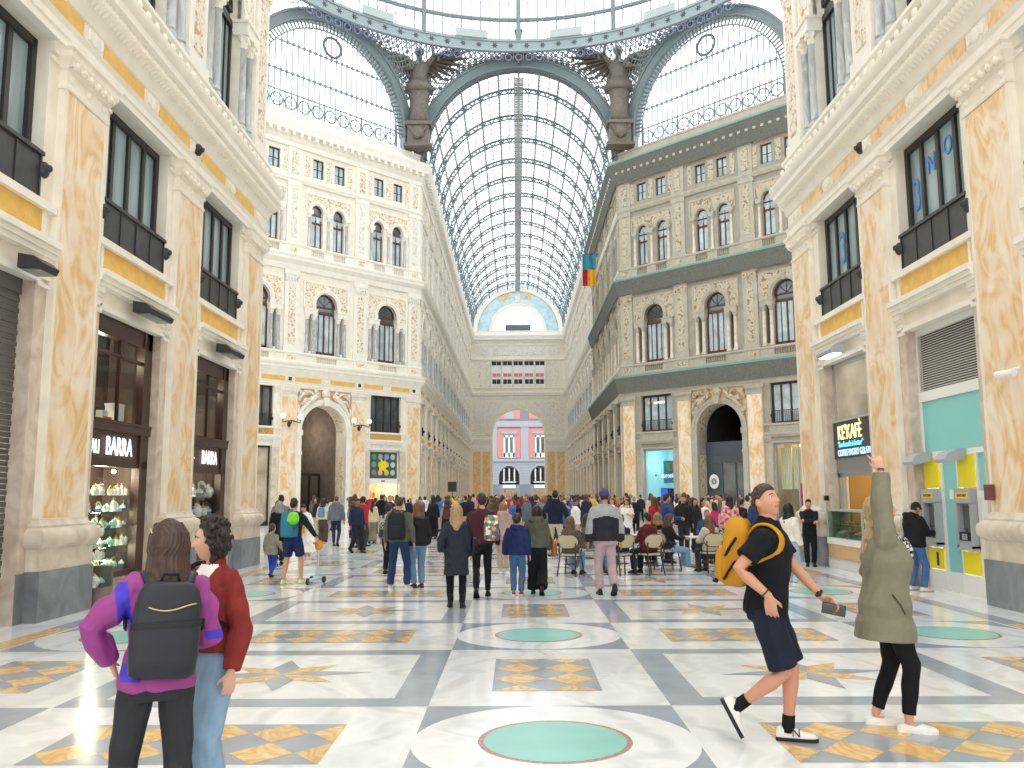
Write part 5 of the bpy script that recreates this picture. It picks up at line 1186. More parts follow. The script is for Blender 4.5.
def folds(a=.006, f=34, seed=0.):
    def w(c):
        x, y, z = c[:, 0], c[:, 1], c[:, 2]
        return a * (np.sin(f * z + 7 * np.sin(9 * x + 6 * y + seed) + seed) * (.5 + .5 * np.sin(11 * x - 13 * y + 5 * z + seed * 2)) + .6 * np.sin(f * .6 * (z + x * .8 - y * .7) + 3 * np.sin(8 * z + seed)))
    return w
SKIN = {}
def skin(c):
    if c not in SKIN:
        m, nt, b = nodes('skin_' + c); b.inputs['Base Color'].default_value = lin(c); b.inputs['Roughness'].default_value = .5; b.inputs['Subsurface Weight'].default_value = .12; b.inputs['Subsurface Radius'].default_value = (.02, .008, .004); b.inputs['Subsurface Scale'].default_value = .5; SKIN[c] = m
    return SKIN[c]
def cloth_m(c, rough=.85): return mat('cloth_' + c, c, rough, var=.12, vs=9, spec=.25)
def hair_m(c):
    return mat('hair_' + c, c, .45, var=.3, vs=14, stretch=(3, 3, .6), spec=.4)
def ik(a, b, l1, l2, pole):
    a, b, pole = Vector(a), Vector(b), Vector(pole); d = b - a; L = min(d.length, (l1 + l2) * .998); d.normalize()
    x = (l1 * l1 - l2 * l2 + L * L) / (2 * L); h = math.sqrt(max(0, l1 * l1 - x * x)); p = pole - d * pole.dot(d)
    p.normalize(); return a + d * x + p * h, a + d * L
def ering(c, ax, ay, rx, ry, n=16, p=2.0):
    out = []; c = Vector(c); ax = Vector(ax); ay = Vector(ay)
    for i in range(n):
        t = 2 * PI * i / n; ct, st = math.cos(t), math.sin(t)
        out.append(c + ax * (rx * math.copysign(abs(ct) ** (2 / p), ct)) + ay * (ry * math.copysign(abs(st) ** (2 / p), st)))
    return out
def limb(mb, pts, rad, n=12, flat=False):
    """tapered limb with rounded ends through the given points"""
    pts = [Vector(p) for p in pts]; a = (pts[0] - pts[1]).normalized(); b = (pts[-1] - pts[-2]).normalized()
    P = [pts[0] + a * rad[0] * .8, pts[0] + a * rad[0] * .45] + pts + [pts[-1] + b * rad[-1] * .45, pts[-1] + b * rad[-1] * .8]
    R = [rad[0] * .35, rad[0] * .8] + list(rad) + [rad[-1] * .8, rad[-1] * .35]
    if flat: P, R = P[:-2], R[:-2]
    mb.tube(P, R, n)
def headpt(lo, la, feat=True, female=False):
    ca = math.cos(la); dx, dy, dz = ca * math.cos(lo), ca * math.sin(lo), math.sin(la)
    x, y, z = .076 * dx, .097 * dy, .118 * dz
    t = min(1, max(0, (-dz - .1) / .9)); x *= 1 - (.42 if female else .34) * t ** 1.5
    if y > 0: y *= 1 - .10 * t; 
    else: y *= 1 - .38 * t
    if feat and dy > 0:
        u, w = x / .076, z / .118; e = math.exp
        nz = max(0, min(1, (.16 - w) / .36)) * (1 if w > -.2 else e(-((w + .2) / .055) ** 2))
        y += .026 * e(-(u / (.13 + .08 * nz)) ** 2) * nz
        y -= .010 * e(-((abs(u) - .42) / .2) ** 2 - ((w - .1) / .11) ** 2)
        y += (.003 if female else .006) * e(-((abs(u) - .35) / .3) ** 2 - ((w - .25) / .07) ** 2)
        y += .009 * e(-(u / .3) ** 2) * (e(-((w + .40) / .05) ** 2) + e(-((w + .52) / .055) ** 2)) - .005 * e(-(u / .3) ** 2 - ((w + .46) / .025) ** 2)
        y += .012 * e(-(u / .32) ** 2 - ((w + .80) / .13) ** 2) + .004 * e(-((abs(u) - .5) / .2) ** 2 - ((w + .12) / .15) ** 2)
    return Vector((x, y, z))
def head(mb, M, nlo=32, nla=24, female=False, k=1.0):
    rings = []
    for j in range(1, nla):
        la = -PI / 2 + PI * j / nla; rings.append([M @ (headpt(2 * PI * i / nlo, la, True, female) * k) for i in range(nlo)])
    mb.loft(rings)
    for s in (-1, 1):
        q = len(mb.v); mb.ball((0, 0, 0), (.011, .022, .034), 8, 6); mb.xf(M @ Matrix.Translation((s * .077 * k, -.008, -.004)) @ Matrix.Rotation(s * .25, 4, 'Z') @ Matrix.Diagonal((k, k, k, 1)), q)
def hand(mb, w, d, n, side, curl=.35, point=False, sc=1.0, lay=None):
    w, d, n = Vector(w), Vector(d).normalized(), Vector(n); n = (n - d * n.dot(d)).normalized(); t = d.cross(n) * side
    mb.loft([ering(w + d * s * sc, t, n, a * sc, b * sc, 12, 2.6) for s, a, b in ((-.02, .020, .017), (.0, .026, .019), (.03, .037, .018), (.07, .042, .016), (.092, .040, .013), (.1, .030, .008))])
    for k, (o, L) in enumerate(((.031, .072), (.0105, .080), (-.0105, .074), (-.031, .058))):
        c = curl + (.12 * (k - 1)) * .4
        if point: c = .02 if k == 0 else 1.15
        p = w + d * .088 * sc + t * o * sc; a = c * .5; P = [p - d * .012 * sc, p]; sp = (1.5 - k) * .05 + (.55 if point and k == 0 else 0)
        for f in (.45, .32, .23):
            p = p + (d * math.cos(a) + n * math.sin(a) + t * sp).normalized() * L * f * sc; P.append(p); a += c
        mb.tube(P, [.0092 * sc, .0092 * sc, .0088 * sc, .0078 * sc, .0058 * sc], 8)
    p = w + d * .028 * sc + t * .030 * sc; q = p + (t * .62 + d * .66 + n * .35).normalized() * .045 * sc; r = q + (t * .2 + d * .9 + n * (.3 + .4 * curl)).normalized() * .032 * sc
    mb.tube([p - t * .02 * sc, p, q, r], [.014 * sc, .0135 * sc, .0105 * sc, .007 * sc], 8)
def shoe(name, A, f, lat, mats, parent, k=1.0, boot=0, low=0):
    """shoe under the ankle A, pointing along f"""
    f, lat = Vector(f).normalized(), Vector(lat); up = lat.cross(f).normalized(); up = up if up.z > 0 or abs(up.z) < .2 else -up; lat = f.cross(up); o = Vector(A) - up * .085
    b = MB(); prof = [(-.082, .022, .045), (-.072, .032, .085 - low), (-.045, .037, .095 - low), (.0, .040, .098 - low * 1.3), (.045, .043, .082 - low), (.09, .047, .062), (.135, .048, .052), (.17, .039, .043), (.19, .018, .032)]
    def ring(y, hw, h, z0=0.0): return [o + (f * y + lat * x * hw + up * (z0 + z * (h - z0))) * k for x, z in ((-1, 0), (-1.0, .4), (-.86, .8), (-.4, 1), (.4, 1), (.86, .8), (1.0, .4), (1, 0))]
    b.loft([ring(*p) for p in prof], 0)
    if boot: b.tube([o + up * .05 * k, o + up * .16 * k, o + up * (.1 + boot) * k], [.045 * k, .045 * k, .055 * k], 12, 0)
    b.loft([[o + (f * y * 1.02 + lat * x * (hw + .004) + up * z) * k for x, z in ((-1, -.001), (-1, .026), (1, .026), (1, -.001))] for y, hw, h in prof], 1)
    return b.obj(name, mats, parent, 50)
TORSO = {'m': [(.84, .15, .112, -.004), (.92, .158, .115, -.004), (1.0, .152, .11, .0), (1.08, .148, .104, .004), (1.18, .16, .11, .008), (1.28, .176, .118, .008), (1.35, .178, .112, .002), (1.41, .158, .098, -.006), (1.445, .118, .084, -.010), (1.475, .082, .07, -.012), (1.50, .06, .062, -.012)],
         'f': [(.84, .158, .112, -.008), (.92, .165, .115, -.008), (1.0, .145, .1, .0), (1.08, .13, .09, .004), (1.16, .134, .096, .01), (1.26, .15, .118, .018), (1.34, .15, .104, .004), (1.40, .134, .088, -.006), (1.435, .1, .076, -.010), (1.465, .072, .062, -.012), (1.49, .052, .054, -.012)]}
def person(label, pos, rz, H=1.75, sex='m', skin_c='d9a58a', hair=('short', '2e2420'), top=None, bottom=None, shoes=('2a2a2c', '1f1f20'), feet=None, hands=None, poles=None, hvec=None, curl=None, point=None, lean=0., twist=0., yaw=0., pitch=0., roll=0., hip=None, vox=.012, face=False, group=None, name='person', headk=1.0, low=0, boot=0, shoes_on=True):
    F = sex == 'f'; root = thing(name, label, 'person', (pos[0], pos[1], 0), rz, group); k = H / 1.75; root.scale = (k, k, k)
    hip = Vector(hip or (0, 0, .905)); U = Matrix.Translation(hip) @ Matrix.Rotation(twist, 4, 'Z') @ Matrix.Rotation(roll, 4, 'Y') @ Matrix.Rotation(-lean, 4, 'X') @ Matrix.Translation((0, 0, -.92))
    U3 = U.to_3x3(); sx = top.get('sx', .152 if F else .18) if top else .152; sk = skin(skin_c); J = dict(U=U, root=root, k=k)
    fs = []; feet = feet or {}; hands = hands or {}; poles = poles or {}; hvec = hvec or {}; curl = curl or {}
    legs = {}
    for s, K in ((-1, 'L'), (1, 'R')):
        ft = feet.get(K, (s * .095, 0, 0, s * -.12)); fx, fy, lift, toe = ft[:4]; pt = ft[4] if len(ft) > 4 else 0
        an = Vector((fx, fy, .085 + lift)); hp = hip + Matrix.Rotation(twist * .5, 3, 'Z') @ Vector((s * (.088 if not F else .092), 0, -.01))
        kn, an = ik(hp, an, .43, .405, (s * .08 - math.sin(toe) * .5, 1, .02)); fdir = Vector((-math.sin(toe) * math.cos(pt), math.cos(toe) * math.cos(pt), -math.sin(pt)))
        legs[K] = (hp, kn, an, fdir, Vector((math.cos(toe), math.sin(toe), 0)))
    arms = {}
    for s, K in ((-1, 'L'), (1, 'R')):
        sh = U @ Vector((s * sx, -.01, 1.39)); tg = hands.get(K); tg = Vector(tg) if tg else U @ Vector((s * (sx + .095), .05, .87))
        el, wr = ik(sh, tg, .285, .255, poles.get(K, (s * .35, -1, -.1))); hv = hvec.get(K)
        d = Vector(hv[0]) if hv else ((wr - el).normalized() + Vector((0, 0, -.3))); n = Vector(hv[1]) if hv else Vector((-s, .15, 0)); arms[K] = (sh, el, wr, d, n)
    piv = U @ Vector((0, -.008, 1.505)); Rh = Matrix.Rotation(twist + yaw, 3, 'Z') @ Matrix.Rotation(pitch, 3, 'X'); hc = piv + Rh @ Vector((0, .022, .116 * headk))
    HM = Matrix.Translation(hc) @ Rh.to_4x4(); J.update(legs=legs, arms=arms, HM=HM, hc=hc)
    # ---- body
    b = MB(); head(b, HM, 36 if face else 20, 30 if face else 16, F, headk); b.tube([U @ Vector((0, -.012, 1.42)), piv, hc + Rh @ Vector((0, -.015, -.04))], [.062 if not F else .052, .056 if not F else .046, .05 if not F else .043], 12)
    T = TORSO[sex]
    b.loft([ering(U @ Vector((0, yo, z)), U3 @ Vector((1, 0, 0)), U3 @ Vector((0, 1, 0)), rx * .93, ry * .93, 18, 2.3) for z, rx, ry, yo in T])
    for K, s in (('L', -1), ('R', 1)):
        sh, el, wr, d, n = arms[K]; q = .88 if F else 1
        limb(b, [sh, sh.lerp(el, .35), el, el.lerp(wr, .3), wr], [.052 * q, .049 * q, .039 * q, .040 * q, .026 * q]); hand(b, wr, d, n, s, curl.get(K, .35), point == K, .94 if F else 1.0)
        hp, kn, an, fd, lt = legs[K]; limb(b, [hp, hp.lerp(kn, .4), kn, kn.lerp(an, .3), kn.lerp(an, .7), an], [.082, .075, .054, .056, .040, .034])
        uf = lt.cross(fd).normalized(); limb(b, [an - uf * .05 - fd * .03, an - uf * .055 + fd * .06, an - uf * .06 + fd * .12], [.026, .028, .02], 8)
    HI = HM.inverted(); Hn = np.array(HI)
    def paint(c):
        h = c @ Hn[:3, :3].T + Hn[:3, 3]; u, y, w = h[:, 0] / .076 / headk, h[:, 1], h[:, 2] / .118 / headk
        lips = (np.abs(u) < .30) & (np.abs(w + .46) < .085 - .12 * np.abs(u)) & (y > .05)
        return np.where(lips, 1, 0)
    lip = tuple(int(int(skin_c[i:i + 2], 16) * f) for i, f in ((0, .90), (2, .74), (4, .76)))
    solid(b, 'body', [sk, skin('%02x%02x%02x' % lip)], root, vox, 3 if face else 2, paint if face else None)
    if face:
        for s in (-1, 1):
            e = MB(); c = HM @ Vector((s * .031, .0705, .0125)); e.ball(c, .0122, 12, 8); g = HM @ Vector((s * .031, .0768, .0125)); e.ball(g, (.0075, .0068, .0075), 10, 6, 1); e.obj('eye', [mat('eye_white', 'e9e4de', .2), mat('eye_iris', '3b2d22', .15)], root, True)
            e = MB(); e.tube([HM @ Vector((s * x * .076, y, w * .118)) for x, y, w in ((.16, .094, .24), (.4, .092, .31), (.66, .076, .24))], [.0022, .0030, .0014], 6); e.obj('eyebrow', hair_m(hair[1]), root, True)
    # ---- clothes
    ear = lambda v: U @ Vector(v)
    if bottom:
        kind = bottom.get('kind', 'straight'); cm = [cloth_m(bottom['c'])] ; b = MB(); wv = {'slim': (.094, .066, .05), 'straight': (.1, .077, .066), 'wide': (.108, .1, .12), 'shorts': (.108, .103, .1), 'legging': (.097, .072, .056)}[kind]
        zc = hip.z - .92
        ax, ay = Matrix.Rotation(twist * .5, 3, 'Z') @ Vector((1, 0, 0)), Matrix.Rotation(twist * .5, 3, 'Z') @ Vector((0, 1, 0))
        if hip.z > .7: b.loft([ering(Vector((hip.x, hip.y + yo, z + zc)), ax, ay, rx + .012, ry + .014, 18, 2.4) for z, rx, ry, yo in ((.82, .12, .1, 0), *T[0:3], (1.04, T[2][1], T[2][2], 0))])
        else: b.loft([ering(Vector((hip.x, hip.y + yo, z + zc)), ax, ay, rx + .012, ry + .014, 18, 2.4) for z, rx, ry, yo in ((.85, .14, .11, .02), *T[1:3], (1.04, T[2][1], T[2][2], 0))])
        for K in 'LR':
            hp, kn, an, fd, lt = legs[K]
            if kind == 'shorts': e = hp.lerp(kn, bottom.get('len', .86)); limb(b, [hp, hp.lerp(e, .5), e], [wv[0], wv[1] + .004, wv[2]], 14, True)
            else:
                e = kn.lerp(an, bottom.get('len', .97)); limb(b, [hp, hp.lerp(kn, .4), kn, kn.lerp(e, .5), e], [wv[0], (wv[0] + wv[1]) / 2, wv[1], (wv[1] * .55 + wv[2] * .45), wv[2]], 14, True)
        solid(b, 'shorts' if kind == 'shorts' else 'trousers', cm, root, vox * 1.15, 3, None, folds(.0045 if vox < .011 else .004, 30, H * 7))
    if top:
        b = MB(); lo = top.get('loose', .016); hem = top.get('hem', .9); fl = top.get('flare', 0.); cols = top['c'] if isinstance(top['c'], (list, tuple)) else [top['c']]
        st = []
        if hem < .84:
            for z in np.linspace(hem, .84, 5)[:-1]: f = (.84 - z); st.append((z, T[0][1] + fl * f, T[0][2] + fl * f + .02, T[0][3]))
            st += list(T)
        else: st = [(hem, *[np.interp(hem, [t[0] for t in T], [t[i] for t in T]) for i in (1, 2, 3)])] + [t for t in T if t[0] > hem + .02]
        if top.get('deep'): st = [(z, rx, ry + .02 * (z < 1.3), yo) for z, rx, ry, yo in st]
        b.loft([ering(ear((0, yo, z)), U3 @ Vector((1, 0, 0)), U3 @ Vector((0, 1, 0)), rx + lo * (1.3 if z < 1.35 else .7), ry + lo * (1.3 if z < 1.42 else .6), 20, 2.4) for z, rx, ry, yo in st])
        sl = top.get('sleeve', 'long'); w = top.get('sl', .016); q = .9 if F else 1
        if sl != 'none':
            for K in 'LR':
                sh, el, wr, d, n = arms[K]; b.ball(sh, .056 + w * .7, 10, 8)
                if sl == 'short': limb(b, [sh, sh.lerp(el, .4), sh.lerp(el, .68)], [.058 * q + w, .056 * q + w, .055 * q + w + .006], 12, True)
                else: limb(b, [sh, sh.lerp(el, .4), el, el.lerp(wr, .4), el.lerp(wr, top.get('cuff', .95))], [.056 * q + w * .6, .054 * q + w, .046 * q + w, .044 * q + w, .030 * q + w * .9], 12, True)
        if top.get('hood'): b.tube([ear((-.1, -.01, 1.46)), ear((-.10, -.1, 1.48)), ear((0, -.155, 1.46)), ear((.10, -.1, 1.48)), ear((.1, -.01, 1.46))], [.04, .062, .078, .062, .04], 10); b.ball(ear((0, -.14, 1.38)), (.10, .065, .13))
        if top.get('collar'): b.tube([ear((.062 * math.sin(a), .058 * math.cos(a) - .008, 1.487 + (.02 if math.cos(a) < .3 else -.005))) for a in np.linspace(.35, 2 * PI - .35, 12)], .02, 8)
        solid(b, top.get('name', 'jacket'), [cloth_m(c, top.get('rough', .85)) for c in cols], root, vox * 1.1, top.get('sm', 4), top.get('paint') and (lambda c: top['paint'](c, J)), folds(top.get('fold', .005), top.get('ff', 28), H * 5))
        if top.get('inner'): # shirt seen in the open front
            b = MB(); b.loft([ering(ear((0, yo + .012, z)), U3 @ Vector((1, 0, 0)), U3 @ Vector((0, 1, 0)), rx * (.22 + .55 * max(0, z - 1.0) / .46) + .004, ry + lo * 1.2, 14, 2.2) for z, rx, ry, yo in T[2:9]]); solid(b, 'shirt', cloth_m(top['inner']), root, vox, 3)
    if top and top.get('skirt'):
        b = MB(); h0 = top['skirt']; b.loft([ering((hip.x, hip.y, z), (1, 0, 0), (0, 1, 0), .165 + .10 * (1.0 - z) / .8, .125 + .10 * (1.0 - z) / .8, 18) for z in np.linspace(h0, 1.02, 7)]); solid(b, 'skirt', cloth_m(top['c'] if isinstance(top['c'], str) else top['c'][0]), root, vox * 1.2, 4, None, folds(.008, 6, H))
    if shoes_on:
        for K in 'LR':
            hp, kn, an, fd, lt = legs[K]; shoe('shoe', an, fd, lt, [cloth_m(shoes[0], .5), cloth_m(shoes[1], .6)], root, 1.0, boot, low)
    # ---- hair
    do_hair(hair, HM, U, root, vox, headk)
    return J
def do_hair(hair, HM, U, root, vox, hk=1.0):
    st, hcol = hair[0], hair[1]; R = random.Random(hash(st + hcol) % 1000 if False else len(st) * 7 + 3)
    if st == 'bald': return
    hat = st in ('beanie', 'cap'); thick = {'short': .013, 'crop': .006, 'beanie': .022, 'cap': .016}.get(st, .016)
    def lim(lo):
        fr = math.sin(lo)     # 1 at the face, -1 at the nape
        if hat: return .12 - .1 * fr * 0 if fr > -.2 else .0
        if st in ('short', 'crop'): return (.56 if fr > .75 else (.12 + .44 * max(0, (fr - .1) / .65) if fr > .1 else .1 - .75 * min(1, -fr + .1)))
        return (.75 if fr > .8 else (-.1 + .85 * max(0, (fr - .15) / .65) if fr > .15 else -.75))
    def surf(lo, la, o): p = headpt(lo, la, False) * hk; return HM @ (p * (1 + o / .095) + Vector((0, 0, .003)))
    b = MB(); n, m = 28, 9; rings = [[] for _ in range(2 * m + 2)]
    for i in range(n):
        lo = 2 * PI * i / n; L = lim(lo)
        for j in range(m + 1): la = PI / 2 * .985 + (L - PI / 2 * .985) * j / m; rings[j].append(surf(lo, la, thick * (1 if j < m else .6))); rings[2 * m + 1 - j].append(surf(lo, la, -.012))
    b.loft(rings)
    if st == 'short': # a little volume on top
        for i in range(14): a = R.uniform(0, 2 * PI); la = R.uniform(.75, 1.4); b.ball(surf(a, la, thick * .7), R.uniform(.018, .028), 8, 6)
    if st == 'crop' and vox < .01: # clipped hair texture
        for i in range(230):
            a = R.uniform(0, 2 * PI); la = R.uniform(lim(a) + .06, 1.45); b.ball(surf(a, la, thick * .9 + .002 * R.random()), R.uniform(.007, .011), 6, 4)
    if st in ('long', 'bob', 'longer', 'pony'):
        Lz = {'long': .36, 'bob': .2, 'longer': .47, 'pony': .3}[st]; n2 = 26 if st != 'pony' else 0
        U3 = U.to_3x3(); HR = HM.to_3x3()
        for i in range(n2):
            f = i / (n2 - 1); lo = PI * .93 + (PI * 1.14) * f; o = .012 + .006 * R.random()
            P = [surf(lo, .95, o * .7), surf(lo, .35, o), surf(lo, -.1, o + .004)]; p2 = surf(lo, -.45, o + .02); P.append(p2)
            out = HR @ Vector((math.cos(lo), math.sin(lo), 0)); dn = U3 @ Vector((0, 0, -1)); back = U3 @ Vector((0, -1, 0)); Lr = Lz * R.uniform(.85, 1.05)
            for g, ob, bk in ((.3, .012, .010), (.65, .02, .028), (1, .006, .03)): P.append(p2 + dn * Lr * g * .8 + out * (ob + .01 * R.random()) + back * bk * (hair[2] if len(hair) > 2 else 1))
            b.tube(P, [.018, .021, .022, .022, .02, .017, .007], 6)
        if st == 'pony': b.tube([surf(PI * 1.5, .3, .02), surf(PI * 1.5, .1, .06), surf(PI * 1.5, -.35, .06), surf(PI * 1.5, -.9, .06), surf(PI * 1.5, -1.1, .14)], [.025, .035, .035, .028, .008], 8)
    if st == 'curly':
        for i in range(150):
            lo = R.uniform(PI * .92, PI * 2.08) if i < 110 else R.uniform(PI * .7, PI * 2.3); la = R.uniform(-.75, 1.35) if i < 110 else R.uniform(.85, 1.4); b.ball(surf(lo, la, R.uniform(.010, .034)), R.uniform(.013, .022), 7, 5)
        for i in range(70):
            lo = R.uniform(PI * 1.0, PI * 2.0); p = surf(lo, -.7, R.uniform(.01, .055)); b.ball(p + Vector((0, 0, -R.uniform(0, .11))), R.uniform(.013, .022), 7, 5)
    if st == 'bun': b.ball(surf(PI * 1.5, .7, .03), .045, 10, 8)
    if st == 'cap': b.loft([[HM @ (Vector((x, y, .045 + .012 * (y - .08) / .08 * -1 + dz)) * hk) for x, y in ((-.06, .07), (-.05, .13), (0, .155), (.05, .13), (.06, .07))] for dz in (0, .008)])
    fine = vox * (.75 if st in ('curly',) else .9)
    solid(b, {'beanie': 'beanie', 'cap': 'cap'}.get(st, 'hair'), cloth_m(hcol) if hat else hair_m(hcol), root, max(.005, fine), 2, None, None if hat or st in ('short', 'crop') else (lambda c: .0025 * np.sin(c[:, 0] * 260 + 9 * np.sin(c[:, 2] * 14) + c[:, 1] * 170)))
    if hat: # hair below the hat
        J = MB(); J.loft([[surf(PI * (1.02 + .96 * i / 10), la, o) for i in range(11)] + [surf(PI * (1.98 - .96 * i / 10), la, -.01) for i in range(11)] for la, o in ((-.55, .004), (-.2, .008), (.12, .008))]); solid(J, 'hair', hair_m('2b211d'), root, max(.008, vox), 2)
def backpack(J, label, c, w=.3, h=.45, d=.17, zc=1.2, y0=.125, pocket=True, c2='202124', name='backpack', rough=.7, straps=True, group=None):
    """a bag on the back of the person J: its own object in the person's frame"""
    r = J['root']; t = thing(name, label, 'backpack', r.location, r.rotation_euler.z, group); t.scale = r.scale; U = J['U']; cm, cd = cloth_m(c, rough), cloth_m(c2, .6)
    P = lambda x, y, z: U @ Vector((x, y, z)); X, Y = U.to_3x3() @ Vector((1, 0, 0)), U.to_3x3() @ Vector((0, 1, 0))
    b = MB(); yc = -y0 - d / 2; z0, z1 = zc - h / 2, zc + h / 2
    b.loft([ering(P(0, yc, z), X, Y, w / 2 * f, d / 2 * g, 24, 4.5) for z, f, g in ((z0, .8, .7), (z0 + .02, .96, .94), (z0 + .1, 1, 1), (zc, 1, 1), (z1 - .12, .97, .95), (z1 - .045, .88, .82), (z1 - .012, .7, .6), (z1, .45, .35))]); b.obj('bag_body', cm, t, 50)
    if pocket:
        b = MB(); b.loft([ering(P(0, yc - d / 2, z), X, Y, w / 2 * f, .045 * g, 20, 3.5) for z, f, g in ((z0 + .03, .7, .4), (z0 + .05, .8, 1), (zc - .02, .78, 1), (zc + .02, .7, .5))]); b.obj('front_pocket', cm, t, 50)
    b = MB(); b.tube([P(-.05, yc + d * .2, z1 - .015), P(-.035, yc + d * .2, z1 + .035), P(.035, yc + d * .2, z1 + .035), P(.05, yc + d * .2, z1 - .015)], .009, 6); b.obj('top_handle', cd, t, True)
    if straps:
        for s in (-1, 1):
            q, rr = cr([P(s * .085, -y0 - .01, 1.39), P(s * .10, -.07, 1.462), P(s * .118, .02, 1.466), P(s * .142, .088, 1.41), P(s * .165, .098, 1.34), P(s * .19, .05, 1.27), P(s * .19, -y0 - .01, 1.19)], 5, [.03, .034, .036, .036, .033, .022, .014]); b = MB(); b.tube(q, rr, 8, flat=.35); b.obj('shoulder_strap', cm, t, True)
    return t, P, (yc, z0, z1, w, d)
# ------------------------------------------------------------------ the four people in front
D2R = PI / 180
def inframe(J): r = J['root']; return r
# woman in the purple windbreaker
def paint_p(c, J):
    x, y, z = c[:, 0], c[:, 1], c[:, 2]; m = np.zeros(len(c), dtype=int)
    s = x + .215 + (z - 1.3) * .16
    m[(np.abs(s) < .034) & (y < .0) & (z > 1.08) & (z < 1.42)] = 1
    m[(np.abs(x + .165) < .05) & (y < .02) & (z < 1.0) & (z > .92)] = 1
    m[(x > .2) & (z < 1.14) & (z > 1.09)] = 1
    return m
J1 = person('woman in a purple windbreaker seen from behind, black backpack, long dark hair', (-2.07, 4.42), 26 * D2R, 1.62, 'f', 'd8a78c', ('longer', '44312a', 3.4), dict(c=['98438a', '4a3fc0'], hem=.88, loose=.03, sl=.032, paint=paint_p, fold=.010, ff=24, rough=.55), dict(c='34353a', kind='straight'), ('2a2a2c', 'dddddd'), feet={'L': (-.19, .02, 0, .2), 'R': (.10, -.04, 0, -.2)}, hands={'L': (-.255, .10, .99), 'R': (.17, .27, 1.10)}, poles={'L': (-1, -.45, 0), 'R': (.35, -1, -.3)}, hip=(-.03, 0, .905), roll=.06, yaw=.2, pitch=-.05, vox=.0065)
bp, P, (yc, z0, z1, w_, d_) = backpack(J1, 'black leather backpack on the woman in the purple windbreaker', '2d3036', .335, .48, .15, 1.20, .135, False, '1d1e21', rough=.38)
b = MB(); zz = z0 + .27
for dz in (-.012, .012): b.loft([ering(P(0, yc, zz + dz + q), Vector((1, 0, 0)), Vector((0, 1, 0)), w_ / 2 + .004, d_ / 2 + .004, 28, 4.5) for q in (-.006, .006)])
b.obj('seam_band', cloth_m('24272b', .4), bp, 40)
b = MB(); b.tube([P(x, yc - d_ / 2 - .004, z1 - .12 - .02 * math.cos((x + .02) * 18)) for x in np.linspace(-.1, .13, 10)], .0045, 6); b.obj('zip', mat('pale_gold_zip', 'c2a878', .3, .8), [c for c in bp.children if c.name.startswith('bag_body')][0], True)
sg = thing('sunglasses', 'dark sunglasses pushed up on the long haired woman in purple', 'sunglasses', J1['root'].location, J1['root'].rotation_euler.z); sg.scale = J1['root'].scale
HM = J1['HM']; b = MB()
for s in (-1, 1): b.ball(HM @ Vector((s * .034, .078, .098)), (.03, .014, .024), 10, 7, 0); b.tube([HM @ Vector((s * .066, .07, .098)), HM @ Vector((s * .09, .03, .085)), HM @ Vector((s * .093, -.02, .06))], .004, 6, 1)
b.bar(HM @ Vector((-.012, .084, .1)), HM @ Vector((.012, .084, .1)), .006, None, 1); b.obj('frame', [mat('dark_lens', '2a1f22', .1), mat('pale_gilt_frame', 'cdbfae', .3, .6)], sg, True)
# woman in the red corduroy jacket
J2 = person('woman in a dark red jacket over a white tee and wide pale jeans, facing left', (-2.03, 4.95), 148 * D2R, 1.60, 'f', 'd9a88f', ('curly', '2c2220'), dict(c=['84302c', 'e9e7e4'], hem=.985, loose=.028, sl=.026, collar=True, paint=lambda c, J: np.where((c[:, 1] > .02) & (np.abs(c[:, 0]) < .010 + .075 * np.clip((c[:, 2] - 1.03) / .42, 0, 1)) & (c[:, 2] > 1.03) & (c[:, 2] < 1.475), 1, 0), fold=.007, ff=30), dict(c='8aa9c6', kind='wide'), ('d8d4cc', 'ece9e4'), feet={'L': (-.12, .05, 0, .2), 'R': (.12, -.02, 0, -.15)}, hands={'R': (.12, .27, 1.08), 'L': (-.27, .06, .87)}, hvec={'L': ((0, .12, -1), (.8, -.3, 0))}, curl={'L': .5}, yaw=-.62, pitch=.02, vox=.0062, face=True)
cb = thing('crossbody_bag', 'small dark teal crossbody bag worn by the woman in the red jacket', 'bag', J2['root'].location, J2['root'].rotation_euler.z); cb.scale = J2['root'].scale; cm_ = cloth_m('24454c', .6)
cM = Matrix.Translation((-.07, .185, 1.13)) @ Matrix.Rotation(.35, 4, 'Z') @ Matrix.Rotation(.22, 4, 'Y')
b = MB(); b.loft([ering((0, 0, z), (1, 0, 0), (0, 1, 0), .125 * f, .04 * f, 20, 4) for z, f in ((-.1, .85), (-.085, .97), (0, 1), (.07, .98), (.09, .9))]); b.xf(cM); b.obj('bag_body', cm_, cb, 50)
b = MB(); b.loft([ering((0, .012, z), (1, 0, 0), (0, 1, 0), .128 * f, .042 * f, 20, 4) for z, f in ((-.005, .96), (.02, 1), (.085, 1), (.098, .85))]); b.xf(cM); b.obj('flap', cm_, cb, 50)
b = MB(); b.box(-.02, .02, .056, .06, .025, .065, 0); b.box(-.008, .008, .06, .062, .035, .055, 1); b.xf(cM @ Matrix.Translation((.06, 0, 0))); b.obj('patch', [cloth_m('e7ddc8'), cloth_m('c98a3c')], cb.children[1])
b = MB(); b.tube(cr([cM @ Vector((.12, 0, .05)), (.11, .15, 1.28), (.125, .10, 1.42), (.11, -.02, 1.475), (.06, -.13, 1.36), (-.06, -.15, 1.2), (-.19, -.04, 1.1), cM @ Vector((-.12, 0, .03))]), .018, 8, flat=.35); b.obj('strap', cloth_m('17191c'), cb, True)
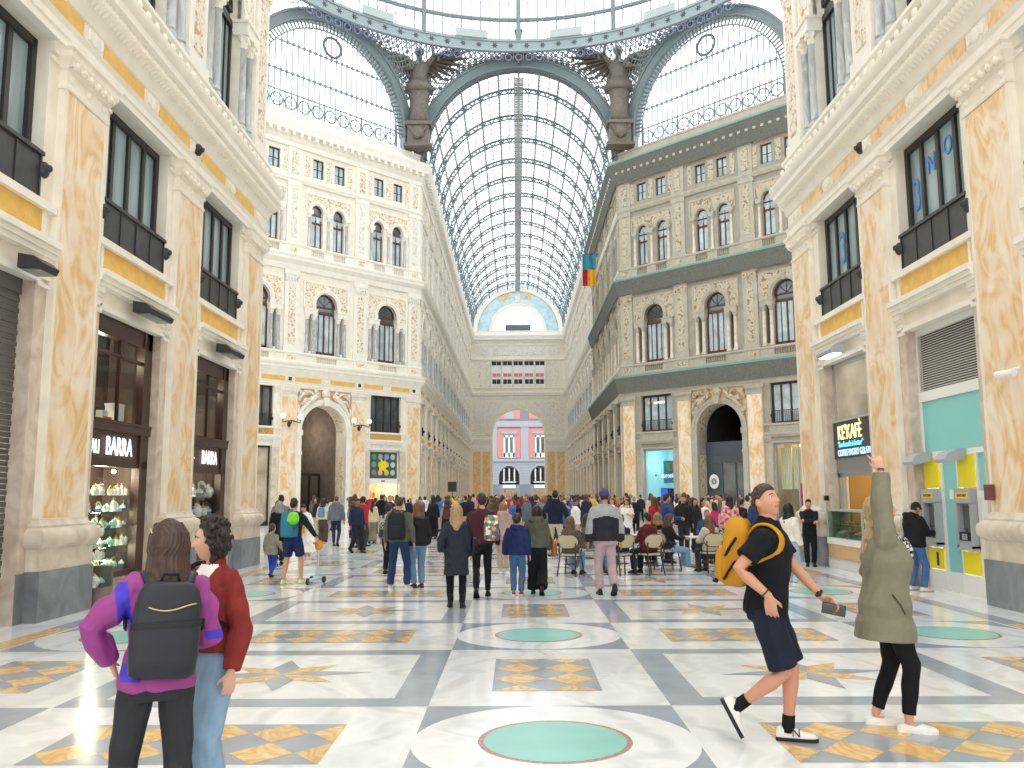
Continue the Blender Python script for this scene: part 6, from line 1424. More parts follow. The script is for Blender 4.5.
# man with the mustard backpack
J3 = person('man in black polo and navy shorts gazing upward, mustard backpack, phone in hand', (1.45, 6.33), -112 * D2R, 1.81, 'm', 'cd9478', ('crop', '3a302b'), dict(c='14161b', hem=.865, loose=.026, sl=.022, sleeve='short', collar=True, name='polo_shirt', fold=.005, sx=.20), dict(c='1e2434', kind='shorts', len=.93), ('eceae6', '2a2b2d'), feet={'L': (-.10, .10, 0, .15), 'R': (.06, -.21, .15, .25, 1.1)}, hands={'R': (.285, .05, 1.0), 'L': (-.22, .38, .92)}, poles={'R': (.35, -1, .1), 'L': (-.3, -1, -.2)}, hvec={'R': ((-.05, .12, -1), (-1, .1, 0)), 'L': ((.15, .75, -.55), (.75, -.1, -.6))}, curl={'R': .5, 'L': .75}, yaw=-.55, pitch=.32, lean=.08, vox=.0062, face=True)
bp, P, (yc, z0, z1, w_, d_) = backpack(J3, 'mustard yellow backpack with black loops on the man in the black polo', 'c48a22', .29, .47, .19, 1.27, .115, True, '1c1d20')
for (z, x) in ((1.30, .150), (1.14, .152)):
    b = MB(); b.tube([P(x, yc - .06, z - .06), P(x + .012, yc - .03, z), P(x, yc + .01, z + .07)], .016, 8, flat=.5); b.obj('black_loop', cloth_m('1c1d20', .6), bp, True)
b = MB(); b.tube([P(-.1, yc - d_ / 2 - .03, 1.06), P(0, yc - d_ / 2 - .055, 1.05), P(.12, yc - d_ / 2 - .02, 1.06)], .014, 8); b.obj('black_grip', cloth_m('1c1d20', .6), bp, True)
r3 = J3['root']
sh, el, wr, dd, nn = J3['arms']['L']; fa_ = (wr - el).normalized()
b = MB(); c = wr - fa_ * .035; k = len(b.v); b.tube([c - fa_ * .011, c + fa_ * .011], .032, 14, 0); sd = fa_.cross(Vector((0, 0, 1))).normalized(); b.ball(c + sd * .03, (.016, .02, .02), 8, 6, 0); b.obj('wristwatch', mat('black_rubber_watch', '1b1c1e', .4), r3, 40)
sh, el, wrR, dR, nR = J3['arms']['R']; fb = (wrR - el).normalized(); b = MB(); c = wrR - fb * .03; b.tube([c - fb * .005, c + fb * .005], .031, 14); b.obj('bracelet', mat('dark_cord_bracelet', '2b2522', .6), r3, 40)
for K in 'LR':
    hp, kn, an, fd, lt = J3['legs'][K]; up_ = (kn - an).normalized(); b = MB(); b.tube([an - up_ * .03, an + up_ * .02, an + up_ * .085], [.045, .044, .043], 14); b.obj('sock', cloth_m('17181b'), r3, 50)
hp, kn, an, fd, lt = J3['legs']['L']; text('N', .075, blk, [c for c in r3.children if c.name.startswith('shoe')][0], (an.x + .051, an.y + .055, .062), 1, .002, rz=PI / 2, name='shoe_letter')
ph = thing('mobile_phone', 'black mobile phone held by the man in the black polo', 'phone', r3.location, r3.rotation_euler.z); ph.scale = r3.scale
dl = Vector(dd).normalized(); nl_ = (Vector(nn) - dl * Vector(nn).dot(dl)).normalized(); pc = wr + dl * .105 + nl_ * .030; pm_ = Matrix.Translation(pc) @ Matrix.Rotation(-.15, 4, 'X') @ Matrix.Rotation(-.15, 4, 'Z')
b = MB(); b.box(-.005, .005, -.078, .078, -.038, .038); b.xf(pm_); b.obj('case', blk, ph); b = MB(); b.box(.005, .0062, -.073, .073, -.035, .035); b.xf(pm_); b.obj('screen', mat('black_phone_glass', '08080a', .05, 0, .9), ph)
# woman pointing up in the olive parka
J4 = person('woman in olive parka pointing upward with raised arm, black trousers, white slip-on shoes', (2.45, 6.70), -104 * D2R, 1.73, 'f', 'd9a58c', ('long', 'b59d78'), dict(c='7f7b69', hem=.665, flare=.10, loose=.04, sl=.034, deep=True, collar=True, name='parka', fold=.006, ff=26, rough=.7), dict(c='16171b', kind='slim', len=.90), ('e8e8e8', 'f2f1ef'), feet={'L': (-.10, -.10, 0, .05), 'R': (.09, .10, 0, -.1)}, hands={'R': (.13, .0, 1.95), 'L': (-.26, .10, .93)}, poles={'R': (.5, -1, -.3)}, lean=.03, hvec={'R': ((.0, -.22, 1), (-1, .15, 0)), 'L': ((0, .1, -1), (1, .1, 0))}, point='R', curl={'R': .4}, yaw=.0, pitch=.22, vox=.0066, face=True, low=.035)
r4 = J4['root']; b = MB(); b.tube([J4['U'] @ Vector((.085 * math.sin(a), .09 * math.cos(a) + .0, 1.475 - .02 * math.cos(a) - .05 * max(0, math.cos(a)))) for a in np.linspace(0, 2 * PI, 18)], .038, 10); b.tube([J4['U'] @ Vector((x, y, z)) for x, y, z in ((.03, .13, 1.42), (.05, .17, 1.34), (.045, .18, 1.24))], [.04, .045, .03], 10, flat=.6)
def checks(name, a, c, s):
    m, nt, bs = nodes(name); v = coord(nt, False); ck = N(nt, 'ShaderNodeTexChecker', i_Scale=s); ck.inputs['Color1'].default_value = lin(a); ck.inputs['Color2'].default_value = lin(c); nt.links.new(v, ck.inputs['Vector']); nt.links.new(ck.outputs[0], bs.inputs['Base Color']); bs.inputs['Roughness'].default_value = .9; return m
b.obj('scarf', checks('black_white_scarf', '1d1d20', 'cfcac2', 45), r4, True)
for z, y_ in ((1.10, .150), (1.0, .146), (.9, .150), (.78, .164)):
    b = MB(); b.ball((.075, y_, z), .011, 8, 6); b.obj('button', blk, [c for c in r4.children if c.name.startswith('parka')][0], True)
b = MB(); b.tube([(.20, .02, 1.0), (.215, .07, .93), (.21, .10, .86)], .006, 6); b.obj('pocket_edge', cloth_m('4f5042'), [c for c in r4.children if c.name.startswith('parka')][0], True)
sh, el, wr, dd, nn = J4['arms']['R']; fa_ = (wr - el).normalized(); b = MB()
for q in (.0, .012): b.tube([wr + fa_ * (.0 + q), wr + fa_ * (.006 + q)], .028, 12)
b.obj('bracelet', mat('dark_bead_bracelet', '3a2a28', .5), r4, 40)
# ------------------------------------------------------------------ people in the middle distance
VM = .016
walk = {'L': (-.09, .2, 0, 0), 'R': (.09, -.2, .07, 0, .5)}; walk2 = {'L': (-.09, -.18, .06, 0, .5), 'R': (.09, .2, 0, 0)}
apart = {'L': (-.16, 0, 0, .2), 'R': (.16, 0, 0, -.2)}; close = {'L': (-.08, 0, 0, .1), 'R': (.08, 0, 0, -.1)}
T_ = lambda c, **k: dict(c=c, **k)
def two(z, above=0, below=1): return lambda c, J: np.where(c[:, 2] > z, above, below)
J = {}
J['kid'] = person('small child in a grey green hooded coat and blue leggings beside the left pilaster', (-5.62, 19.0), -12 * D2R, 1.10, 'm', 'd9a58a', ('short', '4a3428'), T_('8b8a78', hem=.78, loose=.045, hood=True, sl=.03), dict(c='3148b0', kind='legging'), ('39424d', '22262b'), walk, {'R': (.33, .12, .95)}, vox=VM, headk=1.35)
J['scoot'] = person('man in navy shorts with blue backpack walking beside a toy scooter', (-4.78, 17.5), -6 * D2R, 1.70, 'm', 'c99274', ('short', '201c1a'), T_('23282c', hem=.93), dict(c='1d2c55', kind='shorts', len=.8), ('d8dccb', 'a3c04a'), {'L': (-.17, -.05, 0, .1), 'R': (.16, .08, 0, -.1)}, {'R': (.42, .22, .93)}, vox=VM)
t, P, q = backpack(J['scoot'], 'blue hiking backpack on the man in navy shorts', '2f7391', .34, .52, .2, 1.23)
hl = thing('helmet', 'lime green child helmet hanging from the blue backpack', 'helmet', J['scoot']['root'].location, -6 * D2R); hl.scale = J['scoot']['root'].scale; b = MB(); b.ball((.13, -.37, 1.34), (.12, .1, .13), 14, 10); b.ball((.13, -.39, 1.30), (.13, .09, .07), 12, 8); b.obj('shell', mat('lime_green_shell', '6fd02b', .35), hl, True); b = MB(); b.tube([(.05, -.3, 1.2), (.13, -.34, 1.1), (.2, -.3, 1.2)], .01, 6); b.obj('strap', blk, hl)
sc = thing('kick_scooter', 'child kick scooter with orange handle held by the man in shorts', 'scooter', (-4.36, 17.72, 0), -8 * D2R)
b = MB(); b.tube([(0, .1, .12), (0, .13, .78)], .02, 8); b.obj('stem', chrome, sc); b = MB(); b.tube([(-.12, .13, .78), (.12, .13, .78)], .022, 8); b.ball((0, .13, .74), (.09, .06, .1), 10, 7); b.obj('handle', mat('orange_handle', 'e8941c', .5), sc, True); b = MB(); b.prism([(-.06, -.4), (.06, -.4), (.07, .0), (.11, .12), (-.11, .12), (-.07, 0)], .06, .1, axis='z'); b.obj('deck', mat('pale_blue_deck', 'a9c7cf', .4), sc)
for x, y in ((-.13, .12), (.13, .12), (0, -.42)): b = MB(); b.tube([(x - .02, y, .065), (x + .02, y, .065)], .065, 14); b.obj('wheel', blk, sc, 40)
J['grey'] = person('grey haired woman in a black coat beside the child in the hooded coat', (-6.45, 22.6), 15 * D2R, 1.62, 'f', 'd9a58a', ('bob', '8f8d8a'), T_('1d2024', hem=.72, loose=.03), dict(c='22242a'), ('1d1d1f', '1d1d1f'), close, vox=VM)
J['gm'] = person('dark haired man in grey standing behind the grey haired woman', (-6.95, 24.6), 20 * D2R, 1.78, 'm', 'c99274', ('short', '1c1817'), T_('70757b', hem=.9), dict(c='2a2c33'), ('1d1d1f', '1d1d1f'), close, vox=VM)
J['lb'] = person('woman in a long pale blue dress by the second left pilaster', (-7.9, 27.8), -25 * D2R, 1.62, 'f', 'c99274', ('longer', '221c1a'), T_('b9d3df', hem=.9, skirt=.25, sleeve='short', name='dress'), None, ('d5d0c8', 'b9b2a8'), close, vox=VM)
J['wd'] = person('dark haired woman in a white dress and shirt holding an orange bag', (-6.1, 24.3), 150 * D2R, 1.56, 'f', 'c08a6c', ('short', '1c1817'), T_('efeeea', hem=.85, skirt=.22, loose=.04, name='dress'), None, ('e5e2dc', 'c9c4bc'), close, {'L': (-.15, .3, 1.05), 'R': (.18, .28, 1.0)}, lean=.3, pitch=-.4, vox=VM)
bg_ = thing('handbag', 'orange yellow bag held by the woman in white', 'bag', J['wd']['root'].location, 150 * D2R); b = MB(); b.loft([ering((0, .30, z), (1, 0, 0), (0, 1, 0), .15 * f, .06 * f, 14, 3) for z, f in ((.72, .9), (.75, 1), (.9, .9))]); b.obj('bag_body', cloth_m('d99a3c'), bg_, 50); b = MB(); b.tube([(-.1, .3, .89), (0, .3, 1.0), (.1, .3, .89)], .01, 6); b.obj('handle', cloth_m('8a5a2c'), bg_)
J['bj'] = person('woman in a cream jacket and brown trousers with a pale blue backpack', (-7.4, 32.0), -10 * D2R, 1.66, 'f', 'c99274', ('bob', '2a211d'), T_('d9d2c0', hem=.95, loose=.035), dict(c='57463c', kind='wide'), ('d8d4cc', 'ece9e4'), close, vox=VM); backpack(J['bj'], 'pale blue backpack on the woman in the cream jacket', '6f8fb0', .26, .36, .12, 1.22)
J['gh'] = person('bald man in a grey hooded jacket and navy trousers walking away at left', (-6.65, 30.7), 4 * D2R, 1.76, 'm', 'c99274', ('crop', '4a4038'), T_('6d737b', hem=.88, loose=.03, hood=True), dict(c='23304a', kind='slim'), ('4a3d33', '2b241f'), walk, vox=VM)
J['nb'] = person('man in a navy jacket and jeans with dark backpack, looking right', (-6.1, 32.5), -60 * D2R, 1.70, 'm', 'a8775a', ('crop', '1c1817'), T_('242c44', hem=.9), dict(c='37567c'), ('2a2a2c', 'dddddd'), close, vox=VM); backpack(J['nb'], 'dark backpack on the man in the navy jacket at left', '20242e', .28, .42, .16, 1.22)
J['bk'] = person('woman in a beige coat and khaki trousers with very long dark hair', (-5.65, 32.2), 5 * D2R, 1.64, 'f', 'c99274', ('longer', '2a1d18'), T_('cdbda4', hem=.84, loose=.03), dict(c='8f8368', kind='wide'), ('2a2a2c', '2a2a2c'), close, vox=VM)
J['wp'] = person('woman in a pale grey jacket with a patterned bag and black trousers', (-3.2, 19.7), -20 * D2R, 1.56, 'f', 'c99274', ('short', '2a211d'), T_('b9bcc2', hem=.93, loose=.03), dict(c='1f2026'), ('1d1d1f', '1d1d1f'), close, vox=VM)
t, P, q = backpack(J['wp'], 'black and white patterned backpack worn low at left', '3a3a40', .28, .4, .15, 1.1); t.children[0].data.materials[0] = checks('black_white_pattern', '26262b', 'a9a6a2', 22)
J['gb'] = person('man in a grey green jumper and blue jeans with a dark backpack', (-2.52, 16.4), -6 * D2R, 1.73, 'm', 'c99274', ('crop', '3a302b'), T_('5d5f52', hem=.9, loose=.03), dict(c='253c63'), ('c9c6bf', 'e5e2dc'), apart, vox=VM); backpack(J['gb'], 'dark navy backpack on the man in the grey green jumper', '22262f', .33, .5, .18, 1.2)
J['bh'] = person('brown haired woman in a black jacket and light jeans beside a man with backpack', (-2.2, 16.75), 25 * D2R, 1.62, 'f', 'd9a58a', ('bob', '6e4a30'), T_('23262a', hem=.86, loose=.035), dict(c='6a8dae', kind='straight'), ('4a2226', '2a1a1c'), close, vox=VM)
J['bw'] = person('long haired person all in black with wide trousers, left of the aisle', (-3.7, 35.4), -10 * D2R, 1.72, 'f', 'c99274', ('long', '15120f'), T_('1c1d22', hem=.9, loose=.03), dict(c='17181c', kind='wide'), ('1d1d1f', '1d1d1f'), close, vox=VM)
J['bt'] = person('woman in a brown sleeveless top and black trousers beyond the dark coat', (-2.7, 29.8), -5 * D2R, 1.62, 'f', 'c08a6c', ('bob', '2a1d18'), T_('5a3f36', hem=.98, sleeve='none', loose=.006), dict(c='1b1c20', kind='wide'), ('1d1d1f', '1d1d1f'), close, vox=VM)
J['coat'] = person('woman with long blonde hair in a dark quilted knee length coat', (-1.27, 13.8), 4 * D2R, 1.60, 'f', 'd9a58a', ('long', 'a58760'), T_('2a2f3c', hem=.56, flare=.05, loose=.035, sl=.028, name='coat'), dict(c='17181c', kind='legging'), ('1a1a1c', '1a1a1c'), {'L': (-.10, .05, 0, .1), 'R': (.10, -.08, 0, -.1)}, {'L': (-.28, .0, .93)}, vox=VM, boot=.12)
hb = thing('shoulder_bag', 'black leather shoulder bag on the woman in the quilted coat', 'bag', J['coat']['root'].location, 4 * D2R); b = MB(); b.loft([ering((.27, -.02, z), (0, 1, 0), (1, 0, 0), .16 * f, .055 * f, 16, 3) for z, f in ((.84, .9), (.87, 1), (1.03, .85), (1.07, .6))]); b.obj('bag_body', cloth_m('131418', .35), hb, 50); b = MB(); b.tube([(.25, .1, 1.05), (.2, .06, 1.3), (.15, -.02, 1.44), (.2, -.1, 1.3), (.25, -.12, 1.05)], .012, 6, flat=.5); b.obj('strap', cloth_m('131418', .35), hb, True)
J['mar'] = person('man in a maroon jumper and black trousers walking away, colourful backpack on one shoulder', (-.92, 15.1), 0, 1.77, 'm', 'c99274', ('short', '2a231f'), T_('4b2630', hem=.9, loose=.025), dict(c='1a1b1f', kind='slim'), ('17171a', '17171a'), walk2, vox=VM)
t, P, q = backpack(J['mar'], 'colourful patterned backpack on the man in the maroon jumper', 'b05a3c', .26, .42, .14, 1.18, straps=False); t.location.x += .17
m_, nt, bs = nodes('colourful_pattern'); v = coord(nt, False); vo = N(nt, 'ShaderNodeTexVoronoi', i_Scale=18); nt.links.new(v, vo.inputs['Vector']); rp = ramp(nt, [(0, 'c84a3c'), (.2, 'e9e2d2'), (.4, '3c5a8a'), (.6, 'd99a3c'), (.8, '4a8a7a')], 'CONSTANT'); sp_ = N(nt, 'ShaderNodeSeparateColor'); nt.links.new(vo.outputs['Color'], sp_.inputs[0]); nt.links.new(sp_.outputs[0], rp.inputs[0]); nt.links.new(rp.outputs[0], bs.inputs['Base Color'])
for c in t.children:
    if c.name.startswith(('bag_body', 'front_pocket')): c.data.materials[0] = m_
J['pb'] = person('woman in a dusty pink hooded jacket and beige trousers walking away', (-.63, 20.0), 0, 1.58, 'f', 'd9a58a', ('bob', '8a6a4a'), T_('b39c95', hem=.88, hood=True, loose=.03), dict(c='b3a090'), ('c9b9a9', 'e5e2dc'), close, vox=VM)
J['boy'] = person('boy in a bright navy hooded puffer jacket, jeans and red shoes', (-.32, 15.4), -8 * D2R, 1.40, 'm', 'd9a58a', ('short', '3a2a20'), T_('22305e', hem=.88, hood=True, loose=.05, sl=.035), dict(c='4a6a94'), ('c02a34', 'e9e4e0'), close, vox=VM, headk=1.1)
J['ol'] = person('woman in an olive grey hooded jacket and wide black trousers', (.03, 15.45), -3 * D2R, 1.56, 'f', 'd9a58a', ('bob', '1f1917'), T_('55574c', hem=.93, hood=True, loose=.05, sl=.035), dict(c='18191d', kind='wide'), ('1d1d1f', '1d1d1f'), walk, vox=VM)
hb = thing('shoulder_bag', 'tan brown shoulder bag on the woman in the olive jacket', 'bag', J['ol']['root'].location, 0); b = MB(); b.loft([ering((.30, .0, z), (0, 1, 0), (1, 0, 0), .13 * f, .05 * f, 14, 3) for z, f in ((.66, .9), (.69, 1), (.88, .9), (.92, .6))]); b.obj('bag_body', cloth_m('9a6132', .5), hb, 50); b = MB(); b.tube([(.28, .1, .9), (.22, .05, 1.1), (.17, 0, 1.3), (.22, -.06, 1.1), (.28, -.1, .9)], .01, 6); b.obj('strap', cloth_m('9a6132', .5), hb, True)
J['rs'] = person('man in a grey coat and red scarf facing left in the aisle', (0.0, 28.6), 80 * D2R, 1.80, 'm', 'c08a6c', ('crop', '6a625c'), T_('5f6874', hem=.7, loose=.03, name='coat'), dict(c='2a2c33'), ('1d1d1f', '1d1d1f'), close, vox=VM)
b = MB(); b.tube([(.08 * math.sin(a), .08 * math.cos(a), 1.48) for a in np.linspace(0, 2 * PI, 14)], .035, 8); b.obj('scarf', cloth_m('b52a30'), J['rs']['root'], True)
J['bc'] = person('dark haired person in black turned towards the man with red scarf', (-.8, 28.9), -70 * D2R, 1.70, 'm', 'c08a6c', ('short', '15120f'), T_('202329', hem=.85), dict(c='1d1f25'), ('1d1d1f', '1d1d1f'), close, vox=VM)
J['nv'] = person('tall man in a navy hooded jacket and beige trousers by the cafe chairs', (.76, 24.6), -10 * D2R, 1.87, 'm', 'c99274', ('short', '1c1817'), T_('20263a', hem=.88, hood=True, loose=.035, sl=.025), dict(c='c9bba4'), ('2a2a2c', 'dddddd'), apart, {'L': (-.3, .12, 1.0), 'R': (.3, .12, 1.0)}, vox=VM)
J['pc'] = person('man in purple beanie, grey and black fleece and lilac trousers walking away', (1.22, 15.4), 4 * D2R, 1.84, 'm', 'c08a6c', ('beanie', '53427c'), T_(['a3a6ab', '2b2c32'], hem=.9, loose=.045, sl=.035, paint=lambda c, J: np.where((c[:, 2] < 1.30 - np.abs(c[:, 0]) * .25) & (np.abs(c[:, 0]) < .215), 1, np.where((c[:, 2] < 1.0) & (np.abs(c[:, 0]) > .2), 1, 0))), dict(c='b9a0a8', kind='straight'), ('1f2023', '1f2023'), {'L': (-.09, .06, 0, 0), 'R': (.10, -.22, .08, 0, .6)}, vox=VM)
J['ws'] = person('woman in a white dress with yellow scarf standing among the cafe tables', (3.2, 28.0), 160 * D2R, 1.60, 'f', 'c08a6c', ('bob', '1c1817'), T_('e9e7e4', hem=.9, sleeve='short', skirt=.45, name='dress'), None, ('d5d0c8', 'b9b2a8'), close, {'L': (-.12, .25, 1.2)}, vox=VM)
b = MB(); b.tube([(.08 * math.sin(a), .08 * math.cos(a), 1.48) for a in np.linspace(0, 2 * PI, 14)], .035, 8); b.obj('scarf', cloth_m('e3d08a'), J['ws']['root'], True)
J['bs'] = person('dark haired man in a bright blue suit looking right over the tables', (3.5, 22.4), -75 * D2R, 1.76, 'm', 'b8866a', ('short', '1f1a18'), T_('1f3f7a', hem=.84, collar=True, rough=.6), dict(c='1c2236'), ('1d1d1f', '1d1d1f'), close, {'R': (.2, .3, 1.12)}, vox=VM)
J['fl'] = person('long haired woman in a pink and red patterned jacket, back turned', (5.6, 24.4), 5 * D2R, 1.72, 'f', 'c99274', ('long', '2b1e19'), T_('e0a8ac', hem=.84, loose=.04, sl=.03), dict(c='2a2c33'), ('1d1d1f', '1d1d1f'), close, vox=VM)
m_, nt, bs = nodes('pink_red_flowers'); v = coord(nt, False); vo = N(nt, 'ShaderNodeTexNoise', i_Scale=13, i_Detail=2); nt.links.new(v, vo.inputs['Vector']); rp = ramp(nt, [(.42, 'e6c3bd'), (.52, 'd98a90'), (.58, 'cf3048')]); nt.links.new(vo.outputs['Fac'], rp.inputs[0]); nt.links.new(rp.outputs[0], bs.inputs['Base Color'])
for c in J['fl']['root'].children:
    if c.name.startswith('jacket'): c.data.materials[0] = m_
J['pk'] = person('girl in a hot pink jumper near the woman in the patterned jacket', (5.75, 27.0), 60 * D2R, 1.50, 'f', 'c08a6c', ('bob', '1c1614'), T_('cf2f6e', hem=.9), dict(c='2a2c33'), ('1d1d1f', '1d1d1f'), close, vox=VM)
J['lj'] = person('man with glasses in a black leather jacket behind the seated couple', (4.65, 26.2), 170 * D2R, 1.72, 'm', 'b8866a', ('crop', '2a231f'), T_('23241f', hem=.9, loose=.03), dict(c='2a2c33'), ('1d1d1f', '1d1d1f'), close, vox=VM)
J['dh'] = person('dark haired woman beside the man in the black leather jacket', (5.05, 26.5), 190 * D2R, 1.62, 'f', 'b8866a', ('long', '1a1513'), T_('2b2a2e', hem=.9), dict(c='2a2c33'), ('1d1d1f', '1d1d1f'), close, vox=VM)
J['n7'] = person('black haired person in a slate blue jacket left of the man looking up', (6.3, 24.2), 10 * D2R, 1.72, 'm', 'c99274', ('short', '15120f'), T_('2f456b', hem=.88, loose=.035), dict(c='22252c'), ('1d1d1f', '1d1d1f'), close, vox=VM)
J['b7'] = person('dark haired person in black beside the slate blue jacket', (6.25, 25.6), -60 * D2R, 1.60, 'f', 'c99274', ('short', '1a1513'), T_('1b1c20', hem=.88), dict(c='22252c'), ('1d1d1f', '1d1d1f'), close, vox=VM)
J['wj'] = person('woman in a cream jumper and pale jeans half hidden behind the man in polo', (4.82, 16.6), -60 * D2R, 1.56, 'f', 'b8866a', ('long', '1f1714'), T_('e3ddcf', hem=.95, loose=.05, sl=.035), dict(c='a3bccd', kind='straight'), ('e5e2dc', 'c9c4bc'), close, vox=VM, pitch=.1)
J['st'] = person('man in black with crossed arms standing against the right pilaster', (6.72, 21.2), 165 * D2R, 1.60, 'm', 'c99274', ('short', '1c1817'), T_('1e2026', hem=.88, loose=.02), dict(c='1a1b20'), ('17171a', '17171a'), close, {'L': (.11, .22, 1.17), 'R': (-.11, .25, 1.13)}, {'L': (-1, .1, -.2), 'R': (1, .1, -.2)}, hvec={'L': ((1, .05, .1), (0, -1, 0)), 'R': ((-1, .05, .1), (0, -1, 0))}, vox=VM)
J['am'] = person('man in a black jacket, dark cap and blue jeans using the cash machine', (6.78, 15.75), -70 * D2R, 1.60, 'm', 'c99274', ('cap', '2a2b30'), T_('1c1d22', hem=.86, loose=.045, sl=.03, hood=True), dict(c='45689a'), ('d9d4cc', 'a9937a'), apart, {'L': (-.14, .34, 1.12), 'R': (.14, .34, 1.12)}, pitch=-.45, vox=.012)
# ------------------------------------------------------------------ cafe furniture
def bistro_chair():
    t = thing('bistro_chair', 'x', 'chair'); br = mat('dark_brown_rattan_frame', '3d2b24', .45); cr = mat('cream_woven_rattan', 'cfc3a2', .7, bump=.6, bs=160)
    b = MB(); b.loft([ering((0, 0, z), (1, 0, 0), (0, 1, 0), .215 * f, .21 * f, 20, 3) for z, f in ((.425, .96), (.435, 1), (.45, 1), (.458, .95))]); b.obj('seat', cr, t, 50)
    b = MB(); pts = [(.235 * math.copysign(abs(math.sin(a)) ** .75, math.sin(a)), -.20 - .03 * math.cos(a) + .05 * abs(math.sin(a)), .73 + .145 * math.cos(a)) for a in np.linspace(0, 2 * PI, 26)[:-1]]; b.loft([pts, [(x, y - .02, z) for x, y, z in pts]]); b.obj('backrest', cr, t, 50)
    b = MB(); b.tube(pts + [pts[0]], .016, 6, cap=False); b.tube([(-.215, .0, .44), (-.23, .12, .62), (-.21, -.14, .66)], .013, 6); b.tube([(.215, .0, .44), (.23, .12, .62), (.21, -.14, .66)], .013, 6); b.tube([(.2 * math.cos(a), .2 * math.sin(a), .42) for a in np.linspace(0, 2 * PI, 16)], .015, 6, cap=False); b.tube([(.15 * math.cos(a), .15 * math.sin(a), .24) for a in np.linspace(0, 2 * PI, 14)], .01, 6, cap=False); b.obj('frame', br, t, True)
    for x, y in ((-1, 1), (1, 1), (-1, -1), (1, -1)): b = MB(); b.tube([(x * .17, y * .17, .43), (x * .2, y * .2, .2), (x * .22, y * (.22 if y > 0 else .27), 0)] if y > 0 else [(x * .19, -.2, .7), (x * .18, -.18, .43), (x * .21, -.27, 0)], .016, 8); b.obj('leg', br, t, True)
    return t
ch0 = bistro_chair(); first = [True]
def chair(x, y, rz, label):
    c = ch0 if first[0] else dup(ch0); first[0] = False; c.location = (x, y, 0); c.rotation_euler = (0, 0, rz); c['label'] = label; c['group'] = 'bistro chairs of the cafe'; return c
def table(x, y, label, r=.36):
    t = thing('cafe_table', label, 'table', (x, y, 0), group='small cafe tables'); b = MB(); b.loft([ering((0, 0, z), (1, 0, 0), (0, 1, 0), r * f, r * f, 24, 4) for z, f in ((.70, .97), (.71, 1), (.73, 1))]); b.obj('table_top', mat('pale_table_top', 'dcd6cb', .4), t, 50)
    b = MB(); b.lathe([(.04, .03), (.035, .7)], n=10); b.obj('pedestal', mat('dark_table_metal', '2f2b2a', .5), t); b = MB(); b.lathe([(.24, 0), (.23, .02), (.05, .05)], n=16); b.obj('base', mat('dark_table_metal', '2f2b2a', .5), t); return t
def seated(label, x, y, rz, H, sex, hair, tc, bc, **k):
    kk = dict(feet={'L': (-.1, .42, 0, .05), 'R': (.1, .46, 0, -.05)}, hip=(0, 0, .535), vox=VM, hands={'L': (-.16, .34, .74), 'R': (.16, .36, .74)}); kk.update(k)
    return person(label, (x, y), rz, H, sex, kk.pop('sk', 'c99274'), hair, T_(tc, hem=.9, loose=.03, **kk.pop('tk', {})), dict(c=bc), kk.pop('sh', ('2a2a2c', '1d1d1f')), **kk)
CH_ = [(.84, 19.1, -25, 'nearest bistro chair at left of the cafe, under a long haired woman'), (1.95, 19.2, 25, 'bistro chair with dark frame just right of the man in purple beanie'), (2.55, 19.2, 30, 'bistro chair under the man in the maroon jumper'), (3.15, 21.6, 20, 'bistro chair under the blonde woman in black'), (3.15, 20.3, -75, 'bistro chair under the seated woman in pale jeans'), (3.98, 19.6, 15, 'bistro chair under the woman in the beige coat, nearest at right'), (4.6, 22.8, 170, 'bistro chair under the bald man in denim'), (1.35, 20.9, -100, 'bistro chair under the person reading a white menu')]
for x, y, a, l in CH_: chair(x, y, a * D2R, l)
table(1.7, 20.4, 'small pale cafe table in front of the man in purple beanie'); table(3.95, 21.0, 'small pale cafe table between the seated woman and the bald man'); table(2.8, 22.3, 'small pale cafe table before the man in the blue suit')
seated('seated woman with very long brown hair in a grey jacket, back turned', .84, 19.15, -25 * D2R, 1.62, 'f', ('longer', '6a4a36'), '5d5a52', '6f9ab5')
seated('seated person in profile facing right holding a white menu', 1.35, 20.9, -75 * D2R, 1.64, 'f', ('bob', '3a2a22'), '6a665c', '7fa6bf', hands={'L': (-.1, .36, .95), 'R': (.12, .36, .95)})
b = MB(); b.box(-.11, .11, -.003, .003, -.15, .15); o = b.obj('menu', white_pl); o.location = (1.75, 20.98, .97); o.rotation_euler = (.4, 0, -75 * D2R); tag(o, 'white menu held by the person seated in profile', 'menu')
seated('seated person in a navy jacket mostly hidden by the man in purple beanie', 1.95, 19.25, 25 * D2R, 1.66, 'm', ('short', '2a211d'), '252c44', '4f8f9c')
seated('seated dark haired man in a maroon jumper, back turned', 2.55, 19.25, 30 * D2R, 1.70, 'm', ('short', '1c1817'), '5c2428', '23304a')
seated('seated woman with dark blonde hair in black, back turned', 3.15, 21.65, 20 * D2R, 1.64, 'f', ('bob', '8a6c48'), '1d1e22', '22242a')
seated('seated brown haired woman in a black jacket and pale jeans', 3.15, 20.25, -80 * D2R, 1.66, 'f', ('long', '4f3226'), '22242a', '7d9dbd', sh=('e9e7e2', 'f0efec'), pitch=-.35, yaw=-.2, hands={'L': (-.1, .4, .78), 'R': (.1, .4, .78)})
seated('seated bald man in a denim jacket facing the camera', 4.6, 22.75, 165 * D2R, 1.72, 'm', ('crop', '6a5a50'), '2f4a6c', '2a3144', sk='b8806a')
seated('seated woman in a beige coat with long brown hair, back turned', 3.98, 19.65, 15 * D2R, 1.62, 'f', ('long', '6e4a34'), 'c9bca6', '3a3c44', tk=dict(sl=.03))
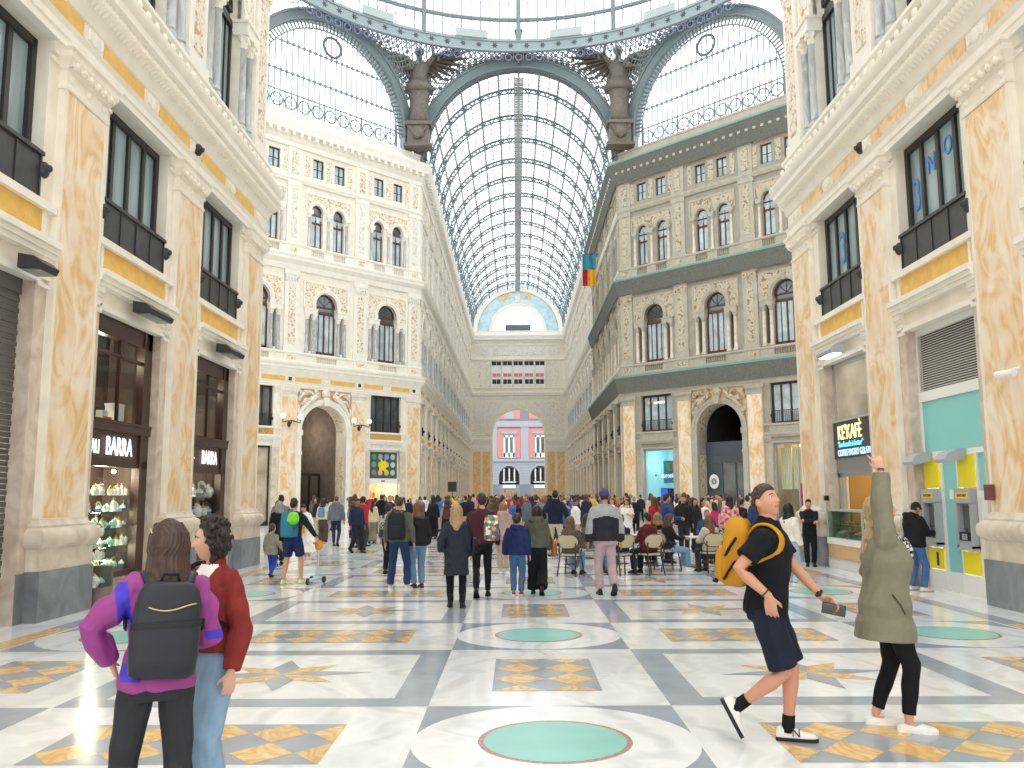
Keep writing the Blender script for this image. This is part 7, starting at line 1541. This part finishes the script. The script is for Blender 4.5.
for x, y, l in ((1.62, 20.5, 'nearest'), (3.85, 21.05, 'second'), (2.75, 22.35, 'farthest')):
    b = MB(); b.lathe([(.03, 0), (.035, .02), (.04, .07), (.038, .075), (.028, .02), (0, .015)], n=12); o = b.obj('coffee_cup', porc, None, True); o.location = (x, y, .73); tag(o, 'small white coffee cup on the %s cafe table' % l, 'cup', 'coffee cups on the cafe tables')
# ------------------------------------------------------------------ the distant crowd
TOPS = [('black', '1d1e22', 9), ('navy', '242c44', 6), ('grey', '7a7d82', 5), ('white', 'e6e4e0', 6), ('red', 'b02a30', 3), ('beige', 'cbbba2', 5), ('blue', '3f6aa5', 4), ('pink', 'd3909c', 3), ('brown', '5a4338', 4), ('olive', '5d6048', 3), ('yellow', 'd9b84a', 1), ('burgundy', '5c2430', 2), ('teal', '3f7f86', 1)]
HAIRS = [('dark', '1c1715', 6), ('brown', '4f3527', 4), ('fair', 'a08358', 2), ('grey', '8b8884', 1)]
BOTS = ['23252c', '2f4a70', '1a1b1f', '5a7a9c', 'b3a48c', '3a3c40']
SK = ['d9a58a', 'c99274', 'b8866a', '9a6a4e']
def crowd_proto(i, sex, hs, **k):
    J_ = person('x', (0, 0), 0, 1.75, sex, 'c99274', (hs, '1c1715'), dict(c='808080', hem=k.pop('hem', .88), loose=.03, sl=.022, hood=k.pop('hood', False)), dict(c='404040', kind=k.pop('kind', 'straight')), ('1d1d1f', '1d1d1f'), vox=.021, **k)
    return proto(J_['root'])
CP = [crowd_proto(0, 'm', 'short', feet=apart), crowd_proto(1, 'f', 'long', feet=close), crowd_proto(2, 'm', 'crop', feet=close, hands={'R': (.12, .32, 1.25)}, pitch=.25), crowd_proto(3, 'f', 'bob', feet=close, hem=.7), crowd_proto(4, 'm', 'short', feet=walk, hood=True), crowd_proto(5, 'f', 'longer', feet=close, kind='wide'), crowd_proto(6, 'f', 'pony', feet=walk2), crowd_proto(7, 'm', 'short', feet=close, hands={'L': (-.1, .3, 1.5), 'R': (.12, .3, 1.5)}, pitch=.35)]
def pick(L): return L[min(len(L) - 1, int(RND.random() ** 1 * len(L)))]
def wpick(L):
    r = RND.random() * sum(x[2] for x in L)
    for x in L:
        r -= x[2]
        if r <= 0: return x
    return L[-1]
KOBJ = {}
def recolour(o, m):
    s = o.material_slots[0]; s.link = 'OBJECT'; s.material = m
spots = []
BUSY = [(j['root'].location.x, j['root'].location.y) for j in J.values()] + [(x, y) for x, y, _, _ in CH_]
def try_spot(x, y, dmin=.5):
    if any((x - a) ** 2 + (y - c) ** 2 < dmin ** 2 for a, c in spots) or any((x - a) ** 2 + (y - c) ** 2 < .5 for a, c in BUSY): return False
    spots.append((x, y)); return True
n = 0
while n < 260:
    r = RND.random()
    if r < .22: y = RND.uniform(25, 38); x = RND.uniform(-.2, .27) * y
    elif r < .55: y = RND.uniform(36, 50); x = RND.uniform(-.24, .26) * y
    else: y = RND.uniform(48, 100); x = RND.uniform(-6.2, 6.2) if y > 59 else RND.uniform(-9, 9)
    if y < 37 and (-5.0 < x < -.9 or -.9 <= x < .3 and y < 34): continue
    if abs(x) > 6.4 and y > 58: continue
    if abs(x) + y > 66 and abs(x) > 6.3: continue
    if try_spot(x, y): n += 1
fam = {}
for x, y in spots:
    p = CP[RND.randrange(len(CP))]; c = dup(p); c.location = (x, y, 0); f = RND.random(); c.rotation_euler = (0, 0, RND.gauss(0, .6) if f < .6 else RND.uniform(-PI, PI)); k = RND.uniform(.88, 1.04); c.scale = (k, k, k * RND.uniform(.98, 1.02))
    tp, hr = wpick(TOPS), wpick(HAIRS); bt, sk_ = BOTS[RND.randrange(6)], SK[RND.randrange(4)]
    for ch in c.children:
        nm = ch.name.split('.')[0]
        if nm == 'jacket': recolour(ch, cloth_m(tp[1]))
        elif nm == 'trousers': recolour(ch, cloth_m(bt))
        elif nm == 'hair': recolour(ch, hair_m(hr[1]))
        elif nm == 'body': recolour(ch, skin(sk_))
    fam.setdefault((tp[0], hr[0]), []).append((x / y, c))
NTH = ORD + ['thirteenth', 'fourteenth', 'fifteenth', 'sixteenth', 'seventeenth', 'eighteenth', 'nineteenth', 'twentieth'] + ['twenty-' + o for o in ORD[:9]] + ['thirtieth'] + ['thirty-' + o for o in ORD[:9]]
for (tc, hc), L in fam.items():
    L.sort(key=lambda q: q[0])
    for i, (_, c) in enumerate(L):
        c['label'] = 'distant %s haired person in a %s top, ' % (hc, tc) + ('the only such one in the crowd' if len(L) == 1 else '%s such from the left in the crowd' % NTH[i]); c['group'] = 'people in the distant crowd'
# a mannequin in red behind the red panel and a small speaker on a stand far down the arm
t = thing('speaker_stand', 'small black speaker on a stand far down the arm at left', 'speaker', (-4.9, 62, 0)); b = MB(); b.box(-.3, .3, -.2, .2, 2.0, 2.7); b.obj('cabinet', blk, t); b = MB(); b.tube([(0, 0, .3), (0, 0, 2.0)], .03, 8)
for a in (0, 2.1, 4.2): b.bar((0, 0, .5), (.5 * math.cos(a), .5 * math.sin(a), 0), .03)
b.obj('stand', blk, t)
bpy.data.scenes.remove(TMP)
# ------------------------------------------------------------------ light and camera
def drop(o):
    for c in list(o.children): drop(c)
    bpy.data.objects.remove(o)
for o in PROTO: drop(o)
w = bpy.data.worlds.new('overcast_sky'); SC.world = w; w.use_nodes = True
nt = w.node_tree; bg = nt.nodes['Background']; bg.inputs['Color'].default_value = (.94, .975, 1, 1); bg.inputs['Strength'].default_value = 2.4
cam = bpy.data.cameras.new('camera'); co = bpy.data.objects.new('camera', cam); COL.objects.link(co)
cam.sensor_width = 36; cam.lens = 867.4 / 1024 * 36; cam.clip_end = 500; cam.clip_start = .1
th, ps, ro = .1278, -.0048, -.0052
fwv = Vector((math.sin(ps) * math.cos(th), math.cos(ps) * math.cos(th), math.sin(th))); rt = Vector((math.cos(ps), -math.sin(ps), 0)); up = rt.cross(fwv)
r2 = rt * math.cos(ro) + up * math.sin(ro); u2 = -rt * math.sin(ro) + up * math.cos(ro)
m = Matrix.Identity(4)
for i in range(3): m[i][0], m[i][1], m[i][2], m[i][3] = r2[i], u2[i], -fwv[i], (-.32, 0, 1.72)[i]
co.matrix_world = m; SC.camera = co
SC.view_settings.view_transform = 'Standard'; SC.view_settings.look = 'None'; SC.view_settings.gamma = 1; SC.view_settings.use_curve_mapping = False; SC.view_settings.exposure = 0.0
SC.cycles.max_bounces = 10; SC.cycles.diffuse_bounces = 6; SC.cycles.transparent_max_bounces = 12; SC.cycles.glossy_bounces = 4
SC.cycles.use_denoising = True; SC.cycles.sample_clamp_indirect = 6
